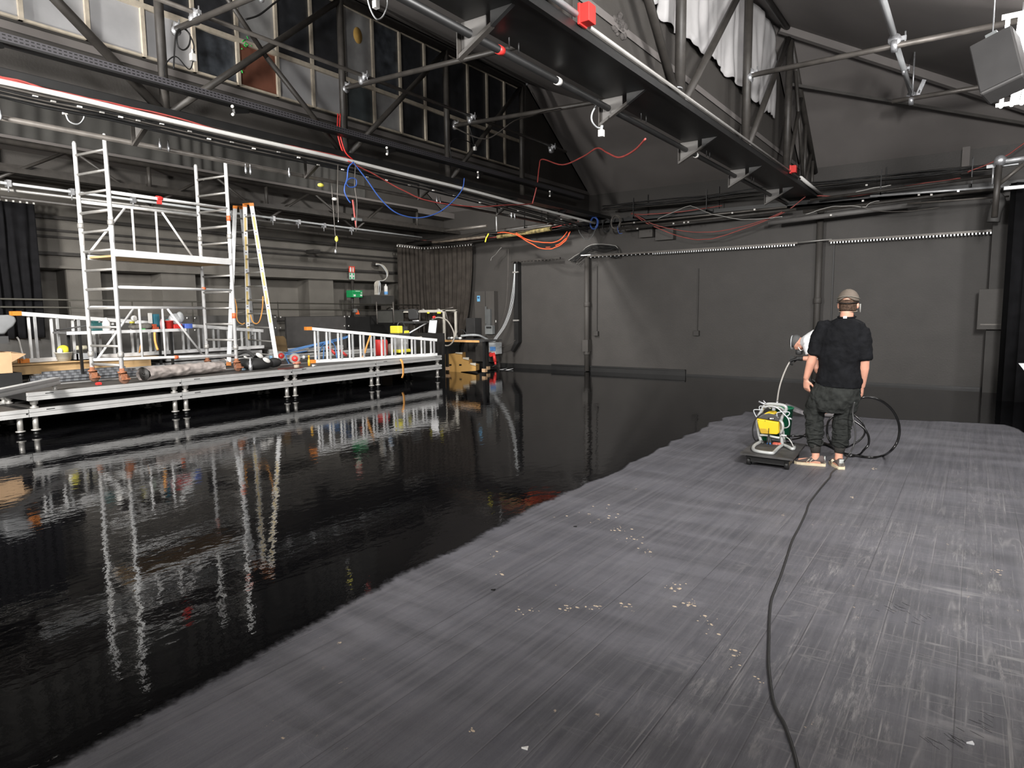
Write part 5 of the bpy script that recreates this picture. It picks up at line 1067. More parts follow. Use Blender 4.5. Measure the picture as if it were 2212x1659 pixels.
r = empty('first_aid_sign', P(760, 596, x=-14.1), 'green first aid sign with white cross under the red sign', 'sign')
srect('plate', 754.2, 589, 766, 603, SGNG, -14.05); srect('cross_bar', 758.4, 590.5, 761.8, 601.5, SW, -14.043); srect('cross_bar', 755.6, 594.3, 764.6, 597.8, SW, -14.043)
for a in ((754.2, 589, 766, 589.8), (754.2, 602.2, 766, 603), (754.2, 589, 755, 603), (765.2, 589, 766, 603)): srect('border', *a, SW, -14.043)
small('sign_pipe', MB().tube(P(761, 604, x=-14.1), P(761, 690, x=-14.1), .04), STEEL, 'thin vertical duct below the first aid sign', 'duct')
r = empty('first_aid_box', P(764, 643, x=-13.95), 'bright green first aid box with white labels on the left wall', 'box')
a, b = P(754, 627, x=-14.0), P(776, 643, x=-14.0); MB().box((-14.12, a.y, b.z), (-13.86, b.y, a.z)).build('case', GREEN, r, bevel=.015)
for yy, zz, w_, h_ in ((a.y+.03, b.z+.03, .07, .05), (b.y-.09, b.z+.04, .07, .04), (a.y+.1, a.z-.03, .16, .012), (b.y-.07, a.z-.09, .05, .04)): MB().box((-13.861, yy, zz), (-13.857, yy+w_, zz+h_)).build('label', SW, r)
MB().box((-13.865, a.y, (a.z+b.z)/2+.02), (-13.85, b.y, (a.z+b.z)/2+.035)).build('seam', mat('seam_green', (.01, .22, .07), .5), r)
small('wall_lamp', MB().box(P(763, 670, x=-13.4)-Vector((.03, 0, .06)), P(770, 672, x=-13.4)+Vector((.05, .0, .06))), GREYP, 'grey box with an orange front on the handrail', 'box', bevel=.01)
small('orange_cover', MB().prism([P(a, b, x=-13.36) for a, b in ((770, 669), (773, 669), (777, 679), (771, 679))], (-.05, 0, 0)), mat('orange_red_cover', (.80, .12, .03), .5), 'orange-red wedge beside the grey rail box', 'wedge')
q0 = P(803, 638, x=-13.6); q1 = P(852, 660, x=-13.6); small('control_cabinet', MB().box((-14.1, q0.y, q1.z), (-13.6, q1.y, q0.z)), mat('grey_black_cabinet', (.045, .043, .040), .6), 'grey-black cabinet with pale cables and a white bottle on top', 'cabinet', bevel=.006)
for k in range(9):
    t = k/8; a0 = 808.5+t*14; cable('white_cable', [P(a, b, x=-13.75) for a, b in ((809.5+t*10, 637), (809.5+t*12+1.5*math.sin(k*2), 626), (809.5+t*12, 612), (815+t*4, 607), (826+t*3, 606), (835, 600), (838-t*3, 590), (834-t*5, 580), (826-t*5, 572), (812, 569+t*3))], .011, mat('cream_cable', (.50, .47, .41), .6) if k < 6 else GREYT, 'cream cables rising from the grey-black cabinet', 'cable', 'cream cable fan', k=4)
small('cable_hood', MB().box(P(804, 566, x=-14.1), P(824, 573, x=-13.9)), STEEL, 'small dark cable outlet hood on the left wall', 'hood')
q = P(834, 637, x=-13.8); r = empty('white_bottle', (q.x, q.y, q.z), 'white and blue bottle standing on the grey-black cabinet', 'bottle')
MB().lathe([(.055, 0), (.055, .23), (.02, .27), (.02, .3)], q, None, 14).build('body', WHITE, r); MB().lathe([(.057, .01), (.057, .09)], q, None, 14).build('label', mat('label_blue', (.15, .38, .75), .5), r)
# ================================================================== CORNER: BENCH, BOXES, CABINET
r = empty('trestle_bench', (-11.1, 13.9, 0), 'low table with raw wooden edge and black legs beside the stage end', 'table')
bq0 = P(957, 734, y=13.3); bz = bq0.z; bq1 = P(1046, 734, y=13.3)
MB().box((bq0.x, 13.3, bz-.03), (bq1.x, 14.05, bz)).build('table_top', DGREY, r); MB().box((bq0.x, 13.28, bz-.05), (bq1.x-.15, 13.3, bz+.003)).build('wood_edge', mat('orange_wood', (.62, .34, .13), .6, var=.2), r)
for x, y in ((bq0.x+.08, 13.36), (bq1.x-.05, 13.36), (bq0.x+.08, 13.98), (bq1.x-.42, 13.98)):
    if True:
        lg = MB().box((x-.03, y-.03, 0), (x+.03, y+.03, bz-.03)).build('leg', STEELB, r); MB().box((x-.05, y-.05, .055), (x+.05, y+.05, .14)).build('wood_block', CARD, lg)
for k in range(5):
    q = P(970+k*6, 726, y=13.55+.05*(k % 2)); small('power_adapter', MB().ball((q.x, q.y, bz+.034), .045, .05, .034), WHITE if k in (1, 4) else GREYP, 'tangled grey and white adapters on the low table', 'adapter', 'adapters on the low table')
cable('black_cable', [P(a, b, y=13.9) for a, b in ((985, 728), (990, 715), (1000, 713), (1007, 722), (1003, 728), (995, 726))], .009, DGREY, 'black cable loop standing on the low table')

# step-shaped cardboard box
r = empty('stepped_box', P(1000, 803, z=0), 'stepped cardboard box under the low table by the wet floor', 'box')
sil = [(957, 806), (957, 766), (998, 762), (998, 775), (1012, 778), (1013, 786), (1028, 788), (1028, 801), (996, 803), (995, 805)]
pts = [P(a, b, y=13.5) for a, b in sil]; z_min = min(p.z for p in pts)
MB().prism([(p.x, p.y, max(p.z, .002)) for p in pts], (-.12, .30, 0)).build('body', mat('ochre_cardboard', (.52, .30, .09), .8, var=.05), r)
for a, b, c, d in ((984, 761, 999, 765), (1000, 772, 1013, 778), (1016, 784, 1028, 790)): MB().prism([P(a, b, y=13.49), P(c, b, y=13.49), P(c, d, y=13.49), P(a, (b+d)/2, y=13.49)], (0, -.006, 0)).build('torn_tape', mat('pale_torn_paper', (.52, .48, .40), .9), r)
for a in (970.5, 992): MB().prism([P(a, 786.5, y=13.495), P(a+5, 786.5, y=13.495), P(a+5, 789.5, y=13.495), P(a, 790, y=13.495)], (0, -.004, 0)).build('hand_hole', BLK, r)
# electrical cabinet, panels, distribution units on the back wall
c0, c1 = P(1027, 630, y=15.15), P(1071, 780, y=15.15)
r = empty('electrical_cabinet', (c0.x, 15.15, .2), 'tall flat grey-black electrical cabinet with a blue sticker by the curtain', 'cabinet')
MB().box((c0.x, 15.1, .15), (c1.x, 15.3, c0.z)).build('door_panel', WALL, r, bevel=.006); q = P(1033.5, 645, y=15.09); MB().box((q.x-.05, 15.09, q.z-.08), (q.x+.05, 15.1, q.z+.08)).build('sticker', mat('sky_blue_sticker', (.16, .42, .66), .5), r)
MB().box((q.x-.03, 15.085, q.z), (q.x+.03, 15.09, q.z+.05)).build('sticker_print', mat('navy_print', (.03, .08, .2), .5), r); q = P(1072, 694, y=15.09); MB().box((q.x-.02, 15.08, q.z-.03), (q.x-.005, 15.1, q.z+.03)).build('latch', WHITE, r)
MB().box((c1.x-.3, 15.093, .15), (c1.x-.292, 15.1, c0.z)).build('door_gap', BLK, r)
q0, q1 = P(1013, 687, y=14.9), P(1033, 727, y=14.9); small('flat_speaker', MB().box((q0.x, 14.75, q1.z), (q1.x, 15.05, q0.z)), mat('speaker_grille', (.030, .029, .029), .7), 'small dark loudspeaker left of the cabinet', 'speaker', bevel=.01)
q0, q1 = P(1049.5, 666, y=15.05), P(1060, 703, y=15.05); small('switch_strip', MB().box((q0.x, 15.02, q1.z), (q1.x, 15.1, q0.z-.02)).box((q0.x, 15.0, q1.z+.05), (q0.x+.05, 15.02, q0.z+.05)), mat('mid_grey_plastic', (.10, .105, .105), .5), 'vertical grey socket strip on the electrical cabinet', 'socket strip', bevel=.005)
q0, q1 = P(1051, 703, y=15.05), P(1067, 722, y=15.05); r = empty('fuse_box', (q0.x, 15.05, q1.z), 'grey fuse box with black switches under the socket strip', 'fuse box')
MB().box((q0.x, 14.97, q1.z), (q1.x, 15.1, q0.z)).build('case', mat('light_mid_grey', (.17, .18, .18), .5), r, bevel=.008)
for k in range(4): MB().box((q0.x+.06+k*.045, 14.955, q0.z-.08), (q0.x+.09+k*.045, 14.97, q0.z-.03)).build('switch', BLK, r)
q0, q1 = P(1057, 740, y=14.95), P(1073, 756, y=14.95); r = empty('socket_box', (q0.x, 14.95, q1.z), 'grey power socket box with blue covers and a red plug on the wall', 'socket box')
MB().box((q0.x, 14.9, q1.z-.12), (q1.x, 15.2, q0.z)).build('case', mat('pale_grey_case', (.42, .44, .45), .5), r, bevel=.01)
MB().box((q0.x+.08, 14.87, q1.z-.02), (q1.x, 14.9, q1.z+.09)).build('blue_cover', BLUEP, r); MB().tube((q0.x+.06, 14.92, q1.z-.10), (q0.x+.14, 14.82, q1.z-.14), .05).tube((q0.x+.18, 14.9, q1.z-.08), (q0.x+.26, 14.86, q1.z-.32), .045).tube((q0.x+.26, 14.86, q1.z-.32), (q0.x+.28, 14.85, q1.z-.40), .03).build('red_plug', RED, r)
cable('black_cable', [(q0.x+.28, 14.85, q1.z-.4), (q0.x+.3, 14.85, .1), (q0.x+.1, 14.7, .02), (q0.x-.3, 14.6, .02)], .016, BLK, 'black cable dropping from the red plug to the floor')
for k in range(3): cable('black_cable', [(-11.2+.1*k, 14.5, .02), (-10.9, 14.3-.1*k, .06), (-10.6, 14.5, .03), (-10.9, 14.7, .05), (-11.2, 14.6, .02)], .016, BLK, 'coiled black cables on the floor under the socket box', 'cable', 'floor cables by the cabinet')
for x_, lb in ((-10.55, 'left'), (-10.35, 'right')): small('pale_scrap', MB().prism([(x_, 14.6, .004), (x_+.12, 14.55, .004), (x_+.15, 14.75, .03), (x_+.02, 14.8, .004)], (0, 0, .004)), PAPER, '%s pale paper scrap on the wet floor by the back wall' % lb, 'scrap')
# grey hoses on small scraps on the dry floor
for a, b, lb, m_ in ((1135, 1617, 'tiny black and white screw at the bottom of the floor', WHITE), (2096, 1606, 'small white paper scrap at the lower right of the floor', PAPER), (1066, 1275, 'tiny black chip on the floor beside the paint edge', BLK), (1243, 1138, 'tiny black chip on the floor right of the paint edge', BLK)):
    q = P(a, b, z=0); small('floor_chip', MB().prism([(q.x-.012, q.y-.008, 0), (q.x+.012, q.y-.004, 0), (q.x+.006, q.y+.012, 0)], (0, 0, .006)), m_, lb, 'scrap')
rs = random.Random(5)
def specks(cl, r0, r1, squash=.6):
    mb = MB()
    for px_, py_, sx, sy, n_ in cl:
        for k in range(n_):
            q = P(px_+rs.gauss(0, sx), py_+rs.gauss(0, sy), z=0); rr = r0+(r1-r0)*rs.random()**2; a0 = rs.random()*6
            mb.prism([(q.x+rr*math.cos(a0+j*1.05)*(1+.4*rs.random()), q.y+rr*squash*math.sin(a0+j*1.05)*(1+.4*rs.random()), 0) for j in range(6)], (0, 0, .0015))
    return mb
tag(specks(((1140, 1320, 16, 3, 9), (1235, 1313, 12, 4, 12), (1295, 1311, 10, 3, 10), (1345, 1308, 12, 4, 8), (1455, 1268, 12, 6, 16), (1490, 1304, 14, 5, 14), (1340, 1142, 12, 4, 10), (1360, 1163, 14, 4, 10), (1400, 1185, 10, 8, 9), (1310, 1108, 40, 14, 10), (1530, 1345, 14, 14, 12), (1595, 1420, 10, 12, 9), (1066, 1199, 5, 4, 5), (1082, 1237, 6, 3, 5), (1840, 1075, 8, 2, 5), (1889, 1012, 6, 2, 4), (2150, 1233, 10, 6, 8), (1640, 1470, 8, 4, 4), (1016, 1580, 4, 4, 4)), .002, .010).build('plaster_specks', mat('dried_plaster', (.52, .42, .31), .9)), 'scattered cream plaster specks on the dry grey floor', 'plaster specks', None, 'stuff')
mb = MB()
for px_, py_, n_ in ((1930, 1310, 12), (1985, 1335, 8), (2030, 1600, 8), (2075, 1595, 7), (2120, 1560, 6)):
    for k in range(n_):
        q = P(px_+rs.gauss(0, 22), py_+rs.gauss(0, 9), z=0); a0 = rs.uniform(2.2, 2.9); l_ = rs.uniform(.010, .028); mb.prism([(q.x-l_*math.cos(a0), q.y-l_*math.sin(a0), 0), (q.x+.004, q.y-.003, 0), (q.x+l_*math.cos(a0), q.y+l_*math.sin(a0), 0), (q.x-.004, q.y+.004, 0)], (0, 0, .001))
tag(mb.build('scuff_marks', BLK), 'short black scuff marks on the worn right side of the floor', 'scuff marks', None, 'stuff')
# ================================================================== RIGHT EDGE
r = empty('corner_post', (.25, 13.9, 0), 'dark post with a clamped tube frame at the far right corner', 'post')
MB().tube(P(2159, 350, y=13.0), P(2148, 470, y=13.0), .045).build('post', STEEL, r); MB().tube(P(2160, 350, y=13.0), P(2225, 340, y=13.0), .035).build('rail', ALU, r); MB().ball(P(2161, 347, y=13.0), .085, .085, .085).build('clamp', GALV, r)
MB().tube(P(2158, 398, y=13.2), P(2212, 354, y=13.2), .03).build('brace', STEELG, r); MB().bar(P(2131, 361, y=13.2), P(2200, 352, y=13.2), .05, .05).build('bar', GREYT, r); MB().tube(P(2146, 362, y=13.2), P(2144, 398, y=13.2), .015).build('rod', ALU, r)
q = P(2195, 405, y=13.2); small('metal_hook_block', MB().box(q-Vector((.16, .04, .03)), q+Vector((.12, .04, .03))), ALU, 'bright metal clamp block by the right edge', 'clamp', bevel=.01)
q = P(2152, 460, y=14.2); small('grey_duct_end', MB().path(smooth_pts([P(2145, 480, y=14.4), P(2150, 455, y=14.4), P(2158, 435, y=14.4), P(2150, 425, y=14.4)], 4), .10), mat('dusty_grey_duct', (.10, .098, .095), .7), 'dusty grey duct bend near the right corner', 'duct')
fabm = MB(); 
q0 = P(2184, 395, y=13.6); small('black_drape', MB().add([(q0.x+.04*math.sin(i*2.2)+0.055*i, 13.6+.05*math.cos(i*1.9), z) for z in (0, q0.z) for i in range(14)], [(i, i+1, i+15, i+14) for i in range(13)], None, True), CURB, 'black drape hanging at the right edge', 'drape').modifiers.new('t', 'SOLIDIFY').thickness = .01
q0, q1 = P(2113, 655, y=14.7), P(2190, 712, y=14.7); r = empty('wall_cupboard', (q0.x, 14.7, q1.z), 'dark flat cupboard on the wall in the right corner', 'cupboard'); MB().box((q0.x, 14.65, q1.z), (q1.x, 14.8, q0.z+.25)).build('case', WALL, r, bevel=.006)
MB().box((q0.x+.05, 14.64, q1.z+.08), (q1.x-.1, 14.66, q1.z+.1)).build('ledge', STEELG, r)
q = P(2208, 792, y=10.5); small('pale_box', MB().prism([P(2200, 785, y=10.5), P(2230, 785, y=10.5), P(2230, 800, y=10.5), P(2212, 800, y=10.5)], (0, .05, 0)), GREYT, 'pale corner of a box poking in at the right edge', 'box')
# ================================================================== PEOPLE
def clouds(name, size, depth=2):
    t = bpy.data.textures.new(name, 'CLOUDS'); t.noise_scale = size; t.noise_depth = depth; return t
CL1 = clouds('folds_large', .16); CL2 = clouds('folds_small', .05)
def loft(mb, rings, n=18):
    """rings: (centre, lateral radius, depth radius[, axis vector lateral, axis vector depth])"""
    vs = []; fs = []
    for r in rings:
        c = Vector(r[0]); rx, ry = r[1], r[2]; ax = Vector(r[3]) if len(r) > 3 else Vector((1, 0, 0)); ay = Vector(r[4]) if len(r) > 4 else Vector((0, 1, 0))
        for k in range(n):
            a = 2*math.pi*k/n; vs.append(c+ax*rx*math.cos(a)+ay*ry*math.sin(a))
    m = len(rings)
    for i in range(m-1):
        for k in range(n): fs.append((i*n+k, i*n+(k+1) % n, (i+1)*n+(k+1) % n, (i+1)*n+k))
    fs.append(tuple(range(n))[::-1]); fs.append(tuple((m-1)*n+k for k in range(n)))
    mb.add(vs, fs, None, True)
def limb(mb, pts, rad, n=14):
    mb.path(pts, 0, None, n, radii=rad)
def fuse(o, vox, sm=4, disp=()):
    md = o.modifiers.new('fuse', 'REMESH'); md.mode = 'VOXEL'; md.voxel_size = vox; md.use_smooth_shade = True
    md = o.modifiers.new('smooth', 'SMOOTH'); md.iterations = sm; md.factor = .6
    for tx, s_ in disp:
        d = o.modifiers.new('folds', 'DISPLACE'); d.texture = tx; d.strength = s_; d.mid_level = .5; d.texture_coords = 'LOCAL'
    return o
def hand(mb, wrist, dirv, palm_n, thumb_side, curl, scale=1., spread=.016):
    """palm plus five tapered fingers; dirv: wrist to knuckles, palm_n: palm normal (fingers curl towards it)"""
    w_ = Vector(wrist); d = Vector(dirv).normalized(); nrm = Vector(palm_n); nrm = (nrm-d*nrm.dot(d)).normalized(); s_ = d.cross(nrm).normalized()*thumb_side
    L_ = .095*scale
    loft(mb, [(w_-d*.02, .026*scale, .020*scale, s_, nrm), (w_+d*.02, .030*scale, .018*scale, s_, nrm), (w_+d*.055*scale, .041*scale, .016*scale, s_, nrm), (w_+d*L_, .042*scale, .013*scale, s_, nrm), (w_+d*(L_+.008), .034*scale, .009*scale, s_, nrm)], 14)
    lens = (.072, .080, .075, .058)
    for k in range(4):
        base = w_+d*(L_-.008)+s_*(.0305-.0205*k)*scale; an = 0; p = base; pts = [base-d*.012, base]
        seg = [lens[k]*.46*scale, lens[k]*.31*scale, lens[k]*.25*scale]; cu = curl[k] if isinstance(curl, (list, tuple)) else curl
        for j, sg in enumerate(seg):
            an += cu*(.8 if j == 0 else 1.0); p = p+(d*math.cos(an)+nrm*math.sin(an)+s_*(.10-.07*k))*sg; pts.append(p)
        limb(mb, pts, [.0095*scale, .0098*scale, .0088*scale, .0080*scale, .0062*scale], 8)
    b = w_+d*.030*scale+s_*.026*scale; t1 = b+(d*.55+s_*.75+nrm*.25).normalized()*.036*scale; t2 = t1+(d*.85+s_*.30+nrm*.45).normalized()*.030*scale; t3 = t2+(d*.9+nrm*.4).normalized()*.022*scale
    limb(mb, [b-s_*.01, b, t1, t2, t3], [.013*scale, .0135*scale, .0115*scale, .0100*scale, .0072*scale], 8)
YP = 7.12
def Q(px, py, dy=0.): return P(px, py, y=YP+dy)
man = empty('person', Q(1800, 1008), 'standing person seen from behind in black sweater, dark trousers and cap, holding a hose', 'person')
man.location.z = 0; man['w'] = [man.location.x, man.location.y, 0]
# ---- body: head, neck, trunk, arms with hands, legs: one surface
b = MB()
hc = Q(1832, 652); hz = hc.z
loft(b, [(hc+Vector((0, .02, .105)), .02, .03), (hc+Vector((0, .02, .098)), .055, .065), (hc+Vector((0, .02, .07)), .073, .09), (hc+Vector((0, .015, .02)), .079, .098), (hc+Vector((0, .01, -.03)), .074, .094), (hc+Vector((0, .015, -.07)), .064, .082), (hc+Vector((0, .035, -.105)), .048, .062), (hc+Vector((0, .05, -.122)), .028, .035)], 20)
for s_ in (-1, 1): b.ball(hc+Vector((s_*.082, .015, -.035)), .012, .022, .034, mtx=Matrix.Rotation(s_*.35, 3, 'Z'))
b.ball(hc+Vector((0, .118, -.035)), .014, .022, .024); b.ball(hc+Vector((0, .098, -.075)), .026, .014, .008); b.ball(hc+Vector((0, .095, -.1)), .024, .02, .016)
for s_ in (-1, 1): b.ball(hc+Vector((s_*.032, .1, -.005)), .013, .01, .009)
nb = Q(1829, 686)
loft(b, [(hc+Vector((0, 0, -.06)), .058, .062), (hc.lerp(nb, .62)+Vector((0, -.012, 0)), .056, .060), (nb+Vector((0, 0, 0)), .062, .064), (nb+Vector((0, .01, -.05)), .11, .075)], 18)
sL, sR = Q(1778, 705), Q(1862, 716); ch = Q(1815, 740); wa = Q(1812, 800); hp = Q(1806, 838)
loft(b, [(nb+Vector((0, .01, -.02)), .075, .065), (nb+Vector((-.02, .01, -.055)), .165, .085), (ch, .175, .11), (wa, .14, .09), (hp, .15, .09), (Q(1804, 866), .12, .08)], 20)
eL, wL = Q(1757, 768, -.02), Q(1741, 818, .03); eR, wR = Q(1868, 778, -.02), Q(1862, 836, .07)
limb(b, [sL+Vector((.03, 0, 0)), sL, sL.lerp(eL, .5), eL, eL.lerp(wL, .3), eL.lerp(wL, .75), wL], [.05, .055, .048, .042, .046, .034, .027])
limb(b, [sR-Vector((.03, 0, 0)), sR, sR.lerp(eR, .5), eR, eR.lerp(wR, .3), eR.lerp(wR, .75), wR], [.05, .055, .048, .042, .046, .034, .027])
hand(b, wL, (Q(1743, 850, .05)-wL), (.55, .8, 0), 1, [.25, .35, .42, .5])
hand(b, wR, (Q(1861, 857, .12)-wR), (-.9, .1, 0), 1, [.7, .85, .9, .95])
kL, aL = Q(1759, 893, .05), Q(1762, 982); kR, aR = Q(1824, 893, .05), Q(1812, 982, .02)
hL, hR = Q(1782, 850), Q(1832, 852)
for h_, k_, a_ in ((hL, kL, aL), (hR, kR, aR)): limb(b, [h_, h_.lerp(k_, .5), k_, k_.lerp(a_, .3)+Vector((0, -.02, 0)), k_.lerp(a_, .8), a_, a_-Vector((0, 0, .05))], [.095, .082, .058, .058, .040, .036, .038])
for a_, t_ in ((aL, Vector((-.85, -.10, 0))), (aR, Vector((-.45, .85, 0)))):
    t_.normalize(); q = Vector((a_.x, a_.y, .045)); limb(b, [q-t_*.05, q, q+t_*.08+Vector((0, 0, -.01)), q+t_*.16+Vector((0, 0, -.015))], [.034, .038, .036, .026])
fuse(b.build('body', SKIN, man), .0065, 3)
# ---- black sweater with pushed-up sleeves
BLKC = mat('black_sweater_cloth', (.006, .0063, .0075), .85, var=.3, vscale=12, bump=.35, bscale=70, spec=.12)
b = MB()
loft(b, [(nb+Vector((0, .0, .002)), .073, .074), (nb+Vector((-.008, .0, -.025)), .125, .088), (Q(1822, 698), .195, .112), (Q(1822, 718), .214, .128), (Q(1820, 742), .215, .136), (Q(1815, 772), .198, .132), (Q(1812, 800), .196, .132), (Q(1811, 822), .205, .145), (Q(1811, 836), .198, .140)], 26)
limb(b, [sL+Vector((.06, 0, .0)), sL+Vector((.01, 0, -.01)), sL.lerp(eL, .35), sL.lerp(eL, .7), sL.lerp(eL, .93), sL.lerp(eL, .98)], [.080, .082, .080, .074, .072, .058])
limb(b, [sR-Vector((.06, 0, .0)), sR+Vector((0, 0, -.01)), sR.lerp(eR, .35), sR.lerp(eR, .7), sR.lerp(eR, .97), sR.lerp(eR, 1.04)], [.074, .076, .078, .075, .073, .058])
fuse(b.build('sweater', BLKC, man), .009, 3, ((CL1, .040), (CL2, .016)))
MB().path(smooth_pts([nb+Vector((.073*math.cos(a)*1.05, .078*math.sin(a), .006+.006*math.sin(a))) for a in [k*.5236 for k in range(12)]], 2, True), .008, None, 6, closed=True).build('collar', BLKC, man)
MB().obox(nb+Vector((-.002, -.083, .004)), (.016, 0, 0), (0, .002, 0), (0, 0, .011)).build('neck_label', WHITE, man)
# ---- dark trousers with dropped seat and knitted cuffs
TRO = mat('dark_trouser_cloth', (.022, .0235, .022), .85, var=.3, vscale=10, bump=.4, bscale=60, spec=.12)
b = MB()
cro = Q(1796, 872)
loft(b, [(Q(1808, 826), .185, .125), (Q(1806, 842), .215, .14), (Q(1802, 860), .215, .145), (Q(1799, 878), .185, .14), (Q(1797, 890), .13, .11)], 24)
limb(b, [hL+Vector((-.01, 0, 0)), hL.lerp(kL, .5)+Vector((-.01, 0, 0)), kL, kL.lerp(aL, .35)+Vector((0, -.01, 0)), kL.lerp(aL, .62), kL.lerp(aL, .76), kL.lerp(aL, .82)], [.118, .108, .092, .084, .072, .068, .045])
limb(b, [hR+Vector((0, 0, 0)), hR.lerp(kR, .5), kR, kR.lerp(aR, .35)+Vector((0, -.01, 0)), kR.lerp(aR, .62), kR.lerp(aR, .76), kR.lerp(aR, .82)], [.112, .104, .090, .084, .074, .068, .045])
tr = fuse(b.build('trousers', TRO, man), .009, 3, ((CL1, .045), (CL2, .035)))
# stacked creases round the shins
for k_, a_ in ((kL, aL), (kR, aR)):
    b = MB()
    for j in range(6):
        t = .12+j*.115; c = k_.lerp(a_, t)+Vector((0, -.008, 0)); rr = (.083-.020*t*1.1)+.004
        ph = random.random()*6
        b.path([c+Vector((rr*math.cos(a), rr*math.sin(a), .012*math.sin(2*a+ph)+.008*math.sin(3*a))) for a in [q*.3927 for q in range(16)]], .0095, None, 6, closed=True)
    fuse(b.build('trouser_crease', TRO, man), .005, 3)
    MB().path([k_.lerp(a_, .76), k_.lerp(a_, .80), k_.lerp(a_, .955)], .05, None, 16, radii=[.058, .052, .044]).build('cuff', mat('grey_knit_cuff', (.045, .043, .040), .95, bump=.5, bscale=90, spec=.12), man)
# ---- cap with rear opening, cropped hair, mask straps
CAPM = mat('taupe_cap_cloth', (.12, .10, .082), .85, var=.15, vscale=14, spec=.12)
b = MB(); vs = []; fs = []; NU = 28
zs_ = [(.0, .092, .108), (.02, .090, .106), (.05, .083, .099), (.08, .066, .082), (.100, .043, .057), (.112, .015, .02)]
for z, rx, ry in zs_:
    for k in range(NU):
        a = 2*math.pi*k/NU; back = max(0, -math.sin(a))**6 if z < .04 else 0
        vs.append(hc+Vector((rx*math.cos(a), .012+ry*math.sin(a), z+.006+(.035*back if z < .01 else .015*back))))
for i in range(len(zs_)-1):
    for k in range(NU): fs.append((i*NU+k, i*NU+(k+1) % NU, (i+1)*NU+(k+1) % NU, (i+1)*NU+k))
fs.append(tuple((len(zs_)-1)*NU+k for k in range(NU)))
cap = b.add(vs, fs, None, True).build('cap', CAPM, man); md = cap.modifiers.new('t', 'SOLIDIFY'); md.thickness = .004; md.offset = 1
b = MB(); vs = [hc+Vector((.088*math.cos(a)*(1 if j == 0 else .75), .012+(.106*math.sin(a) if j == 0 else .10+.085*math.sin(a)), .008-.012*j)) for j in (0, 1) for a in [k*math.pi/10 for k in range(11)]]
b.add(vs, [(k, k+1, k+12, k+11) for k in range(10)]); pk = b.build('peak', CAPM, cap); md = pk.modifiers.new('t', 'SOLIDIFY'); md.thickness = .004
MB().path([hc+Vector((.0945*math.cos(a), .012+.112*math.sin(a), .030+.022*max(0, -math.sin(a))**2)) for a in [math.pi+k*math.pi/14 for k in range(15)]], .006, None, 6, radii=[(.003, .012)]*15, flat=(0, 0, 1)).build('elastic_band', mat('shiny_olive_band', (.20, .19, .16), .3), man)
MB().path([hc+Vector((.090*math.cos(a), .012+.108*math.sin(a), -.004-.010*max(0, -math.sin(a))**2)) for a in [math.pi+k*math.pi/14 for k in range(15)]], .006, None, 6, radii=[(.003, .014)]*15, flat=(0, 0, 1)).build('cap_strap', BLK, cap)
HAIR = mat('cropped_brown_hair', (.07, .045, .032), .95, var=.5, vscale=60, bump=.6, bscale=200, spec=.12)
b = MB(); vs = []; fs = []; NA = 22
for j in range(6):
    for k in range(NA+1):
        a = math.pi+.12+(math.pi-.24)*k/NA; z = .022-j*.022; sc_k = (.0815, .100) if j < 2 else (.0800-.002*(j-2), .098-.004*(j-2))
        vs.append(hc+Vector((sc_k[0]*math.cos(a), .012+sc_k[1]*math.sin(a)+.003*(j > 3), z)))
for j in range(5):
    for k in range(NA): q = j*(NA+1)+k; fs.append((q, q+1, q+NA+2, q+NA+1))
hr = b.add(vs, fs, None, True).build('hair', HAIR, man); md = hr.modifiers.new('t', 'SOLIDIFY'); md.thickness = .005
MB().path([hc+Vector((.072*math.cos(a)*1.05, .02+.082*math.sin(a), -.088+.01*math.sin(a))) for a in [math.pi-.2+k*(math.pi+.4)/14 for k in range(15)]], .006, None, 6, radii=[(.002, .008)]*15, flat=(0, 0, 1)).build('mask_strap', mat('beige_strap', (.30, .25, .19), .8), man)
for s_ in (-1, 1): MB().tube(hc+Vector((s_*.064, .0, -.08)), nb+Vector((s_*.064, -.02, .012)), .004).build('mask_strap', BLK, man)
MB().path([hc+Vector((.098, .05, -.02)), hc+Vector((.098, .055, -.10))], .004, None, 6, radii=[(.004, .01)]*2).build('visor_edge', mat('clear_visor', (.35, .35, .33), .2), man)
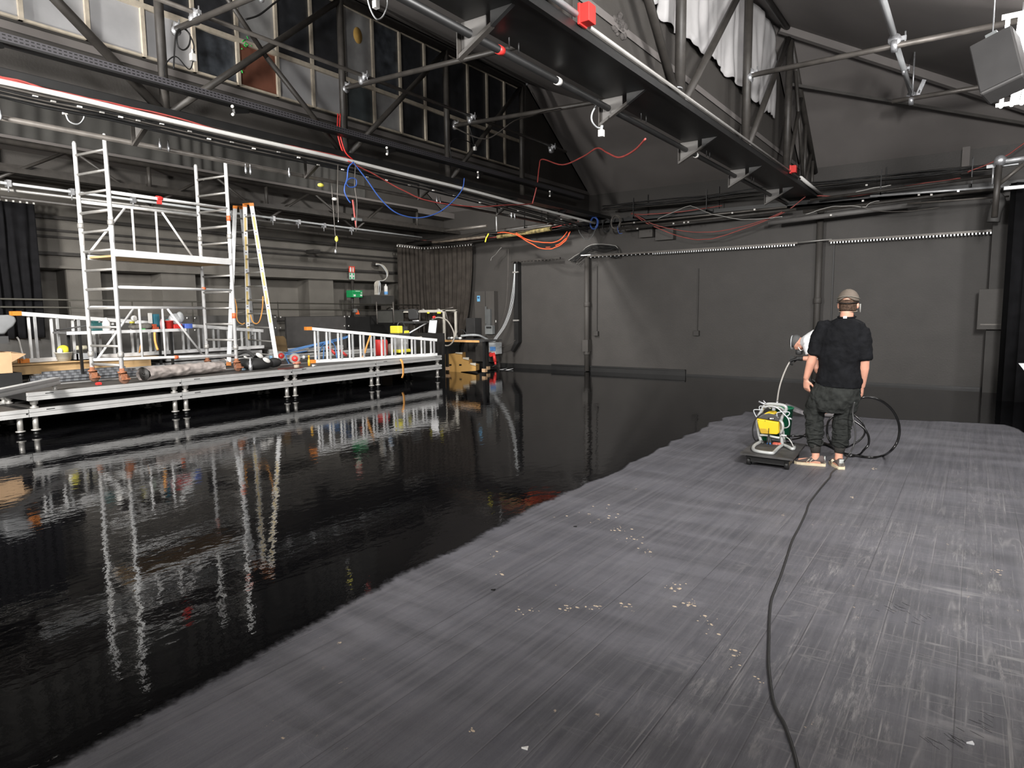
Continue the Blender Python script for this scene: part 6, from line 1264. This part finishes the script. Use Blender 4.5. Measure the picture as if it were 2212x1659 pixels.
# ---- trainers
def shoe(a_, toe, ang_label):
    t_ = Vector(toe).normalized(); s_ = Vector((t_.y, -t_.x, 0)); o = Vector((a_.x, a_.y, 0)); up_ = Vector((0, 0, 1))
    g = MB()
    U = [(-.085, .030, .055, .088), (-.06, .036, .052, .105), (-.02, .038, .048, .098), (.03, .040, .043, .085), (.08, .043, .036, .070), (.13, .044, .030, .055), (.165, .036, .026, .045), (.185, .018, .022, .034)]
    vs = []; fs = []; n = 14
    for d, w_, zc, h_ in U:
        for k in range(n):
            a = 2*math.pi*k/n; zz = .022+max(0, (math.sin(a)*.5+.5))*(h_-.022)
            vs.append(o+t_*d+s_*w_*math.cos(a)*(1 if math.sin(a) < .3 else .86)+up_*zz)
    for i in range(len(U)-1):
        for k in range(n): fs.append((i*n+k, i*n+(k+1) % n, (i+1)*n+(k+1) % n, (i+1)*n+k))
    fs.append(tuple(range(n))[::-1]); fs.append(tuple((len(U)-1)*n+k for k in range(n)))
    up = g.add(vs, fs, None, True).build('shoe', mat('brown_grey_shoe', (.085, .065, .06), .8, var=.15), man)
    out = [(-.095, .030), (-.06, .041), (0, .042), (.07, .047), (.13, .048), (.17, .038), (.195, .015)]
    poly = [o+t_*d+s_*w_ for d, w_ in out]+[o+t_*d-s_*w_ for d, w_ in out[::-1]]
    MB().prism([p+up_*.001 for p in poly], (0, 0, .026)).build('sole', mat('cream_sole', (.62, .52, .36), .7), up)
    for k, dd in enumerate((.035, .065)):
        for sd in (-1, 1): MB().path([o+t_*(dd+.02)+s_*sd*.0425+up_*.028, o+t_*(dd+.005)+s_*sd*.042+up_*.050, o+t_*(dd-.012)+s_*sd*.036+up_*.068], .007, None, 6, radii=[(.003, .010)]*3, flat=tuple(t_)).build('stripe', mat('cream_stripe', (.66, .60, .46), .7), up)
    MB().obox(o-t_*.084+up_*.078, s_*.022, t_*.006, up_*.020).build('heel_tab', mat('pale_heel_tab', (.42, .44, .42), .6), up, bevel=.004)
    MB().obox(o-t_*.080+up_*.045, s_*.027, t_*.010, up_*.018).build('heel_cup', mat('suede_heel', (.14, .125, .11), .9), up, bevel=.006)
    MB().path([o+t_*(.01+k*.012)+s_*(.018*(-1)**k)+up_*(.098-k*.006) for k in range(7)], .0025, None, 5).build('laces', mat('lace', (.4, .38, .34), .8), up)
shoe(aL, (-.95, -.12, 0), 'l'); shoe(aR, (-.45, .89, 0), 'r')

# ================================================================== BENDING WORKER BEHIND
YW = 10.3
def W(px, py, dy=0.): return P(px, py, y=YW+dy)
wk = empty('person', (W(1760, 880).x, YW, 0), 'bending person in white t-shirt and dark cap behind the standing one, holding a spray lance', 'person')
b = MB()
hd = W(1727, 740)
loft(b, [(hd+Vector((-.10, 0, .02)), .03, .04, (0, 0, 1), (0, 1, 0)), (hd+Vector((-.085, 0, .015)), .06, .065, (0, 0, 1), (0, 1, 0)), (hd+Vector((-.04, 0, .0)), .085, .078, (.3, 0, 1), (0, 1, 0)), (hd+Vector((.01, 0, -.02)), .092, .078, (.3, 0, 1), (0, 1, 0)), (hd+Vector((.05, 0, -.03)), .07, .065, (.3, 0, 1), (0, 1, 0)), (hd+Vector((.12, 0, -.0)), .058, .058, (.2, 0, 1), (0, 1, 0)), (hd+Vector((.20, 0, .03)), .09, .10, (.2, 0, 1), (0, 1, 0))], 18)
b.ball(hd+Vector((-.01, 0, -.115)), .016, .016, .026); b.ball(hd+Vector((.03, 0, -.105)), .012, .024, .01); 
for s_ in (-1, 1): b.ball(hd+Vector((.015, s_*.078, -.01)), .028, .012, .022); b.ball(hd+Vector((-.045, s_*.03, -.095)), .012, .012, .008)
sh = W(1752, 738); hp2 = W(1800, 752)
loft(b, [(sh+Vector((-.06, 0, 0)), .07, .12, (0, 0, 1), (0, 1, 0)), (sh, .11, .17, (0, 0, 1), (0, 1, 0)), (sh.lerp(hp2, .5), .12, .15, (0, 0, 1), (0, 1, 0)), (hp2, .14, .16, (.3, 0, 1), (0, 1, 0))], 18)
shL = sh+Vector((-.0, -.16, -.06)); el = W(1755, 775, -.18); wr = W(1727, 774, -.2)
limb(b, [shL, shL.lerp(el, .5), el, el.lerp(wr, .4), wr], [.05, .045, .038, .037, .026])
shR = sh+Vector((0, .16, -.06)); el2 = W(1765, 800, .1); wr2 = W(1775, 815, -.15)
limb(b, [shR, shR.lerp(el2, .5), el2, wr2], [.05, .045, .038, .026])
kn1, an1 = Vector((W(1790, 850).x, YW-.1, .50)), Vector((W(1762, 880).x+.25, YW+.1, .10)); kn2, an2 = Vector((W(1772, 850).x, YW+.15, .48)), Vector((W(1790, 880).x+.15, YW+.25, .10))
for kn, an in ((kn1, an1), (kn2, an2)): limb(b, [hp2, hp2.lerp(kn, .5), kn, kn.lerp(an, .4), an, Vector((an.x-.16, an.y, .05))], [.10, .085, .06, .055, .035, .03])
fuse(b.build('body', SKIN, wk), .008, 3)
TSH = mat('white_tshirt_cloth', (.74, .74, .75), .85, var=.06, bump=.15)
b = MB()
loft(b, [(sh+Vector((-.13, 0, -.01)), .065, .08, (0, 0, 1), (0, 1, 0)), (sh+Vector((-.07, 0, .0)), .11, .17, (0, 0, 1), (0, 1, 0)), (sh+Vector((.03, 0, .03)), .145, .20, (0, 0, 1), (0, 1, 0)), (sh.lerp(hp2, .5)+Vector((0, 0, .05)), .15, .185, (0, 0, 1), (0, 1, 0)), (hp2+Vector((0, 0, .02)), .15, .17, (.3, 0, 1), (0, 1, 0))], 22)
limb(b, [shL+Vector((.02, .06, .05)), shL+Vector((0, .0, 0)), shL.lerp(el, .6)], [.085, .085, .078]); limb(b, [shR+Vector((0, -.06, .05)), shR, shR.lerp(el2, .6)], [.085, .085, .078])
fuse(b.build('t_shirt', TSH, wk), .011, 3, ((CL1, .03),))
b = MB()
for kn, an in ((kn1, an1), (kn2, an2)): limb(b, [hp2+Vector((.03, 0, 0)), hp2.lerp(kn, .5), kn, kn.lerp(an, .5), kn.lerp(an, .92)], [.14, .11, .08, .07, .06])
fuse(b.build('trousers', TRO, wk), .012, 3, ((CL1, .03),))
b = MB(); b.ball(hd+Vector((-.055, 0, .02)), .085, .088, .095, mtx=Matrix.Rotation(.3, 3, 'Y')); b.build('cap', mat('grey_cap_cloth', (.07, .07, .07), .8), wk)
MB().path([hd+Vector((-.10, .088*math.cos(a), .0+.10*math.sin(a))) for a in [k*.5236 for k in range(12)]], .006, None, 6, closed=True).build('head_band', GREYT, wk)
MB().lathe([(.03, -.03), (.05, 0), (.045, .05), (.02, .06)], hd+Vector((-.0, 0, -.12)), None, 14, (.0, 0, -1)).build('respirator', DGREY, wk); MB().path([hd+Vector((.0, -.075, -.06)), hd+Vector((.03, -.07, -.11)), hd+Vector((.07, -.05, -.10))], .008).build('mask_strap', WHITE, wk)
GL = mat('black_glove', (.015, .015, .015), .6)
b = MB(); hand(b, wr, (W(1711, 778, -.2)-wr), (0, 0, -1), -1, [1.0, 1.05, 1.1, 1.15], 1.25); b.ball(wr+Vector((-.02, 0, 0)), .04, .035, .034); b.path([wr+Vector((.05, 0, .0)), wr], .038); fuse(b.build('glove', GL, wk), .006, 2)
b = MB(); hand(b, wr2, (-.6, -.3, -.6), (-.5, 0, .5), 1, [.9, .95, 1., 1.], 1.1); fuse(b.build('glove', GL, wk), .007, 2)
for an in (an1, an2):
    o = Vector((an.x, an.y, 0)); g = MB(); loft(g, [(o+Vector((.07, 0, .045)), .035, .04, (0, 1, 0), (0, 0, 1)), (o+Vector((0, 0, .05)), .042, .045, (0, 1, 0), (0, 0, 1)), (o+Vector((-.10, 0, .038)), .045, .034, (0, 1, 0), (0, 0, 1)), (o+Vector((-.19, 0, .028)), .028, .022, (0, 1, 0), (0, 0, 1))], 14); g.build('shoe', mat('worn_grey_shoe', (.16, .15, .15), .7), wk)
ln = empty('spray_lance', wr, 'pale curved spray lance hanging from the gloved hand down to the floor', 'lance')
MB().path(smooth_pts([W(1712, 776, -.2), W(1704, 785, -.25), W(1695, 803, -.35), W(1687, 825, -.45), W(1682, 845, -.55), Vector((W(1679, 868, -.6).x, YW-.6, .28))], 5), .011).build('tube', mat('pale_lance', (.42, .40, .37), .5), ln)
q = Vector((W(1679, 868, -.6).x, YW-.6, .28)); MB().tube(q, q+Vector((-.02, .02, -.10)), .016, n=10, r2=.010).build('nozzle', GALV, ln); MB().obox(W(1711, 779, -.2)+Vector((0, 0, .02)), (.03, 0, 0), (0, .012, 0), (0, 0, .05)).build('grip', BLK, ln)
# dark blurred-looking shoe and board behind the machine: both built as one flat shape at the wet edge
small('blurred_shoe', MB().prism([P(1695, 872, y=10.2), P(1716, 880, y=10.2), P(1742, 893, y=10.2), P(1735, 897, y=10.2), P(1705, 886, y=10.2)], (0, .10, 0)), mat('scuffed_grey_sheet', (.20, .19, .20), .6, var=.5, vscale=10), 'scuffed grey blurred shoe at the paint edge in front of the bending person', 'shield', bevel=.01)
# ================================================================== PAINT SPRAYER ON ITS DOLLY
ZB = .135
B1, B2, B3, B4 = P(1598, 978, z=ZB), P(1713, 992, z=ZB), P(1741, 959, z=ZB), P(1637, 948, z=ZB)
dol = empty('dolly_board', ((B1+B3)/2).to_tuple()[:2]+(0,), 'black square dolly board on hidden wheels under the yellow sprayer', 'dolly')
MB().prism([B1, B2, B3, B4], (0, 0, -.018)).build('board', mat('scuffed_black_board', (.045, .043, .042), .6, var=.5, vscale=9), dol)
cen = (B1+B2+B3+B4)/4
for q in (B1, B2, B3, B4):
    c = q.lerp(cen, .28); MB().box((c.x-.03, c.y-.03, .085), (c.x+.03, c.y+.03, ZB-.018)).build('castor_fork', BLK, dol); MB().lathe([(.025, -.02), (.045, -.018), (.045, .018), (.025, .02)], (c.x, c.y, .046), None, 16, (1, 0, 0)).build('wheel', BLK, dol)
MB().prism([v.lerp(cen, .2)+Vector((0, 0, -.02)) for v in (B1, B2, B3, B4)], (0, 0, -.075)).build('frame', BLK, dol)  # black block put under the board for the shadow there
YS = 7.32
def S(px, py, dy=0.): return P(px, py, y=YS+dy)
sp = empty('paint_sprayer', (cen.x, cen.y, ZB), 'yellow airless paint sprayer in a grey tube frame with a green bucket', 'sprayer')
FR = mat('grey_frame_paint', (.42, .43, .42), .38, .2)
zb_ = ZB+.016
def SB(px, py): q = P(px, py, z=zb_); return q
def tubeS(pts, r=.016, m=FR, nm='frame_tube', k=4, closed=False): return MB().path(smooth_pts(pts, k, closed), r, None, 10, closed=closed).build(nm, m, sp)
# base loops lying on the board
tubeS([SB(1644, 954), SB(1630, 962), SB(1627, 970), SB(1636, 975), SB(1665, 979), SB(1672, 977), SB(1680, 969), SB(1690, 962), SB(1700, 964), SB(1712, 970), SB(1716, 966)], .017)
# side uprights and hoop
tubeS([S(1646, 958), S(1640, 940), S(1636, 915), S(1638, 900), S(1645, 888), S(1650, 878), S(1658, 873), S(1672, 873), S(1690, 875), S(1698, 880), S(1697, 888), S(1690, 900), S(1686, 912), S(1684, 925), S(1688, 945), S(1690, 962)], .017)
tubeS([S(1644, 955, .22), S(1640, 925, .22), S(1644, 895, .22), S(1655, 880, .15), S(1672, 879, .12), S(1690, 884, .15), S(1694, 900, .22), S(1692, 930, .22), S(1694, 958, .22)], .015)
tubeS([S(1641, 940, -.02), S(1655, 940, -.03), S(1672, 944, -.03), S(1684, 946, -.02)], .013)
tubeS([S(1684, 908, -.03), S(1690, 914, -.05), S(1691, 926, -.05), S(1686, 936, -.03)], .014)
# motor housing
hp_ = [S(a, b_, -.07) for a, b_ in ((1634, 904), (1682, 912), (1682, 936), (1678, 939), (1643, 937), (1638, 922))]
MB().prism(hp_, (0, .20, 0)).build('motor_housing', YEL, sp, bevel=.012, seg=3)
MB().prism([S(a, b_, -.06) for a, b_ in ((1641, 899), (1648, 895), (1660, 893), (1676, 896), (1683, 902), (1682, 911), (1636, 903))], (0, .18, 0)).build('control_hood', mat('graphite_plastic', (.06, .058, .055), .4), sp, bevel=.008)
MB().prism([S(a, b_, -.05) for a, b_ in ((1646, 897), (1655, 891), (1668, 892), (1676, 897))], (0, .16, 0)).build('top_cover', YEL, sp, bevel=.01)
MB().prism([S(a, b_, -.066) for a, b_ in ((1659, 902), (1672, 903), (1672, 907), (1659, 906))], (0, -.004, 0)).build('badge', BLK, sp)
m_ = MB()
for k, w_ in enumerate((1.6, 1.6, .7, 1.6)): x0 = 1663+k*2.1; m_.prism([S(x0, 902.8, -.071), S(x0+w_, 902.9, -.071), S(x0+w_, 905.6, -.071), S(x0, 905.5, -.071)], (0, -.002, 0))
m_.build('badge_lettering', WHITE, sp)
MB().prism([S(a, b_, -.074) for a, b_ in ((1640, 925), (1655, 926), (1659, 931), (1660, 937), (1645, 936))], (0, -.006, 0)).build('lower_panel', mat('ochre_panel', (.45, .28, .02), .45), sp, bevel=.003)
MB().box(S(1660, 925, -.085), S(1661, 937, -.075)).build('slot', BLK, sp)
for a, b_ in ((1638, 907.5), (1652.5, 909.5)): MB().ball(S(a, b_, -.072), .004).build('screw', BLK, sp)
# bucket, pump, valve
g = S(1690, 930, .30); MB().lathe([(.10, 0), (.125, .33), (.132, .33), (.132, .345), (.11, .345), (.09, .02)], (g.x-.02, g.y, zb_), None, 26).build('bucket', DGREEN, sp)
g = S(1665, 945, .10); MB().lathe([(.04, 0), (.04, .08), (.055, .09), (.055, .14), (.03, .15)], (g.x-.05, g.y, zb_), None, 16).build('pump', mat('deep_green_pump', (.01, .16, .06), .4), sp)
MB().ball(S(1661, 959, -.02), .022, .022, .018).tube(S(1661, 959, -.02), S(1665, 965, -.04), .010).build('blue_valve', mat('bright_blue_plastic', (.05, .22, .65), .4), sp)
MB().lathe([(.022, -.03), (.03, -.02), (.03, .02), (.022, .03)], S(1675, 961, .0), None, 12, (1, 0, 0)).lathe([(.018, -.03), (.024, .03)], S(1682, 960, .0), None, 12, (1, 0, 0)).build('red_coupling', mat('dull_red_metal', (.42, .08, .05), .45), sp)
MB().box(S(1657, 940, -.02), S(1666, 975, .01)).build('pump_rod', DGREY, sp); MB().tube(S(1661, 938, -.06), S(1660, 975, -.06), .010).build('suction_rod', STEELB, sp)
# looped thin hoses, wire hooks and gun parts on top
tubeS([S(1650, 880, -.04), S(1665, 877, -.05), S(1680, 882, -.05), S(1693, 894, -.05), S(1703, 905, -.05), S(1705, 918, -.05), S(1699, 924, -.03), S(1690, 924, 0)], .006, GREYT, 'thin_hose')
tubeS([S(1695, 942, -.02), S(1706, 950, -.05), S(1714, 966, -.06), S(1713, 977, -.10), S(1700, 984, -.12), S(1688, 982, -.12), S(1678, 975, -.10), S(1667, 965, -.06)], .006, ALUD, 'thin_hose')
tubeS([S(1646, 893, -.05), S(1632, 906, -.06), S(1626, 925, -.06), S(1627, 942, -.05), S(1632, 952, -.03)], .007, BLK, 'black_lead')
tubeS([S(1648, 886, -.02), S(1630, 885, -.03), S(1629, 891, -.03), S(1635, 902, -.03)], .005, GREYT, 'wire_hook'); tubeS([S(1642, 888, .02), S(1640, 880, .02), S(1643, 877, .02), S(1648, 878, .02)], .005, GREYT, 'wire_hook')
tubeS([S(1679, 899, -.06), S(1680, 891, -.06), S(1703, 890, -.06), S(1705, 895, -.06), S(1700, 899, -.06)], .005, GREYT, 'wire_hook')
MB().tube(S(1639, 867, -.02), S(1656, 875, -.02), .009).tube(S(1649, 865, .02), S(1656, 874, .02), .006).tube(S(1656, 876, -.02), S(1665, 883, -.02), .008).box(S(1668, 880, -.05), S(1676, 886, -.01)).build('spray_gun', GALV, sp)
MB().tube(S(1701, 902, -.02), S(1711, 906, -.02), .010).build('gun_tip', GALV, sp); MB().tube(S(1688, 940, -.05), S(1699, 941, -.05), .007).build('white_fitting', WHITE, sp)
# ================================================================== HOSES AND POWER CABLE
def H(pts, y): return [P(a, b_, y=y) for a, b_ in pts]
big = [P(a, b_, y=y) for a, b_, y in ((1856, 862, 7.26), (1864, 858.5, 7.26), (1878, 858, 7.28), (1895, 862, 7.3), (1913, 872, 7.35), (1929, 888, 7.4), (1940, 910, 7.45), (1943, 932, 7.5), (1938, 955, 7.5), (1925, 973, 7.5))]+[P(a, b_, z=.014) for a, b_ in ((1908, 984), (1888, 988), (1868, 987), (1848, 984), (1826, 980), (1808, 972), (1792, 963), (1775, 958))]
o = MB().path(smooth_pts(big, 6), .0125, None, 8).build('spray_hose', BLKG); tag(o, 'thick black hose in a big upright loop held in the right hand', 'hose')
loops = [P(1808, 972, z=.02)]+[P(a, b_, y=7.62) for a, b_ in ((1796, 958), (1787, 938), (1788, 915), (1797, 902), (1812, 897), (1832, 903), (1850, 912), (1866, 925), (1876, 942), (1876, 960), (1866, 972))]+[P(a, b_, z=.014) for a, b_ in ((1856, 982), (1840, 985), (1824, 983))]
tag(MB().path(smooth_pts(loops, 6), .0115, None, 8).build('spray_hose', BLKG), 'second black hose loop standing behind the right leg', 'hose')
lp2 = [P(a, b_, y=7.85) for a, b_ in ((1820, 963), (1806, 945), (1799, 920), (1802, 900), (1812, 888))]+[P(a, b_, y=7.9) for a, b_ in ((1835, 892), (1852, 902), (1865, 918), (1868, 936), (1858, 950), (1843, 960))]+[P(1830, 966, z=.03), P(1812, 969, z=.012)]
tag(MB().path(smooth_pts(lp2, 6), .010, None, 8).build('spray_hose', BLKG), 'innermost black hose loop behind both legs', 'hose')
tag(MB().path(smooth_pts([S(1696, 942, .1), S(1715, 942, .1), P(1735, 942, y=7.5), P(1752, 947, y=7.6), P(1775, 955, z=.012), P(1800, 963, z=.012)], 6), .010, None, 8).build('spray_hose', BLKG), 'black hose running from the sprayer past the left leg, upper one', 'hose')
tag(MB().path(smooth_pts([S(1698, 950, .1), S(1712, 949, .1), P(1730, 945, y=7.55), P(1745, 935, y=7.7), P(1775, 922, y=8.0), P(1800, 918, z=.012)], 6), .009, None, 8).build('spray_hose', BLKG), 'black hose rising slightly behind the left leg', 'hose')
tag(MB().path(smooth_pts([S(1699, 955, .1), P(1715, 958, y=7.45), P(1735, 962, z=.012), P(1770, 962, z=.012), P(1800, 957, z=.012), P(1812, 950, z=.012)], 6), .008, None, 8).build('spray_hose', BLKG), 'thin black hose lying between the sprayer and the right foot', 'hose')
ppts = [P(a, b_, y=y) for a, b_, y in ((1846, 868, 6.95), (1842, 890, 6.95), (1845, 915, 6.93), (1848, 940, 6.92), (1843, 965, 6.9), (1832, 985, 6.85))]+[P(a, b_, z=.008) for a, b_ in ((1818, 1003), (1803, 1015), (1796, 1022), (1793, 1031), (1780, 1046), (1766, 1063), (1753, 1080), (1746, 1092), (1741, 1108), (1727, 1138), (1712, 1167), (1701, 1200), (1688, 1240), (1675, 1272), (1666, 1299), (1662, 1340), (1661, 1387), (1660, 1420), (1661, 1445), (1668, 1504), (1679, 1538), (1693, 1562), (1712, 1616), (1723, 1660), (1735, 1720))]
tag(MB().path(smooth_pts(ppts, 5), .0072, None, 8).build('power_cable', mat('dark_rubber_cable', (.028, .028, .028), .4)), 'long black power cable winding across the grey floor to the bottom edge', 'cable')
# ================================================================== LIGHT FITTINGS AND SPEAKER
TUBE = mat('lit_fluorescent_tube', (1, 1, 1), .5, emit=(1, .97, .95), estr=40)
def fitting(x, y, z, lb, L_=1.3):
    r = empty('ceiling_or_fill_light', (x, y, z), lb, 'light', 'fluorescent lights at the right edge')
    MB().box((x-.02, y-L_/2, z+.03), (x+.02, y+L_/2, z+.06)).box((x-.19, y-L_/2, z+.02), (x+.19, y-L_/2+.03, z+.06)).box((x-.19, y+L_/2-.03, z+.02), (x+.19, y+L_/2, z+.06)).build('housing', WHITE, r)
    for dx in (-.14, -.045, .045, .14): MB().tube((x+dx, y-L_/2+.03, z+.02), (x+dx, y+L_/2-.03, z+.02), .018, n=12).build('lamp_tube', TUBE, r)
    for dy in (-L_/2+.1, L_/2-.1): MB().tube((x, y+dy, z+.1), (x, y+dy, z+.55 if z+.55 < 6.45-.417*(x+3.2) else 6.45-.417*(x+3.2)), .006).build('hanger', GALV, r)
    return r
fitting(.235, 8.7, 4.22, 'nearer bright fluorescent fitting hanging at the top right corner')
fitting(.24, 8.95, 3.78, 'farther bright fluorescent fitting below the hanging speaker')
spk = empty('hanging_speaker', P(2158, 140, y=7.6), 'dark square loudspeaker tilted and hanging on a wire at the top right', 'speaker')
c = P(2160, 142, y=7.6); R1 = Matrix.Rotation(-.30, 3, 'Y') @ Matrix.Rotation(-.25, 3, 'Z') @ Matrix.Rotation(-.3, 3, 'X')
ax_, ay_, az_ = R1 @ Vector((1, 0, 0)), R1 @ Vector((0, 1, 0)), R1 @ Vector((0, 0, 1))
MB().obox(c, ax_*.165, ay_*.12, az_*.26, None).build('cabinet', mat('dark_speaker_case', (.05, .048, .047), .6), spk, bevel=.02); MB().obox(c-ay_*.125, ax_*.15, ay_*.006, az_*.24).build('grille', mat('speaker_grille', None), spk)
MB().obox(c+az_*.29, ax_*.045, ay_*.045, az_*.04).build('yoke', GREYP, spk); tp = c+az_*.32; MB().tube(tp, (tp.x, tp.y, 4.95+.2), .006).build('wire', GALV, spk)
MB().path([c+az_*.26-ax_*.13+Vector((0, 0, .0)), c+az_*.30-ax_*.11, c+az_*.28-ax_*.08], .006).build('ring', GALV, spk)
q = P(1749, 26, y=12.2); small('ceiling_sensor', MB().ball(q, .07, .07, .035), WHITE, 'small oval white fitting on the dark roof panel at the right', 'fitting')
for a, b_, y in ((1138, 182, 12.0), (565, 0, 6.9)): q = P(a, b_, y=y if y > 8 else 5.4); small('ceiling_fitting', MB().ball(q, .035, .035, .03), GALV, 'small pale fitting near the last high window' if y > 8 else 'small red-tipped fitting at the top edge', 'fitting')
